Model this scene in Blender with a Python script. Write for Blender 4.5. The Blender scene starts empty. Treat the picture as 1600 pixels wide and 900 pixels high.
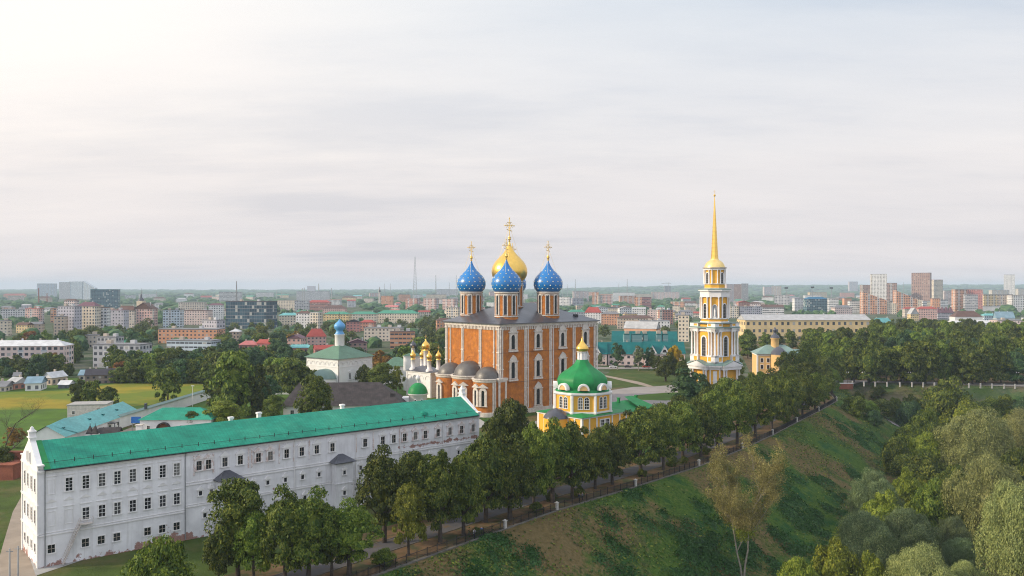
import bpy, math, random
import numpy as np
from mathutils import Matrix, Vector
R = math.radians
PI = math.pi
F, CZ = 1300.0, 45.0
scene = bpy.context.scene
COL = scene.collection
# ---------------------------------------------------------------- camera, sky, sun, exposure
cam = bpy.data.objects.new('camera', bpy.data.cameras.new('camera'))
COL.objects.link(cam)
cam.location = (0, 0, CZ)
cam.rotation_euler = (R(90), 0, 0)
cam.data.sensor_width = 36
cam.data.lens = 36 * F / 1600
cam.data.clip_end = 60000
cam.data.clip_start = 1
scene.camera = cam
SUNV = Vector((-0.86, -0.14, 0.40)).normalized()
sun_el = math.asin(SUNV.z)
sun_rot = math.atan2(SUNV.x, SUNV.y)
sl = bpy.data.lights.new('sun', 'SUN')
sl.energy = 3.6
sl.angle = R(3.0)
sl.color = (1.0, 0.85, 0.64)
so = bpy.data.objects.new('sun', sl)
so.rotation_euler = SUNV.to_track_quat('Z', 'Y').to_euler()
so.location = (0, 0, 300)
COL.objects.link(so)
vs = scene.view_settings
vs.view_transform = 'Standard'
vs.look = 'None'
vs.exposure = 0.20
vs.gamma = 1.0
vs.use_curve_mapping = False
cy = scene.cycles
cy.use_denoising = True
cy.denoising_prefilter = 'NONE'
cy.filter_width = 1.1
cy.max_bounces = 4
cy.diffuse_bounces = 2
cy.glossy_bounces = 2
cy.transmission_bounces = 1
cy.volume_bounces = 0
cy.transparent_max_bounces = 4


class NT:
    """small node-tree writer"""
    def __init__(s, tree):
        s.t = tree
        s.t.nodes.clear()

    def n(s, kind, **kw):
        nd = s.t.nodes.new(kind)
        for k, v in kw.items():
            if k.startswith('i_'):
                key = k[2:]
                key = int(key) if key.isdigit() else key.replace('_', ' ')
                sock = nd.inputs[key]
                if isinstance(v, bpy.types.NodeSocket):
                    s.t.links.new(v, sock)
                else:
                    sock.default_value = v
            else:
                setattr(nd, k, v)
        return nd

    def link(s, a, b):
        s.t.links.new(a, b)

    def math(s, op, a, b=0.0, c=None):
        nd = s.t.nodes.new('ShaderNodeMath')
        nd.operation = op
        for i, v in enumerate((a, b) if c is None else (a, b, c)):
            if isinstance(v, bpy.types.NodeSocket):
                s.t.links.new(v, nd.inputs[i])
            else:
                nd.inputs[i].default_value = v
        return nd.outputs[0]

    def mix(s, fac, a, b, mode='MIX'):
        nd = s.t.nodes.new('ShaderNodeMix')
        nd.data_type = 'RGBA'
        nd.blend_type = mode
        for sock, v in ((nd.inputs[0], fac), (nd.inputs[6], a), (nd.inputs[7], b)):
            if isinstance(v, bpy.types.NodeSocket):
                s.t.links.new(v, sock)
            elif sock == nd.inputs[0]:
                sock.default_value = v
            else:
                sock.default_value = (*v, 1) if len(v) == 3 else v
        return nd.outputs[2]

    def ramp(s, fac, stops):
        nd = s.t.nodes.new('ShaderNodeValToRGB')
        s.t.links.new(fac, nd.inputs[0])
        el = nd.color_ramp.elements
        while len(el) < len(stops):
            el.new(0.5)
        for e, (p, c) in zip(el, stops):
            e.position = p
            e.color = (c, c, c, 1) if not isinstance(c, tuple) else (*c, 1)
        return nd.outputs[0]

    def noise(s, vec, scale, detail=3.0, rough=0.55):
        nd = s.n('ShaderNodeTexNoise', i_Scale=scale, i_Detail=detail, i_Roughness=rough)
        if vec is not None:
            s.link(vec, nd.inputs['Vector'])
        return nd.outputs['Fac']


# world: Nishita sky under a thin, streaky veil of high cloud
world = bpy.data.worlds.new('World')
scene.world = world
world.use_nodes = True
w = NT(world.node_tree)
SKY_S = 0.1
sky = w.n('ShaderNodeTexSky', sky_type='NISHITA', sun_disc=False, sun_elevation=sun_el, sun_rotation=sun_rot,
          air_density=1.0, dust_density=2.0, ozone_density=1.5)
tc = w.n('ShaderNodeTexCoord')
sep = w.n('ShaderNodeSeparateXYZ', i_0=tc.outputs['Generated'])
dx, dy, dz = sep.outputs
dzp = w.math('MAXIMUM', dz, 0.0)
# project the direction on a cloud sheet far above so that streaks flatten toward the horizon
den = w.math('ADD', dzp, 0.10)
px_ = w.math('DIVIDE', dx, den)
py_ = w.math('DIVIDE', dy, den)
cv = w.n('ShaderNodeCombineXYZ', i_0=px_, i_1=py_, i_2=0.0)
mp = w.n('ShaderNodeMapping', i_0=cv.outputs[0])
mp.inputs['Rotation'].default_value = (0, 0, R(32))
mp.inputs['Scale'].default_value = (0.26, 0.42, 1)
n1 = w.noise(mp.outputs[0], 1.3, 6.0, 0.56)
mp2 = w.n('ShaderNodeMapping', i_0=cv.outputs[0])
mp2.inputs['Rotation'].default_value = (0, 0, R(-24))
mp2.inputs['Scale'].default_value = (0.16, 0.50, 1)
mp2.inputs['Location'].default_value = (3, 1.4, 1)
n2 = w.noise(mp2.outputs[0], 1.6, 7.0, 0.62)
streak = w.math('ADD', w.math('MULTIPLY', n1, 0.5), w.math('MULTIPLY', n2, 0.5))
streak = w.ramp(streak, [(0.38, 0.0), (0.47, 0.6), (0.58, 1.0)])
lr = w.n('ShaderNodeMapRange', i_Value=dx, i_1=-0.52, i_2=0.30, i_3=0.0, i_4=1.0, interpolation_type='SMOOTHSTEP').outputs[0]
hor = w.ramp(dzp, [(0.0, 0.0), (0.10, 0.30), (0.22, 0.75), (0.34, 1.0)])
top = w.mix(lr, (1.02, 0.985, 0.94), (0.60, 0.68, 0.775))
mid_ = w.mix(lr, (0.90, 0.845, 0.81), (0.79, 0.765, 0.765))
top = w.mix(w.math('MULTIPLY', streak, 0.45), top, (0.79, 0.79, 0.79))
base = w.mix(w.ramp(dzp, [(0.0, 0.0), (0.07, 0.35), (0.16, 1.0)]), (0.685, 0.655, 0.680), mid_)
base = w.mix(w.ramp(dzp, [(0.14, 0.0), (0.32, 1.0)]), base, top)
shade = w.mix(streak, (0.85, 0.862, 0.89), (1.075, 1.05, 1.025))
cloud = w.mix(1.0, base, shade, 'MULTIPLY')
# brighter toward the veiled sun at upper left
sd = w.n('ShaderNodeVectorMath', operation='DOT_PRODUCT', i_0=tc.outputs['Generated'], i_1=tuple(SUNV))
sdp = w.math('MAXIMUM', sd.outputs['Value'], 0.0)
glow = w.math('POWER', sdp, 3.0)
cloud = w.mix(w.math('MULTIPLY', glow, 0.7), cloud, (1.15, 1.06, 0.95))
# unseen overcast brighter overhead and bluer behind the camera, shaped to light shaded walls
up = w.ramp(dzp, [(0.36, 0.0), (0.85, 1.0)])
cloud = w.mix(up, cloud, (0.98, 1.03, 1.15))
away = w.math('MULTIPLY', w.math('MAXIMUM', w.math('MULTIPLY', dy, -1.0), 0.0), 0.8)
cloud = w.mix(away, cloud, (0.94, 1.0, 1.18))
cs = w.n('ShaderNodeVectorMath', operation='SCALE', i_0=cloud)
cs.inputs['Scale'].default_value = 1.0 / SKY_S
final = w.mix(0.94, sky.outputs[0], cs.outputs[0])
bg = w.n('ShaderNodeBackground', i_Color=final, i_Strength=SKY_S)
wo = w.n('ShaderNodeOutputWorld', i_Surface=bg.outputs[0])

# ---------------------------------------------------------------- picture-to-place helpers
def G(px, py, z=0.0):
    Y = F * (CZ - z) / (py - 450.0)
    return (px - 800.0) * Y / F, Y
def PX(x, y):
    return 800 + F * x / y
def ZAT(py, Y):
    return CZ - (py - 450.0) * Y / F

# ---------------------------------------------------------------- mesh writer
class MB:
    def __init__(s):
        s.v, s.f, s.m, s.sm, s.uv = [], [], [], [], {}
        s.T = Matrix.Identity(4)

    def at(s, loc=(0, 0, 0), rz=0.0):
        s.T = Matrix.Translation(loc) @ Matrix.Rotation(rz, 4, 'Z')
        return s

    def pts(s, pts):
        b = len(s.v)
        T = s.T
        for p in pts:
            q = T @ Vector(p)
            s.v.append((q.x, q.y, q.z))
        return b

    def face(s, pts, m=0, smooth=False, uv=None):
        b = s.pts(pts)
        if uv:
            s.uv[len(s.f)] = uv
        s.f.append(tuple(range(b, b + len(pts))))
        s.m.append(m)
        s.sm.append(smooth)

    def box(s, x0, x1, y0, y1, z0, z1, m=0, bottom=False):
        b = s.pts([(x0, y0, z0), (x1, y0, z0), (x1, y1, z0), (x0, y1, z0), (x0, y0, z1), (x1, y0, z1), (x1, y1, z1), (x0, y1, z1)])
        fs = [(0, 1, 5, 4), (1, 2, 6, 5), (2, 3, 7, 6), (3, 0, 4, 7), (4, 5, 6, 7), (3, 2, 1, 0)]
        for q in fs:
            s.f.append(tuple(b + i for i in q))
            s.m.append(m)
            s.sm.append(False)

    def prism(s, poly, z0, z1, m=0, mt=None, caps=True, z1s=None):
        n = len(poly)
        zt = z1s or [z1] * n
        b = s.pts([(x, y, z0) for x, y in poly] + [(p[0], p[1], z) for p, z in zip(poly, zt)])
        for i in range(n):
            j = (i + 1) % n
            s.f.append((b + i, b + j, b + n + j, b + n + i))
            s.m.append(m)
            s.sm.append(False)
        if caps:
            s.f.append(tuple(b + n + i for i in range(n)))
            s.m.append(m if mt is None else mt)
            s.sm.append(False)
            s.f.append(tuple(b + i for i in reversed(range(n))))
            s.m.append(m)
            s.sm.append(False)

    def lathe(s, prof, seg=24, c=(0, 0, 0), m=0, smooth=True, a0=0.0, a1=2 * PI, ms=None):
        full = abs(a1 - a0 - 2 * PI) < 1e-6
        k = seg if full else seg + 1
        rows = []
        for r, z in prof:
            rows.append(s.pts([(c[0] + r * math.cos(a0 + (a1 - a0) * i / seg), c[1] + r * math.sin(a0 + (a1 - a0) * i / seg), c[2] + z) for i in range(k)]))
        for q in range(len(rows) - 1):
            for i in range(seg):
                j = (i + 1) % k
                s.f.append((rows[q] + i, rows[q] + j, rows[q + 1] + j, rows[q + 1] + i))
                s.m.append(ms[q] if ms else m)
                s.sm.append(smooth)

    def tube(s, p0, p1, r0, r1=None, seg=6, m=0, smooth=True, cap=False):
        r1 = r0 if r1 is None else r1
        p0, p1 = Vector(p0), Vector(p1)
        d = (p1 - p0)
        if d.length < 1e-6:
            return
        q = d.to_track_quat('Z', 'Y')
        A = [q @ Vector((math.cos(2 * PI * i / seg), math.sin(2 * PI * i / seg), 0)) for i in range(seg)]
        b = s.pts([p0 + a * r0 for a in A] + [p1 + a * r1 for a in A])
        for i in range(seg):
            j = (i + 1) % seg
            s.f.append((b + i, b + j, b + seg + j, b + seg + i))
            s.m.append(m)
            s.sm.append(smooth)
        if cap:
            s.f.append(tuple(b + seg + i for i in range(seg)))
            s.m.append(m)
            s.sm.append(False)

    def mesh(s, name, mats):
        me = bpy.data.meshes.new(name)
        me.from_pydata(s.v, [], s.f)
        for mt in (mats if isinstance(mats, (list, tuple)) else [mats]):
            me.materials.append(mt)
        me.polygons.foreach_set('material_index', s.m)
        me.polygons.foreach_set('use_smooth', s.sm)
        if s.uv:
            uvl = me.uv_layers.new(name='UVMap')
            for fi, uv in s.uv.items():
                ls = me.polygons[fi].loop_start
                for k, c in enumerate(uv):
                    uvl.data[ls + k].uv = c
        me.update()
        return me

    def build(s, name, mats, parent=None, loc=(0, 0, 0), rz=0.0, **tags):
        return put(name, s.mesh(name, mats), parent, loc, rz, **tags)


def put(name, me, parent=None, loc=(0, 0, 0), rz=0.0, **tags):
    o = bpy.data.objects.new(name, me)
    COL.objects.link(o)
    o.parent = parent
    o.location = loc
    o.rotation_euler = (0, 0, rz)
    for k, v in tags.items():
        if v:
            o[{'cat': 'category'}.get(k, k)] = v
    return o


AUTO = []          # things whose label is completed once all stand: (object, description, px, Y)
def thing(name, label, cat, loc=(0, 0, 0), rz=0.0, group=None, auto=False):
    if len(loc) == 2:
        loc = (*loc, 0)
    o = put(name, None, None, loc, rz, label=label, cat=cat, group=group)
    if auto:
        AUTO.append((o, label, PX(loc[0], loc[1]), loc[1]))
    return o


def ORI(px, py, z=0):
    x, y = G(px, py, z)
    return (x, y, z)

# ---------------------------------------------------------------- materials
def mat(name, col, rough=0.8, var=0.12, scale=0.5, metal=0.0, bump=0.0, bscale=3.0, spec=0.3, col2=None, f2=(0.45, 0.65), scale2=0.2, kind=None, coord='Object'):
    m = bpy.data.materials.new(name)
    m.use_nodes = True
    t = NT(m.node_tree)
    tcn = t.n('ShaderNodeTexCoord')
    v = tcn.outputs[coord]
    c = (*col, 1)
    nz = t.noise(v, scale, 4.0)
    lo = t.ramp(nz, [(0.25, 1 - var), (0.75, 1 + var * 0.6)])
    out = t.mix(1.0, lo, c, 'MULTIPLY')
    if col2:
        n2_ = t.noise(v, scale2, 5.0, 0.65)
        fac = t.ramp(n2_, [(f2[0], 0.0), (f2[1], 1.0)])
        out = t.mix(fac, out, col2)
    if kind == 'seam':      # standing-seam metal: ribs along the local y (slope) direction
        s_ = t.n('ShaderNodeSeparateXYZ', i_0=v)
        fr = t.math('FRACT', t.math('MULTIPLY', s_.outputs[0], 1.6))
        rib = t.math('LESS_THAN', fr, 0.12)
        out = t.mix(t.math('MULTIPLY', rib, 0.40), out, tuple(x * 0.42 for x in col))
        sheet = t.n('ShaderNodeTexBrick', i_Vector=v, i_Scale=0.5)
        sheet.inputs['Color1'].default_value = (0.88, 0.88, 0.88, 1)
        sheet.inputs['Color2'].default_value = (1.10, 1.10, 1.10, 1)
        sheet.inputs['Mortar'].default_value = (0.8, 0.8, 0.8, 1)
        sheet.inputs['Mortar Size'].default_value = 0.01
        out = t.mix(1.0, out, sheet.outputs[0], 'MULTIPLY')
    if kind == 'brick':
        s_ = t.n('ShaderNodeSeparateXYZ', i_0=v)
        u_ = t.math('ADD', s_.outputs[0], s_.outputs[1])
        cb = t.n('ShaderNodeCombineXYZ', i_0=u_, i_1=s_.outputs[2], i_2=0.0)
        br = t.n('ShaderNodeTexBrick', i_Vector=cb.outputs[0], i_Scale=2.2)
        br.inputs['Color1'].default_value = (0.80, 0.80, 0.80, 1)
        br.inputs['Color2'].default_value = (1.15, 1.1, 1.05, 1)
        br.inputs['Mortar'].default_value = (1.25, 1.3, 1.35, 1)
        br.inputs['Mortar Size'].default_value = 0.02
        out = t.mix(0.8, out, br.outputs[0], 'MULTIPLY')
    b = t.n('ShaderNodeBsdfPrincipled', i_Roughness=rough, i_Metallic=metal)
    if rough > 0.8:
        spec = min(spec, 0.12)
    b.inputs['Specular IOR Level'].default_value = spec
    t.link(out, b.inputs['Base Color'])
    if bump:
        bn = t.noise(v, bscale, 4.0)
        bp = t.n('ShaderNodeBump', i_Strength=bump, i_Height=bn)
        bp.inputs['Distance'].default_value = 0.3
        t.link(bp.outputs[0], b.inputs['Normal'])
    t.n('ShaderNodeOutputMaterial', i_Surface=b.outputs[0])
    return m


M = {}
M['white'] = mat('white_plaster', (0.80, 0.79, 0.77), 0.9, 0.10, 0.35, bump=0.15)
M['stone'] = mat('pale_limestone', (0.64, 0.58, 0.52), 0.9, 0.28, 1.3, bump=0.4)
M['stone_white'] = mat('white_trim', (0.78, 0.76, 0.74), 0.85, 0.12, 0.8)
M['brick'] = mat('red_orange_brick', (0.47, 0.172, 0.036), 0.95, 0.42, 0.45, kind='brick', col2=(0.31, 0.115, 0.042), f2=(0.44, 0.74), scale2=0.55, bump=0.3)
M['brick_wall'] = mat('old_brick', (0.26, 0.095, 0.06), 0.9, 0.3, 0.4, kind='brick')
M['yellow'] = mat('yellow_plaster', (0.80, 0.42, 0.055), 0.85, 0.14, 0.4)
M['ochre'] = mat('pale_ochre_plaster', (0.72, 0.46, 0.20), 0.85, 0.12, 0.4)
M['green_roof'] = mat('sea_green_roof', (0.018, 0.27, 0.175), 0.6, 0.30, 0.22, kind='seam', spec=0.2, col2=(0.05, 0.33, 0.21), f2=(0.5, 0.75), scale2=0.09)
M['turq_roof'] = mat('turquoise_roof', (0.115, 0.39, 0.375), 0.5, 0.18, 0.12, kind='seam', spec=0.4)
M['green_dome'] = mat('green_dome_metal', (0.010, 0.215, 0.055), 0.5, 0.25, 0.5, spec=0.25)
M['pale_green_roof'] = mat('pale_green_roof', (0.11, 0.21, 0.14), 0.55, 0.18, 0.2, kind='seam')
M['grey_green'] = mat('green_grey_metal', (0.18, 0.27, 0.24), 0.5, 0.2, 0.3)
M['blue_dome'] = mat('blue_dome_metal', (0.004, 0.165, 0.47), 0.32, 0.12, 0.3, spec=0.6)
M['lightblue'] = mat('sky_blue_dome', (0.10, 0.33, 0.62), 0.4, 0.1, 0.3, spec=0.5)
M['gold'] = mat('gilded_metal', (0.88, 0.56, 0.13), 0.30, 0.12, 0.8, metal=0.85)
M['gold_pale'] = mat('pale_gilding', (0.90, 0.66, 0.26), 0.38, 0.12, 0.6, metal=0.7)
M['star'] = mat('gilt_star', (0.86, 0.80, 0.58), 0.35, 0.05, 1, metal=0.3)
M['slate'] = mat('dark_metal_roof', (0.060, 0.062, 0.078), 0.30, 0.35, 0.25, spec=0.7, bump=0.2, bscale=1.5)
M['apse_dome'] = mat('dull_copper', (0.105, 0.095, 0.085), 0.42, 0.45, 0.35, spec=0.6, bump=0.2)
M['wood_roof'] = mat('dark_timber_roof', (0.058, 0.048, 0.048), 0.75, 0.5, 0.5, kind='seam')
M['glass'] = mat('dark_window_glass', (0.018, 0.020, 0.026), 0.12, 0.3, 1.0, spec=0.7)
_g = M['glass']
_t = _g.node_tree
_p = next(n_ for n_ in _t.nodes if n_.type == 'BSDF_PRINCIPLED')
_nt = NT.__new__(NT)
_nt.t = _t
_oi = _t.nodes.new('ShaderNodeObjectInfo')
_f = _nt.ramp(_oi.outputs['Random'], [(0.45, (0.014, 0.016, 0.022)), (0.75, (0.045, 0.048, 0.055)), (0.95, (0.17, 0.165, 0.155))])  # random paler tones put curtains and varied reflections into the pane colour
_t.links.new(_f, _p.inputs['Base Color'])
M['frame'] = mat('window_frame_paint', (0.42, 0.36, 0.30), 0.7, 0.1, 2)
M['dark'] = mat('dark_iron', (0.025, 0.024, 0.026), 0.55, 0.2, 2)
M['steel'] = mat('galvanised_steel', (0.32, 0.33, 0.34), 0.45, 0.15, 2, metal=0.4)
M['concrete'] = mat('concrete', (0.36, 0.35, 0.33), 0.9, 0.2, 1.0)
M['bark'] = mat('bark', (0.085, 0.068, 0.055), 0.9, 0.35, 2.0, bump=0.6, bscale=6)
M['birch'] = mat('pale_bark', (0.30, 0.27, 0.22), 0.9, 0.4, 1.5)
M['asphalt'] = mat('asphalt', (0.105, 0.100, 0.102), 0.95, 0.25, 0.2, col2=(0.13, 0.095, 0.06), f2=(0.52, 0.66), scale2=0.35)
M['plaza'] = mat('plaza_paving', (0.29, 0.265, 0.25), 0.9, 0.15, 0.15, col2=(0.23, 0.215, 0.20), f2=(0.5, 0.75), scale2=0.03)
M['path'] = mat('worn_path', (0.30, 0.25, 0.20), 0.95, 0.2, 0.3)
M['leafmould'] = mat('leaf_litter', (0.17, 0.105, 0.055), 0.95, 0.35, 0.7, col2=(0.065, 0.07, 0.030), f2=(0.45, 0.6), scale2=0.25)
M['lawn'] = mat('lawn', (0.058, 0.088, 0.018), 0.95, 0.35, 0.25, col2=(0.13, 0.105, 0.045), f2=(0.52, 0.74), scale2=0.06, bump=0.5)
M['meadow'] = mat('meadow', (0.080, 0.150, 0.020), 0.95, 0.35, 0.08, col2=(0.060, 0.105, 0.022), f2=(0.42, 0.62), scale2=0.07, bump=0.4)
M['field'] = mat('mown_field', (0.27, 0.215, 0.024), 0.95, 0.32, 0.08, col2=(0.125, 0.165, 0.020), f2=(0.44, 0.56), scale2=0.018, bump=0.4)
M['blue_panel'] = mat('blue_sheet', (0.02, 0.13, 0.42), 0.6, 0.1, 1)
M['doorwood'] = mat('brown_door', (0.20, 0.075, 0.03), 0.7, 0.2, 1)

# old wall of the long palace: whitewash fallen from the brick near the ground
def palace_mat():
    m = bpy.data.materials.new('worn_whitewash')
    m.use_nodes = True
    t = NT(m.node_tree)
    v = t.n('ShaderNodeTexCoord').outputs['Object']
    s_ = t.n('ShaderNodeSeparateXYZ', i_0=v)
    nz = t.noise(v, 0.25, 5.0)
    base = t.mix(1.0, t.ramp(nz, [(0.35, 0.82), (0.65, 1.05)]), (0.80, 0.79, 0.80), 'MULTIPLY')
    st = t.n('ShaderNodeMapping', i_0=v)
    st.inputs['Scale'].default_value = (1.4, 1.4, 0.12)
    streaks = t.ramp(t.noise(st.outputs[0], 1.2, 4.0), [(0.48, 0.0), (0.75, 0.45)])
    base = t.mix(streaks, base, (0.52, 0.50, 0.49))
    u_ = t.math('ADD', s_.outputs[0], s_.outputs[1])
    cb = t.n('ShaderNodeCombineXYZ', i_0=u_, i_1=s_.outputs[2], i_2=0.0)
    br = t.n('ShaderNodeTexBrick', i_Vector=cb.outputs[0], i_Scale=2.5)
    br.inputs['Color1'].default_value = (0.33, 0.13, 0.09, 1)
    br.inputs['Color2'].default_value = (0.22, 0.09, 0.07, 1)
    br.inputs['Mortar'].default_value = (0.55, 0.5, 0.46, 1)
    low = t.ramp(s_.outputs[2], [(0.0, 0.30), (0.9, 0.0)])
    low2 = t.n('ShaderNodeMapRange', i_Value=s_.outputs[2], i_1=0.0, i_2=2.6, i_3=0.24, i_4=-0.12)
    n3 = t.noise(v, 0.55, 6.0, 0.7)
    n4 = t.noise(v, 0.08, 2.0, 0.5)
    tot = t.math('ADD', t.math('ADD', n3, low2.outputs[0]), t.math('MULTIPLY', t.math('SUBTRACT', n4, 0.5), 0.75))
    fac = t.ramp(tot, [(0.66, 0.0), (0.70, 1.0)])
    # the eroded band under the last top windows
    xr = t.n('ShaderNodeMapRange', i_Value=s_.outputs[0], i_1=66.0, i_2=70.0, i_3=0.0, i_4=1.0)
    za = t.math('SUBTRACT', 1.0, t.math('MINIMUM', t.math('MULTIPLY', t.math('ABSOLUTE', t.math('SUBTRACT', s_.outputs[2], 10.9)), 1.1), 1.0))
    band = t.math('MULTIPLY', t.math('MULTIPLY', xr.outputs[0], za), 0.24)
    fac2 = t.ramp(t.math('ADD', n3, band), [(0.66, 0.0), (0.71, 1.0)])
    out = t.mix(t.math('MAXIMUM', fac, fac2), base, br.outputs[0])
    b = t.n('ShaderNodeBsdfPrincipled', i_Roughness=0.9)
    b.inputs['Specular IOR Level'].default_value = 0.2
    t.link(out, b.inputs['Base Color'])
    bp = t.n('ShaderNodeBump', i_Strength=0.25, i_Height=n3)
    bp.inputs['Distance'].default_value = 0.1
    t.link(bp.outputs[0], b.inputs['Normal'])
    t.n('ShaderNodeOutputMaterial', i_Surface=b.outputs[0])
    return m
M['palace'] = palace_mat()

def leaf_mat(name, cols, trans=0.25, hue=0.06):
    """cols: dark, mid, light leaf colours; every leaf takes its own shade, every tree its own tint"""
    m = bpy.data.materials.new(name)
    m.use_nodes = True
    t = NT(m.node_tree)
    geo = t.n('ShaderNodeNewGeometry')
    oi = t.n('ShaderNodeObjectInfo')
    v = t.n('ShaderNodeTexCoord').outputs['Object']
    nz = t.noise(v, 0.45, 2.0)
    f = t.math('ADD', t.math('MULTIPLY', geo.outputs['Random Per Island'], 0.55), t.math('MULTIPLY', nz, 0.6))
    f = t.math('ADD', f, t.math('MULTIPLY', t.math('SUBTRACT', oi.outputs['Random'], 0.5), 0.35))
    nd = t.ramp(f, [(0.2, cols[0]), (0.58, cols[1]), (0.95, cols[2])])
    hs = t.n('ShaderNodeHueSaturation', i_Color=nd)
    t.link(t.math('ADD', 0.5 - hue / 2, t.math('MULTIPLY', oi.outputs['Random'], hue)), hs.inputs['Hue'])
    b = t.n('ShaderNodeBsdfPrincipled', i_Roughness=0.6)
    b.inputs['Specular IOR Level'].default_value = 0.22
    t.link(hs.outputs[0], b.inputs['Base Color'])
    tr = t.n('ShaderNodeBsdfTranslucent', i_Color=hs.outputs[0])
    ms = t.n('ShaderNodeMixShader', i_0=trans, i_1=b.outputs[0], i_2=tr.outputs[0])
    t.n('ShaderNodeOutputMaterial', i_Surface=ms.outputs[0])
    return m
L = {
    'dark': leaf_mat('leaf_dark_green', [(0.016, 0.038, 0.006), (0.064, 0.096, 0.013), (0.225, 0.240, 0.032)]),
    'mid': leaf_mat('leaf_mid_green', [(0.026, 0.058, 0.009), (0.098, 0.148, 0.018), (0.27, 0.31, 0.040)]),
    'blue': leaf_mat('leaf_blue_green', [(0.014, 0.044, 0.018), (0.044, 0.098, 0.034), (0.12, 0.185, 0.060)]),
    'yellow': leaf_mat('leaf_yellow_green', [(0.045, 0.066, 0.008), (0.140, 0.170, 0.018), (0.31, 0.31, 0.035)]),
    'autumn': leaf_mat('leaf_autumn', [(0.09, 0.045, 0.012), (0.22, 0.11, 0.02), (0.38, 0.22, 0.03)]),
    'gold': leaf_mat('leaf_golden', [(0.18, 0.13, 0.008), (0.42, 0.30, 0.012), (0.62, 0.46, 0.03)]),
    'willow': leaf_mat('leaf_silver_willow', [(0.100, 0.130, 0.046), (0.240, 0.270, 0.088), (0.43, 0.43, 0.145)]),
    'willowdark': leaf_mat('leaf_grey_willow', [(0.055, 0.090, 0.038), (0.130, 0.180, 0.074), (0.26, 0.31, 0.13)]),
    'dry': leaf_mat('leaf_dry_poplar', [(0.12, 0.125, 0.035), (0.27, 0.26, 0.075), (0.48, 0.44, 0.17)]),
}
# ---------------------------------------------------------------- terrain
FENCE_PX = [(600, 895), (789, 827), (870, 798), (993, 761), (1092, 729), (1160, 702), (1207, 680), (1245, 660), (1279, 643), (1307, 627)]
FENCE = [G(*p) for p in FENCE_PX]
BACK = [(138, 356), (146, 388), (162, 399), (232, 378), (330, 352), (620, 280)]
d0 = Vector(FENCE[1]) - Vector(FENCE[0])
d0.normalize()
START = [tuple(Vector(FENCE[0]) - d0 * 170), tuple(Vector(FENCE[0]) - d0 * 30)]
CHAIN = START + FENCE + BACK
RAV = 15.0
ch = np.array(CHAIN)
POLY = np.array(CHAIN + [(20000, 280), (20000, 20000), (-20000, 20000), (-20000, -400), (-150, -400)])

def inside(px, py):
    c = np.zeros(px.shape, bool)
    n = len(POLY)
    for i in range(n):
        x0, y0 = POLY[i]
        x1, y1 = POLY[(i + 1) % n]
        cond = ((y0 > py) != (y1 > py)) & (px < (x1 - x0) * (py - y0) / (y1 - y0 + 1e-12) + x0)
        c ^= cond
    return c

def edge_dist(px, py):
    d = np.full(px.shape, 1e9)
    for i in range(len(ch) - 1):
        a, b = ch[i], ch[i + 1]
        ab = b - a
        t = np.clip(((px - a[0]) * ab[0] + (py - a[1]) * ab[1]) / (ab @ ab), 0, 1)
        d = np.minimum(d, np.hypot(px - a[0] - t * ab[0], py - a[1] - t * ab[1]))
    return d

def vnoise(x, y, s, seed=0):
    r = np.random.RandomState(seed)
    tab = r.rand(64, 64)
    X, Y = x / s, y / s
    xi, yi = np.floor(X).astype(int), np.floor(Y).astype(int)
    fx, fy = X - xi, Y - yi
    fx, fy = fx * fx * (3 - 2 * fx), fy * fy * (3 - 2 * fy)
    g = lambda i, j: tab[i % 64, j % 64]
    return (g(xi, yi) * (1 - fx) * (1 - fy) + g(xi + 1, yi) * fx * (1 - fy) + g(xi, yi + 1) * (1 - fx) * fy + g(xi + 1, yi + 1) * fx * fy)

def ground_z(x, y):
    x = np.asarray(x, float)
    y = np.asarray(y, float)
    ins = inside(x, y)
    d = np.where(ins, 0, edge_dist(x, y))
    dd = np.maximum(d - 0.6, 0) / 26.0
    t = np.clip(dd, 0, 1.15)
    s = np.where(t < 0.12, t * t / 0.24, t - 0.06)
    s = np.where(s > 0.85, 0.85 + 0.15 * (1 - np.exp(-(s - 0.85) / 0.15)), s)
    z = -RAV * np.minimum(s, 1.0)
    k = np.clip(dd * 2.5, 0, 1)
    z = z + k * ((vnoise(x, y, 9, 1) - 0.5) * 1.1 + (vnoise(x, y, 3.5, 2) - 0.5) * 0.45)
    far = np.clip((y - 5200) / 3600, 0, 1)
    right = np.clip((x / np.maximum(y, 1) + 0.05) / 0.35, 0, 1)
    ridge = 6 + 52 * right * right * (3 - 2 * right) + 10 * vnoise(x, y, 900, 5) + 6 * vnoise(x, y, 300, 6)
    z = z + far * far * (3 - 2 * far) * ridge
    return z

def gz(x, y):
    return float(ground_z(np.array([x]), np.array([y]))[0])

def graded(a, b, fine0, fine1, step, ratio=1.18):
    mid = list(np.arange(fine0, fine1 + 0.01, step))
    lo, hi = [], []
    s, x = step, fine0
    while x > a:
        s *= ratio
        x -= s
        lo.append(max(x, a))
    s, x = step, fine1
    while x < b:
        s = min(s * ratio, 420)
        x += s
        hi.append(min(x, b))
    return np.array(lo[::-1] + mid + hi)

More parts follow.
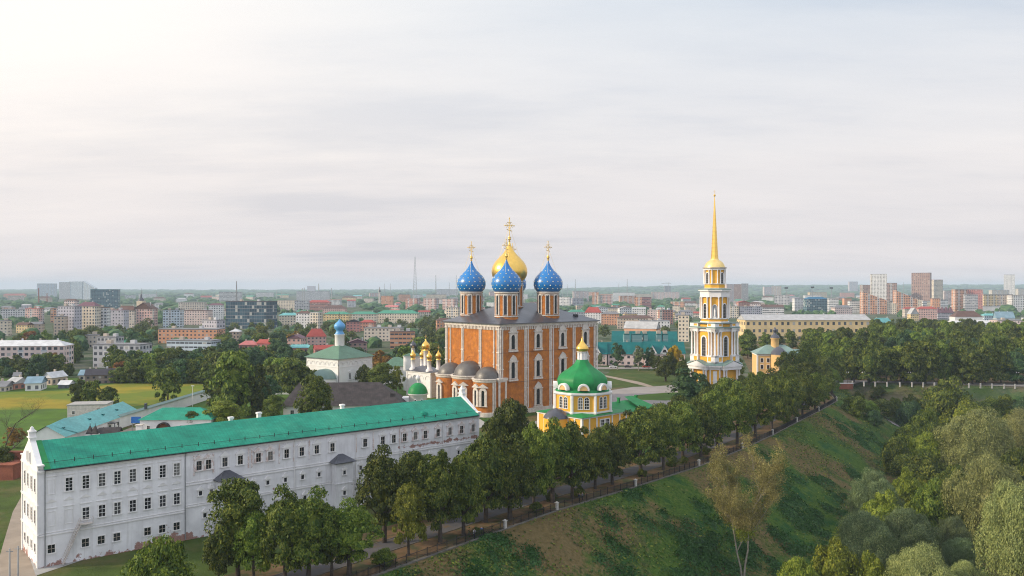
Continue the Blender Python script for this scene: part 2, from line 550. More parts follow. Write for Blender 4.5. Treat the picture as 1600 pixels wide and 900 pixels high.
gx = graded(-12000, 12000, -30, 300, 1.6)
gy = graded(-600, 12200, 50, 430, 1.6)
GX, GY = np.meshgrid(gx, gy)
GZ = ground_z(GX.ravel(), GY.ravel())
nv, nu = GX.shape
me = bpy.data.meshes.new('ground')
me.vertices.add(nv * nu)
me.vertices.foreach_set('co', np.stack([GX.ravel(), GY.ravel(), GZ], 1).astype('f').ravel())
ii, jj = np.meshgrid(np.arange(nv - 1), np.arange(nu - 1), indexing='ij')
q = (ii * nu + jj).ravel()
quads = np.stack([q, q + 1, q + nu + 1, q + nu], 1)
me.loops.add(len(quads) * 4)
me.polygons.add(len(quads))
me.loops.foreach_set('vertex_index', quads.ravel().astype('i'))
me.polygons.foreach_set('loop_start', (np.arange(len(quads)) * 4).astype('i'))
me.polygons.foreach_set('use_smooth', np.ones(len(quads), bool))
me.update()
me.validate()

def ground_mat():
    m = bpy.data.materials.new('grassy_ground')
    m.use_nodes = True
    t = NT(m.node_tree)
    v = t.n('ShaderNodeTexCoord').outputs['Object']
    a = t.noise(v, 0.050, 5.0, 0.6)
    b_ = t.noise(v, 0.16, 5.0, 0.65)
    c = t.noise(v, 1.3, 4.0, 0.7)
    mp_ = t.n('ShaderNodeMapping', i_0=v)
    mp_.inputs['Location'].default_value = (31, 17, 0)
    d = t.noise(mp_.outputs[0], 0.030, 4.0, 0.6)
    green = t.mix(t.ramp(c, [(0.3, 0.0), (0.7, 1.0)]), (0.024, 0.062, 0.010), (0.090, 0.145, 0.022))
    green = t.mix(t.ramp(b_, [(0.50, 0.0), (0.62, 1.0)]), green, (0.020, 0.070, 0.018))
    brown = t.mix(t.ramp(c, [(0.3, 0.0), (0.7, 1.0)]), (0.092, 0.070, 0.026), (0.18, 0.132, 0.058))
    tot = t.math('ADD', t.math('MULTIPLY', a, 0.5), t.math('MULTIPLY', d, 0.5))
    fac = t.ramp(t.math('ADD', tot, t.math('MULTIPLY', t.math('SUBTRACT', c, 0.5), 0.14)), [(0.485, 0.0), (0.545, 1.0)])
    near = t.mix(fac, green, brown)
    s_ = t.n('ShaderNodeSeparateXYZ', i_0=v)
    isfar = t.n('ShaderNodeMapRange', i_Value=s_.outputs[1], i_1=330.0, i_2=430.0)
    far = t.mix(t.ramp(a, [(0.42, 0.0), (0.6, 1.0)]), (0.038, 0.070, 0.020), (0.130, 0.130, 0.095))
    out = t.mix(isfar.outputs[0], near, far)
    woods = t.n('ShaderNodeMapRange', i_Value=s_.outputs[1], i_1=3600.0, i_2=5200.0)
    out = t.mix(woods.outputs[0], out, t.mix(t.ramp(t.noise(v, 0.004, 5.0), [(0.45, 0.0), (0.6, 1.0)]), (0.028, 0.050, 0.020), (0.055, 0.075, 0.030)))
    b = t.n('ShaderNodeBsdfPrincipled', i_Roughness=0.95)
    b.inputs['Specular IOR Level'].default_value = 0.1
    t.link(out, b.inputs['Base Color'])
    bp = t.n('ShaderNodeBump', i_Strength=0.7, i_Height=c)
    bp.inputs['Distance'].default_value = 0.6
    t.link(bp.outputs[0], b.inputs['Normal'])
    t.n('ShaderNodeOutputMaterial', i_Surface=b.outputs[0])
    return m
M['ground'] = ground_mat()
me.materials.append(M['ground'])
put('ground', me, kind='structure')

def sheet(name, pts, z, m, world=False):
    P = pts if world else [G(*p) for p in pts]
    b = MB()
    b.face([(x, y, z) for x, y in P])
    o = b.build(name, m, kind='structure')
    return o

def offset(pl, d):
    """shift a polyline d metres to its left"""
    out = []
    for i, p in enumerate(pl):
        a = Vector(pl[max(i - 1, 0)])
        c = Vector(pl[min(i + 1, len(pl) - 1)])
        t = (c - a).normalized()
        out.append((p[0] - t.y * d, p[1] + t.x * d))
    return out
def strip(name, pl, d0_, d1_, z, m, z1=None):
    A, B = offset(pl, d0_), offset(pl, d1_)
    b = MB()
    for i in range(len(pl) - 1):
        b.face([(*A[i], z), (*A[i + 1], z), (*B[i + 1], z), (*B[i], z)])
    return b.build(name, m, kind='structure')

WALK = START[1:] + FENCE + [(133, 345), (128, 366)]
strip('leaf_littered_verge', WALK, 0.5, 18.5, 0.030, M['leafmould'])
strip('promenade_path', WALK, 7.2, 12.2, 0.075, M['asphalt'])
M['kerb'] = mat('dirty_kerb', (0.15, 0.138, 0.12), .95, .3, 1.0)
kb = MB()
for dd_ in (7.0, 12.2):
    A, B = offset(WALK, dd_), offset(WALK, dd_ + 0.2)
    for i in range(len(WALK) - 1):
        kb.face([(*A[i], 0.13), (*A[i + 1], 0.13), (*B[i + 1], 0.13), (*B[i], 0.13)])
        kb.face([(*A[i], 0.0), (*A[i + 1], 0.0), (*A[i + 1], 0.13), (*A[i], 0.13)])
kb.build('kerb', M['kerb'], kind='structure')
# lawns round the palace, yards, plaza
sheet('lawn', [(62, 893), (750, 668), (760, 700), (560, 850), (480, 960), (40, 960)], 0.018, M['lawn'])
sheet('side_lawn', [(-60, 757), (34, 750), (34, 800), (-20, 880), (-60, 930)], 0.018, M['lawn'])
sheet('side_path', [(-10, 905), (5, 850), (20, 800), (34, 775), (40, 860), (60, 905), (50, 990), (-40, 990)], 0.050, M['path'])
sheet('blind_area', [(46, 872), (56, 900), (764, 664), (750, 655)], 0.055, M['concrete'])
sheet('meadow', [(-400, 600), (140, 590), (330, 600), (330, 620), (200, 652), (60, 742), (-500, 742)], 0.018, M['meadow'])
sheet('mown_field', [(-300, 622), (110, 610), (190, 598), (250, 597), (340, 596.5), (333, 607), (240, 632), (180, 637), (0, 641), (-300, 646)], 0.045, M['field'])
sheet('inner_yard', [(205, 668), (330, 622), (640, 600), (700, 612), (760, 700), (60, 900), (100, 720)], 0.012, M['meadow'])
sheet('monastery_yard', [(120, 700), (205, 668), (330, 672), (330, 700)], 0.040, M['path'])
sheet('cathedral_plaza', [(940, 612), (1000, 603), (1100, 600), (1190, 606), (1120, 640), (1000, 690), (860, 690), (800, 665), (930, 640)], 0.030, M['plaza'])
sheet('plaza_lawn', [(980, 621), (1000, 617), (1045, 613.5), (1100, 612.5), (1100, 622), (1040, 626), (1000, 625)], 0.055, M['meadow'])
sheet('mound_lawn', [(925, 606), (945, 590), (955, 577), (1080, 577), (1080, 600), (1018, 604)], 0.050, M['lawn'])
sheet('mound_path', [(946, 586.5), (1000, 597), (1022, 604), (1014, 605), (985, 598), (944, 588.5)], 0.080, M['path'])
sheet('quarter_road', [(900, 576.5), (1080, 576), (1080, 574), (900, 574)], 0.075, M['plaza'])
sheet('churchyard_lane', [(600, 632), (690, 630), (690, 636), (600, 638)], 0.045, M['path'])
sheet('park_promenade', [(1318, 603), (1345, 597.5), (1600, 604), (2000, 614), (2000, 609), (1600, 600), (1318, 594)], 0.045, M['plaza'])
sheet('park_floor', [(1180, 600), (1318, 594), (2000, 609), (1800, 535), (1150, 535)], 0.028, M['leafmould'])
sheet('lane_beyond_meadow', [(270, 566.0), (355, 566.6), (440, 567), (440, 565.2), (355, 564.8), (270, 564.2)], 0.06, M['path'])
pp = MB()
rp = [(1372, 659), (1400, 662), (1406, 672), (1395, 671)]
pp.face([(*G(x, y, -14.2), gz(*G(x, y, -14.2)) + 0.25) for x, y in rp])
pp.build('ravine_path', M['plaza'], kind='structure')
# ---------------------------------------------------------------- reusable architectural pieces
def arch_pts(w, h, n=8):
    r = w / 2
    return [(-r, 0), (r, 0)] + [(r * math.cos(a), h - r + r * math.sin(a)) for a in [PI * i / n for i in range(n + 1)]]

def win_mesh(w, h, arch=False, sw=0.22, dep=0.18, bars=(1, 2), sill=True, ped=None, mats=None, fw=0.06):
    """surround, frame bars (slots 0, 1); pane is its own mesh. Local: x along the wall, -y outward, z up from the sill"""
    b = MB()
    if arch:
        inner = arch_pts(w, h)
        outer = [(x + (sw if x > 0 else -sw) if z < h - w / 2 + 1e-6 else x * (1 + 2 * sw / w), z if z < h - w / 2 + 1e-6 else (h - w / 2) + (z - h + w / 2) * (1 + 2 * sw / w)) for x, z in inner]
        n = len(inner)
        for i in range(1, n):
            j = (i + 1) % n
            a0, a1, c0, c1 = inner[i], inner[j], outer[i], outer[j]
            b.face([(a0[0], -dep, a0[1]), (a1[0], -dep, a1[1]), (c1[0], -dep, c1[1]), (c0[0], -dep, c0[1])])
            b.face([(a0[0], 0, a0[1]), (a1[0], 0, a1[1]), (a1[0], -dep, a1[1]), (a0[0], -dep, a0[1])])
            b.face([(c0[0], -dep, c0[1]), (c1[0], -dep, c1[1]), (c1[0], 0, c1[1]), (c0[0], 0, c0[1])])
    else:
        for x0, x1, z0, z1 in ((-w / 2 - sw, -w / 2, 0, h), (w / 2, w / 2 + sw, 0, h), (-w / 2 - sw, w / 2 + sw, h, h + sw)):
            b.box(x0, x1, -dep, 0.05, z0, z1)
    if sill:
        b.box(-w / 2 - sw * 1.3, w / 2 + sw * 1.3, -dep - 0.10, 0.05, -0.16, 0)
    if ped:
        zt = h + sw
        hw = w / 2 + sw * 1.6
        b.box(-hw, hw, -dep - 0.12, 0.05, zt, zt + 0.12)
        b.face([(-hw, -dep - 0.1, zt + .12), (hw, -dep - 0.1, zt + .12), (0, -dep - 0.1, zt + .12 + ped)])
        b.face([(-hw, -dep - 0.1, zt + .12), (0, -dep - 0.1, zt + .12 + ped), (0, 0, zt + .12 + ped), (-hw, 0, zt + .12)])
        b.face([(hw, -dep - 0.1, zt + .12), (hw, 0, zt + .12), (0, 0, zt + .12 + ped), (0, -dep - 0.1, zt + .12 + ped)])
    for k in range(bars[0]):
        x = -w / 2 + w * (k + 1) / (bars[0] + 1)
        b.box(x - fw / 2, x + fw / 2, -0.085, -0.03, 0, h - (w * 0.08 if arch else 0), 1)
    for k in range(bars[1]):
        z = h * (k + 1) / (bars[1] + 1)
        b.box(-w / 2, w / 2, -0.082, -0.032, z - fw / 2, z + fw / 2, 1)
    return b.mesh('window', mats or [M['stone_white'], M['frame']])

def pane_mesh(w, h, arch=False, m=None):
    b = MB()
    p = arch_pts(w, h) if arch else [(-w / 2, 0), (w / 2, 0), (w / 2, h), (-w / 2, h)]
    b.face([(x, -0.025, z) for x, z in p])
    return b.mesh('pane', m or M['glass'])

def add_win(parent, wm, pm, x, y, z, rz=0.0, name='window'):
    o = put(name, wm, parent, (x, y, z), rz)
    put('pane', pm, o)
    return o

ONION = [(.74, 0), (.86, .05), (.96, .13), (1, .22), (.985, .31), (.92, .40), (.80, .49), (.62, .58), (.44, .66), (.29, .74), (.18, .82), (.10, .90), (.055, .96), (.035, 1)]
def onion_prof(r, h, z0=0.0, base=None):
    p = [(a * r, z0 + c * h) for a, c in ONION]
    if base:
        p = [(base * r, z0)] + p[1:]
    return p

def cross(parent, c, h, m, ornate=False, chain_r=None, chain_z=0.0, chain_dz=None, name='cross'):
    b = MB()
    x, y, z = c
    ca, sa = math.cos(R(-10)), math.sin(R(-10))
    def bar(w, zz, t=0.09):
        b.tube((x - ca * w, y - sa * w, zz), (x + ca * w, y + sa * w, zz), t * h / 5.5, seg=5, cap=True)
    b.tube((x, y, z), (x, y, z + h), 0.024 * h, seg=5)
    b.lathe([(0.0, 0), (0.10 * h, 0.06 * h), (0.0, 0.13 * h)], 8, (x, y, z - 0.02 * h))
    bar(0.26 * h, z + 0.64 * h, 0.10)
    bar(0.13 * h, z + 0.80 * h, 0.09)
    w = 0.15 * h
    b.tube((x - ca * w, y - sa * w, z + 0.44 * h), (x + ca * w, y + sa * w, z + 0.36 * h), 0.024 * h, seg=5)
    if ornate:
        for s_ in (-1, 1):
            b.lathe([(0, 0), (.05 * h, .05 * h), (0, .1 * h)], 6, (x + s_ * ca * .27 * h, y + s_ * sa * .27 * h, z + .59 * h))
            b.tube((x + s_ * ca * .05 * h, y, z + .5 * h), (x + s_ * ca * .2 * h, y, z + .74 * h), .016 * h, seg=4)
            b.tube((x + s_ * ca * .2 * h, y, z + .54 * h), (x + s_ * ca * .05 * h, y, z + .78 * h), .016 * h, seg=4)
        b.lathe([(0, 0), (.05 * h, .05 * h), (0, .1 * h)], 6, (x, y, z + .97 * h))
    o = b.build(name, m, parent)
    if chain_r:
        b = MB()
        for a in (45, 135, 225, 315):
            b.tube((x, y, z + .62 * h), (x + chain_r * math.cos(R(a)), y + chain_r * math.sin(R(a)), chain_z), 0.035, seg=4)
        b.build('chain', M['gold_pale'], o)
    return o

def facade_t(C, u, px):
    k = (px - 800) / F
    return (k * C[1] - C[0]) / (u[0] - u[1] * k)

# ================================================================ the long white palace
PC = (-75.9, 133.3)
PR = math.atan2(.647, .762)
PU = (.762, .647)
LEN, DEP, EAVE, RIDGE = 89.7, 13.0, 16.0, 19.3
pal = thing('palace', 'long three-storey white palace with sea-green metal roof and stepped gable at left', 'palace', (*PC, 0), PR)
b = MB()
b.box(0, LEN, 0, DEP, -0.3, EAVE)
b.build('wall', M['palace'], pal)
# roof: two slopes, with eave overhang
b = MB()
hy, hz = DEP / 2, RIDGE
sl_ = (RIDGE - EAVE) / hy
ov = 0.55
x0r, x1r = 0.75, LEN - 0.45
for s_ in (0, 1):
    ye, yr = (-ov, hy) if s_ == 0 else (DEP + ov, hy)
    ze = EAVE + 0.18 - ov * sl_
    P = [(x0r, ye, ze), (x1r, ye, ze), (x1r, yr, hz + 0.18), (x0r, yr, hz + 0.18)]
    b.face(P if s_ == 0 else P[::-1])
    b.face([(p[0], p[1], p[2] - 0.16) for p in (P[::-1] if s_ == 0 else P)])
    b.face([(x0r, ye, ze - .16), (x1r, ye, ze - .16), (x1r, ye, ze), (x0r, ye, ze)])
roof = b.build('roof', M['green_roof'], pal)
b = MB()
b.tube((x0r, -ov - .05, EAVE - .28), (x1r, -ov - .05, EAVE - .28), .11, seg=6)
b.tube((x0r, 0.6, EAVE + .75), (x1r, 0.6, EAVE + .75), .03, seg=4)
b.build('gutter', M['dark'], roof)
b = MB()
x = 2.5
while x < x1r - 1:
    b.box(x - .05, x + .05, 0.55, 0.65, EAVE + .35, EAVE + 1.15)
    x += 2.9
b.build('snow_guard', M['dark'], roof)
for i, (xx, yy, ww, hh) in enumerate([(facade_t(PC, PU, 346) + 5, 8.2, .7, .6), (facade_t(PC, PU, 406) + 3, 7.4, .7, 1.1), (facade_t(PC, PU, 528) + 5, 7.4, .7, 1.0)]):
    b = MB()
    b.box(xx - ww / 2, xx + ww / 2, yy - ww / 2, yy + ww / 2, 17.5, RIDGE + hh - .35)
    b.box(xx - ww / 2 - .12, xx + ww / 2 + .12, yy - ww / 2 - .12, yy + ww / 2 + .12, RIDGE + hh - .35, RIDGE + hh)
    b.build('chimney', M['stone_white'], roof)
# dormer vent
xd = facade_t(PC, PU, 664) + 1
b = MB()
b.T = Matrix.Translation((xd, 2.2, 17.0)) @ Matrix.Rotation(R(90), 4, 'X')
b.lathe([(0.0, 0.9), (.75, 0.9), (.75, -2.2)], 14, (0, 0, 0), 0, True, 0, PI)
b.build('dormer', M['green_roof'], roof)
# gables with stepped baroque crest
def gable(x0, x1, crest_x):
    b = MB()
    top = RIDGE + .35
    prof = [(0, EAVE - .6), (0, EAVE + .5), (.9, EAVE + .6), (hy - .75, top), (hy - .75, top + .45), (hy + .75, top + .45), (hy + .75, top), (DEP - .9, EAVE + .6), (DEP, EAVE + .5), (DEP, EAVE - .6)]
    for xx, rev in ((x0, True), (x1, False)):
        P = [(xx, y, z) for y, z in prof]
        b.face(P if not rev else P[::-1])
    for i in range(len(prof)):
        a, c = prof[i], prof[(i + 1) % len(prof)]
        b.face([(x0, a[0], a[1]), (x0, c[0], c[1]), (x1, c[0], c[1]), (x1, a[0], a[1])])
    g = b.build('gable', M['white'], pal)
    b = MB()
    c = (crest_x, hy)
    for hw, z0, z1 in ((.95, top + .45, top + .65), (.5, top + .65, top + 1.4), (.68, top + 1.4, top + 1.6)):
        b.box(c[0] - min(hw, .6), c[0] + min(hw, .6), c[1] - hw, c[1] + hw, z0, z1)
    b.lathe([(.4, 0), (.45, .2), (.26, .35), (.3, .5), (.1, .7), (0, .8)], 10, (c[0], c[1], top + 1.6))
    b.build('finial', M['stone_white'], g)
    b = MB()
    for yy in (0.15, DEP - .15):
        b.box(x0 - .1, x1 + .1, yy - .45, yy + .45, EAVE + .35, EAVE + .55)
    b.build('cornice_block', M['stone_white'], g)
    return g
gable(-.12, .75, .3)
gable(LEN - .5, LEN + .3, LEN - .1)
# the photo shows a green flashing over the left gable slope
b = MB()
b.face([(.80, -.6, EAVE - .1), (1.7, -.6, EAVE - .1), (1.7, hy, hz + .26), (.80, hy, hz + .26)])
b.build('gable_flashing', M['green_dome'], roof)
# gable end pilasters and window surrounds (left face, outward -x): rz=-90 turns -y to -x
GE = -PI / 2
b = MB()
for yy in (0.0, DEP - .55):
    b.box(-.16, .02, yy, yy + .55, 0, EAVE - .3)
for z in (5.1, 9.9, 15.3):
    b.box(-.22, .02, -.2, DEP + .1, z, z + .28)
b.build('corner_trim', M['stone_white'], pal)
wm_g, pm_g = win_mesh(1.0, 2.1, sw=.18, dep=.09, bars=(1, 3)), pane_mesh(1.0, 2.1)
wm_gs, pm_gs = win_mesh(1.0, 1.3, sw=.16, dep=.09, bars=(1, 1)), pane_mesh(1.0, 1.3)
for yy in (2.4, 5.1, 7.8, 10.5):
    add_win(pal, wm_g, pm_g, 0, yy, 11.9, GE)
    add_win(pal, wm_g, pm_g, 0, yy, 6.8, GE)
    add_win(pal, wm_gs, pm_gs, 0, yy, 2.2, GE)
wm_a, pm_a = win_mesh(.6, 1.5, sw=.15, dep=.15, bars=(0, 1)), pane_mesh(.6, 1.5)
for yy in (5.5, 7.5):
    add_win(pal, wm_a, pm_a, -.12, yy, 16.3, GE)
# long facade string courses and blind panels
x2 = facade_t(PC, PU, 289)
b = MB()
b.box(0, LEN, -.16, .02, 15.15, 15.40)
b.box(0, LEN, -.28, .02, 15.40, 15.62)
b.box(0, x2, -.14, .02, 5.05, 5.22)
b.box(0, x2, -.10, .02, 5.45, 5.55)
b.box(x2, LEN, -.15, .02, 9.7, 9.9)
b.box(x2, LEN, -.11, .02, 10.15, 10.27)
b.box(x2, LEN, -.14, .02, 5.75, 5.95)
b.box(x2, LEN, -.10, .02, 6.15, 6.25)
b.build('string_course', M['stone_white'], pal)
colsx = [facade_t(PC, PU, p) for p in (80, 107.7, 134, 159.3, 183.3, 207.3, 230.7, 254, 276)]
for k, x in enumerate(colsx):
    b = MB()
    for z in (10.6,):
        b.face([(x - .8, -.10, z - .25), (x + .8, -.10, z - .25), (x, -.16, z + .35)])
        b.face([(x - .8, -.10, z - .25), (x, -.16, z + .35), (x - .8, 0, z - .25)])
    b.build('relief_panel', M['stone_white'], pal)
    b = MB(); b.box(x - .85, x + .85, -.10, .02, 9.35, 9.48); b.build('lower_hood', M['stone_white'], pal)
    b = MB(); b.box(x - .85, x + .85, -.12, .02, 14.5, 14.62); b.build('upper_hood', M['stone_white'], pal)
for x, z0, z1 in ((colsx[0], 11.7, 14.0), (colsx[0], 6.6, 8.8), (colsx[1], 6.6, 8.8)):
    b = MB()
    for a in (x - .6, x + .53):
        b.box(a, a + .07, -.07, .02, z0, z1)
    b.box(x - .6, x + .6, -.07, .02, z1, z1 + .07)
    b.box(x - .6, x + .6, -.07, .02, z0 - .07, z0)
    b.build('blind_panel', M['stone_white'], pal)
wm1, pm1 = win_mesh(.98, 2.1, sw=.20, dep=.10, bars=(1, 3), mats=[M['stone_white'], M['white']]), pane_mesh(.98, 2.1)
wm2, pm2 = win_mesh(.98, 1.9, sw=.20, dep=.10, bars=(1, 2), mats=[M['stone_white'], M['white']]), pane_mesh(.98, 1.9)
wm3, pm3 = win_mesh(1.05, 1.3, sw=.16, dep=.08, bars=(1, 1)), pane_mesh(1.05, 1.3)
for k, x in enumerate(colsx):
    if k >= 1:
        add_win(pal, wm1, pm1, x, 0, 11.85)
    if k >= 2:
        add_win(pal, wm2, pm2, x, 0, 6.75)
for p in (80, 133.3, 158, 182.3, 230.3, 253.3, 275.7):
    add_win(pal, wm3, pm3, facade_t(PC, PU, p), 0, 2.2)
# ornate windows of the older part
M['pinktrim'] = mat('weathered_pink_trim', (0.62, 0.50, 0.46), 0.9, 0.2, 1.5, col2=(0.75, 0.72, 0.70), f2=(.45, .55), scale2=1.2)
wm4 = win_mesh(.95, 1.65, sw=.30, dep=.20, bars=(1, 1), ped=.75, mats=[M['stone_white'], M['frame']])
wm4p = win_mesh(.95, 1.65, sw=.34, dep=.22, bars=(1, 1), ped=.8, mats=[M['pinktrim'], M['frame']])
pm4 = pane_mesh(.95, 1.65)
for p in (310.5, 325.3, 351, 375, 403.3, 421.9, 447.3, 471, 494.4, 518.8, 570, 597.5, 614.7, 631.6, 648.4, 663.9, 683.8, 702.4, 720.6, 738.5):
    add_win(pal, wm4p if p in (310.5, 325.3, 403.3, 421.9) or p > 620 else wm4, pm4, facade_t(PC, PU, p), 0, 12.2)
wm5, pm5 = win_mesh(.6, .8, sw=.2, dep=.14, bars=(0, 0), ped=.6), pane_mesh(.6, .8)
for p in (312.9, 329.8, 376, 396, 418.1, 445.6, 472.4, 498.2, 545, 563, 584, 606, 628, 650, 672, 694, 716, 732):
    add_win(pal, wm5, pm5, facade_t(PC, PU, p), 0, 7.6)
for p in (319.8, 380, 402, 432, 458, 476, 497, 570, 600):
    add_win(pal, wm5, pm5, facade_t(PC, PU, p), 0, 3.5)
for p in (303, 333, 388, 393, 436, 459, 483, 556, 583, 624):
    x = facade_t(PC, PU, p)
    b = MB()
    b.box(x - .10, x + .10, -.10, .02, 11.3, 15.0)
    for z in np.arange(11.4, 15.0, .45):
        b.box(x - .14, x + .14, -.16, .02, z, z + .25)
    b.build('rusticated_pilaster', M['pinktrim'], pal)
# two privy bays with little tent roofs
for p in (352.4, 530.0):
    x = facade_t(PC, PU, p) + .2
    b = MB()
    b.box(x - 1.9, x + 1.9, -1.7, .05, -.2, 9.9)
    b.box(x - 2.0, x + 2.0, -1.8, .05, 5.75, 5.95)
    b.box(x - 2.1, x + 2.1, -1.9, .05, 9.9, 10.1)
    bay = b.build('bay', M['palace'], pal)
    b = MB()
    base = [(x - 2.5, -2.4), (x + 2.5, -2.4), (x + 2.5, .05), (x - 2.5, .05)]
    apx = [(x - .5, -.2, 11.5), (x + .5, -.2, 11.5)]
    z = 10.1
    b.face([(*base[0], z), (*base[1], z), apx[1], apx[0]])
    b.face([(*base[1], z), (*base[2], z), apx[1]])
    b.face([(*base[3], z), (*base[0], z), apx[0]])
    b.face([(base[0][0], base[0][1], z - .1), (base[3][0], base[3][1], z - .1), (base[2][0], base[2][1], z - .1), (base[1][0], base[1][1], z - .1)])
    b.build('bay_roof', M['slate'], bay)
    add_win(bay, wm5, pm5, x, -1.7, 7.6)
    add_win(bay, wm5, pm5, x, -1.7, 3.5)
# downpipes
for p in (70, 289, 459.7, 555, 624.7, 691.7):
    x = facade_t(PC, PU, p)
    b = MB()
    b.tube((x, -.16, .2), (x, -.16, 15.0), .085, seg=6)
    b.tube((x, -.16, 15.0), (x, -.5, 15.6), .085, seg=6)
    b.build('downpipe', M['steel'] if p < 300 else M['stone_white'], pal)
# iron stair at the first-floor door
b = MB()
xs0, xs1 = facade_t(PC, PU, 97), facade_t(PC, PU, 124)
for dy_ in (-.35, -1.0):
    b.tube((xs0, dy_, .2), (xs1, dy_, 6.2), .06, seg=4)
    b.tube((xs0, dy_, 1.2), (xs1, dy_, 7.2), .04, seg=4)
for k in range(22):
    f_ = k / 21
    b.box(xs0 + (xs1 - xs0) * f_ - .12, xs0 + (xs1 - xs0) * f_ + .12, -1.0, -.35, .2 + 6 * f_, .24 + 6 * f_)
xe = facade_t(PC, PU, 143)
b.box(xs1, xe, -1.1, -.02, 6.1, 6.2)
b.tube((xs1, -1.05, 7.2), (xe, -1.05, 7.2), .04, seg=4)
for xx in (xs1, (xs1 + xe) / 2, xe):
    b.tube((xx, -1.05, 6.1), (xx, -1.05, 7.2), .04, seg=4)
b.build('outside_stair', M['stone'], pal)

# ================================================================ the cathedral
CC = (-4.3, 292.0)
CR = R(40)
cath = thing('cathedral', 'tall red brick cathedral with four blue starry domes around one gold dome', 'cathedral', (*CC, 0), CR)
CL, CW, CE = 48.1, 32.5, 32.2
b = MB()
b.box(0, CL, 0, CW, 0, CE)
b.build('wall', M['brick'], cath)
b = MB()
b.box(-.4, CL + .4, -.4, CW + .4, 0, 1.6)
b.build('plinth', M['stone'], cath)
def halfcols(b, x, z0, z1, r=.30, pair=True, axis='x'):
    for dx_ in ((-.42, .42) if pair else (0,)):
        c = (x + dx_, -.1, 0) if axis == 'x' else (-.1, x + dx_, 0)
        b.lathe([(r, z0), (r, z1)], 8, c)
    w_ = .36 if not pair else .80
    for z in (z0, z1 - .5, (z0 + z1) * .5, z0 + (z1 - z0) * .25):
        if axis == 'x':
            b.box(x - w_, x + w_, -.46, .02, z, z + .35)
        else:
            b.box(-.46, .02, x - w_, x + w_, z, z + .35)
def pil(x, z0, z1, axis='x', pair=True):
    b = MB()
    halfcols(b, x, z0, z1, pair=pair, axis=axis)
    b.build('pilaster', M['stone'], cath)
for x, pr in ((.7, True), (12, True), (24.2, True), (36.2, True), (CL - .6, True)):
    pil(x, 1.6, CE - 1.4, 'x', pr)
for y, pr in ((.7, True), (3.0, False), (11.0, True), (21.6, True), (29.3, False), (CW - .6, True)):
    pil(y, 13.4, CE - 1.4, 'y', pr)
b = MB()
b.box(-.35, CL + .35, -.35, CW + .35, CE - .95, CE + .0)
b.box(-.7, CL + .7, -.7, CW + .7, CE - .25, CE + .22)
cor = b.build('cornice', M['stone'], cath)
b = MB()
n = 56
for i in range(n):
    x = CL * (i + .5) / n
    b.box(x - .2, x + .2, -.36, .0, CE - 2.1, CE - .95)
for i in range(38):
    y = CW * (i + .5) / 38
    b.box(-.36, 0, y - .2, y + .2, CE - 2.1, CE - .95)
b.build('frieze', M['stone'], cor)
wmC = win_mesh(1.7, 5.0, True, sw=.95, dep=.30, bars=(2, 6), mats=[M['stone'], M['dark']])
pmC = pane_mesh(1.7, 5.0, True)
wmC2 = win_mesh(1.7, 5.7, True, sw=.95, dep=.30, bars=(2, 7), mats=[M['stone'], M['dark']])
pmC2 = pane_mesh(1.7, 5.7, True)
b = MB()
for s_ in (-1, 1):
    b.lathe([(.22, 0), (.22, 6.2)], 8, (s_ * 1.65, -.35, -.4))
b.box(-2.1, 2.1, -.6, .02, -1.0, -.4)
b.box(-2.1, 2.1, -.6, .02, 5.8, 6.2)
b.face([(-1.5, -.45, 6.2), (1.5, -.45, 6.2), (1.7, -.45, 6.7), (1.1, -.45, 7.6), (.5, -.45, 7.9), (0, -.45, 8.3), (-.5, -.45, 7.9), (-1.1, -.45, 7.6), (-1.7, -.45, 6.7)])
b.face([(-1.7, -.3, 6.2), (-1.7, -.45, 6.7), (-1.1, -.45, 7.6), (0, -.45, 8.3), (0, 0, 8.3), (-1.7, 0, 6.4)])
b.face([(1.7, -.3, 6.2), (1.7, 0, 6.4), (0, 0, 8.3), (0, -.45, 8.3), (1.1, -.45, 7.6), (1.7, -.45, 6.7)])
orn = b.mesh('window_case', M['stone'])
for x in (6.0, 17.9, 30.2, 42.2):
    for z, wm_, pm_ in ((23.3, wmC, pmC), (12.9, wmC2, pmC2)):
        o = add_win(cath, wm_, pm_, x, 0, z)
        put('carved_case', orn, o)
    if x > 10:
        o = add_win(cath, wmC2, pmC2, x, 0, 2.6)
        put('carved_case', orn, o)
# blind relief arches above the apses
b = MB()
for yc, r_ in ((7.0, 2.8), (16.3, 4.0), (25.4, 2.8)):
    prev = None
    for i in range(17):
        a = PI * i / 16
        p = (yc - r_ * math.cos(a), 16.0 + r_ * math.sin(a) * .9 + .6)
        if prev:
            b.tube((-.02, prev[0], prev[1]), (-.02, p[0], p[1]), .10, seg=6)
        prev = p
b.build('relief_arch', M['brick'], cath)
# tie-rod band round the walls and downpipes
b = MB()
b.tube((-.2, -.68, 22.1), (CL, -.68, 22.1), .05, seg=4)
b.tube((-.2, -.68, 11.5), (CL, -.68, 11.5), .05, seg=4)
b.build('iron_tie', M['dark'], cath)
for x in (12.9, 25.2):
    b = MB()
    b.tube((x, -.6, 2), (x, -.6, CE - 1), .11, seg=6)
    b.build('downpipe', M['stone_white'], cath)
b = MB()
b.tube((CL + .2, -.7, 3), (CL + .2, -.7, CE - 1.5), .12, seg=6)
b.tube((CL + .2, -.7, CE - 1.5), (CL + .9, -1.2, CE), .12, seg=6)
b.build('downpipe', M['stone_white'], cath)
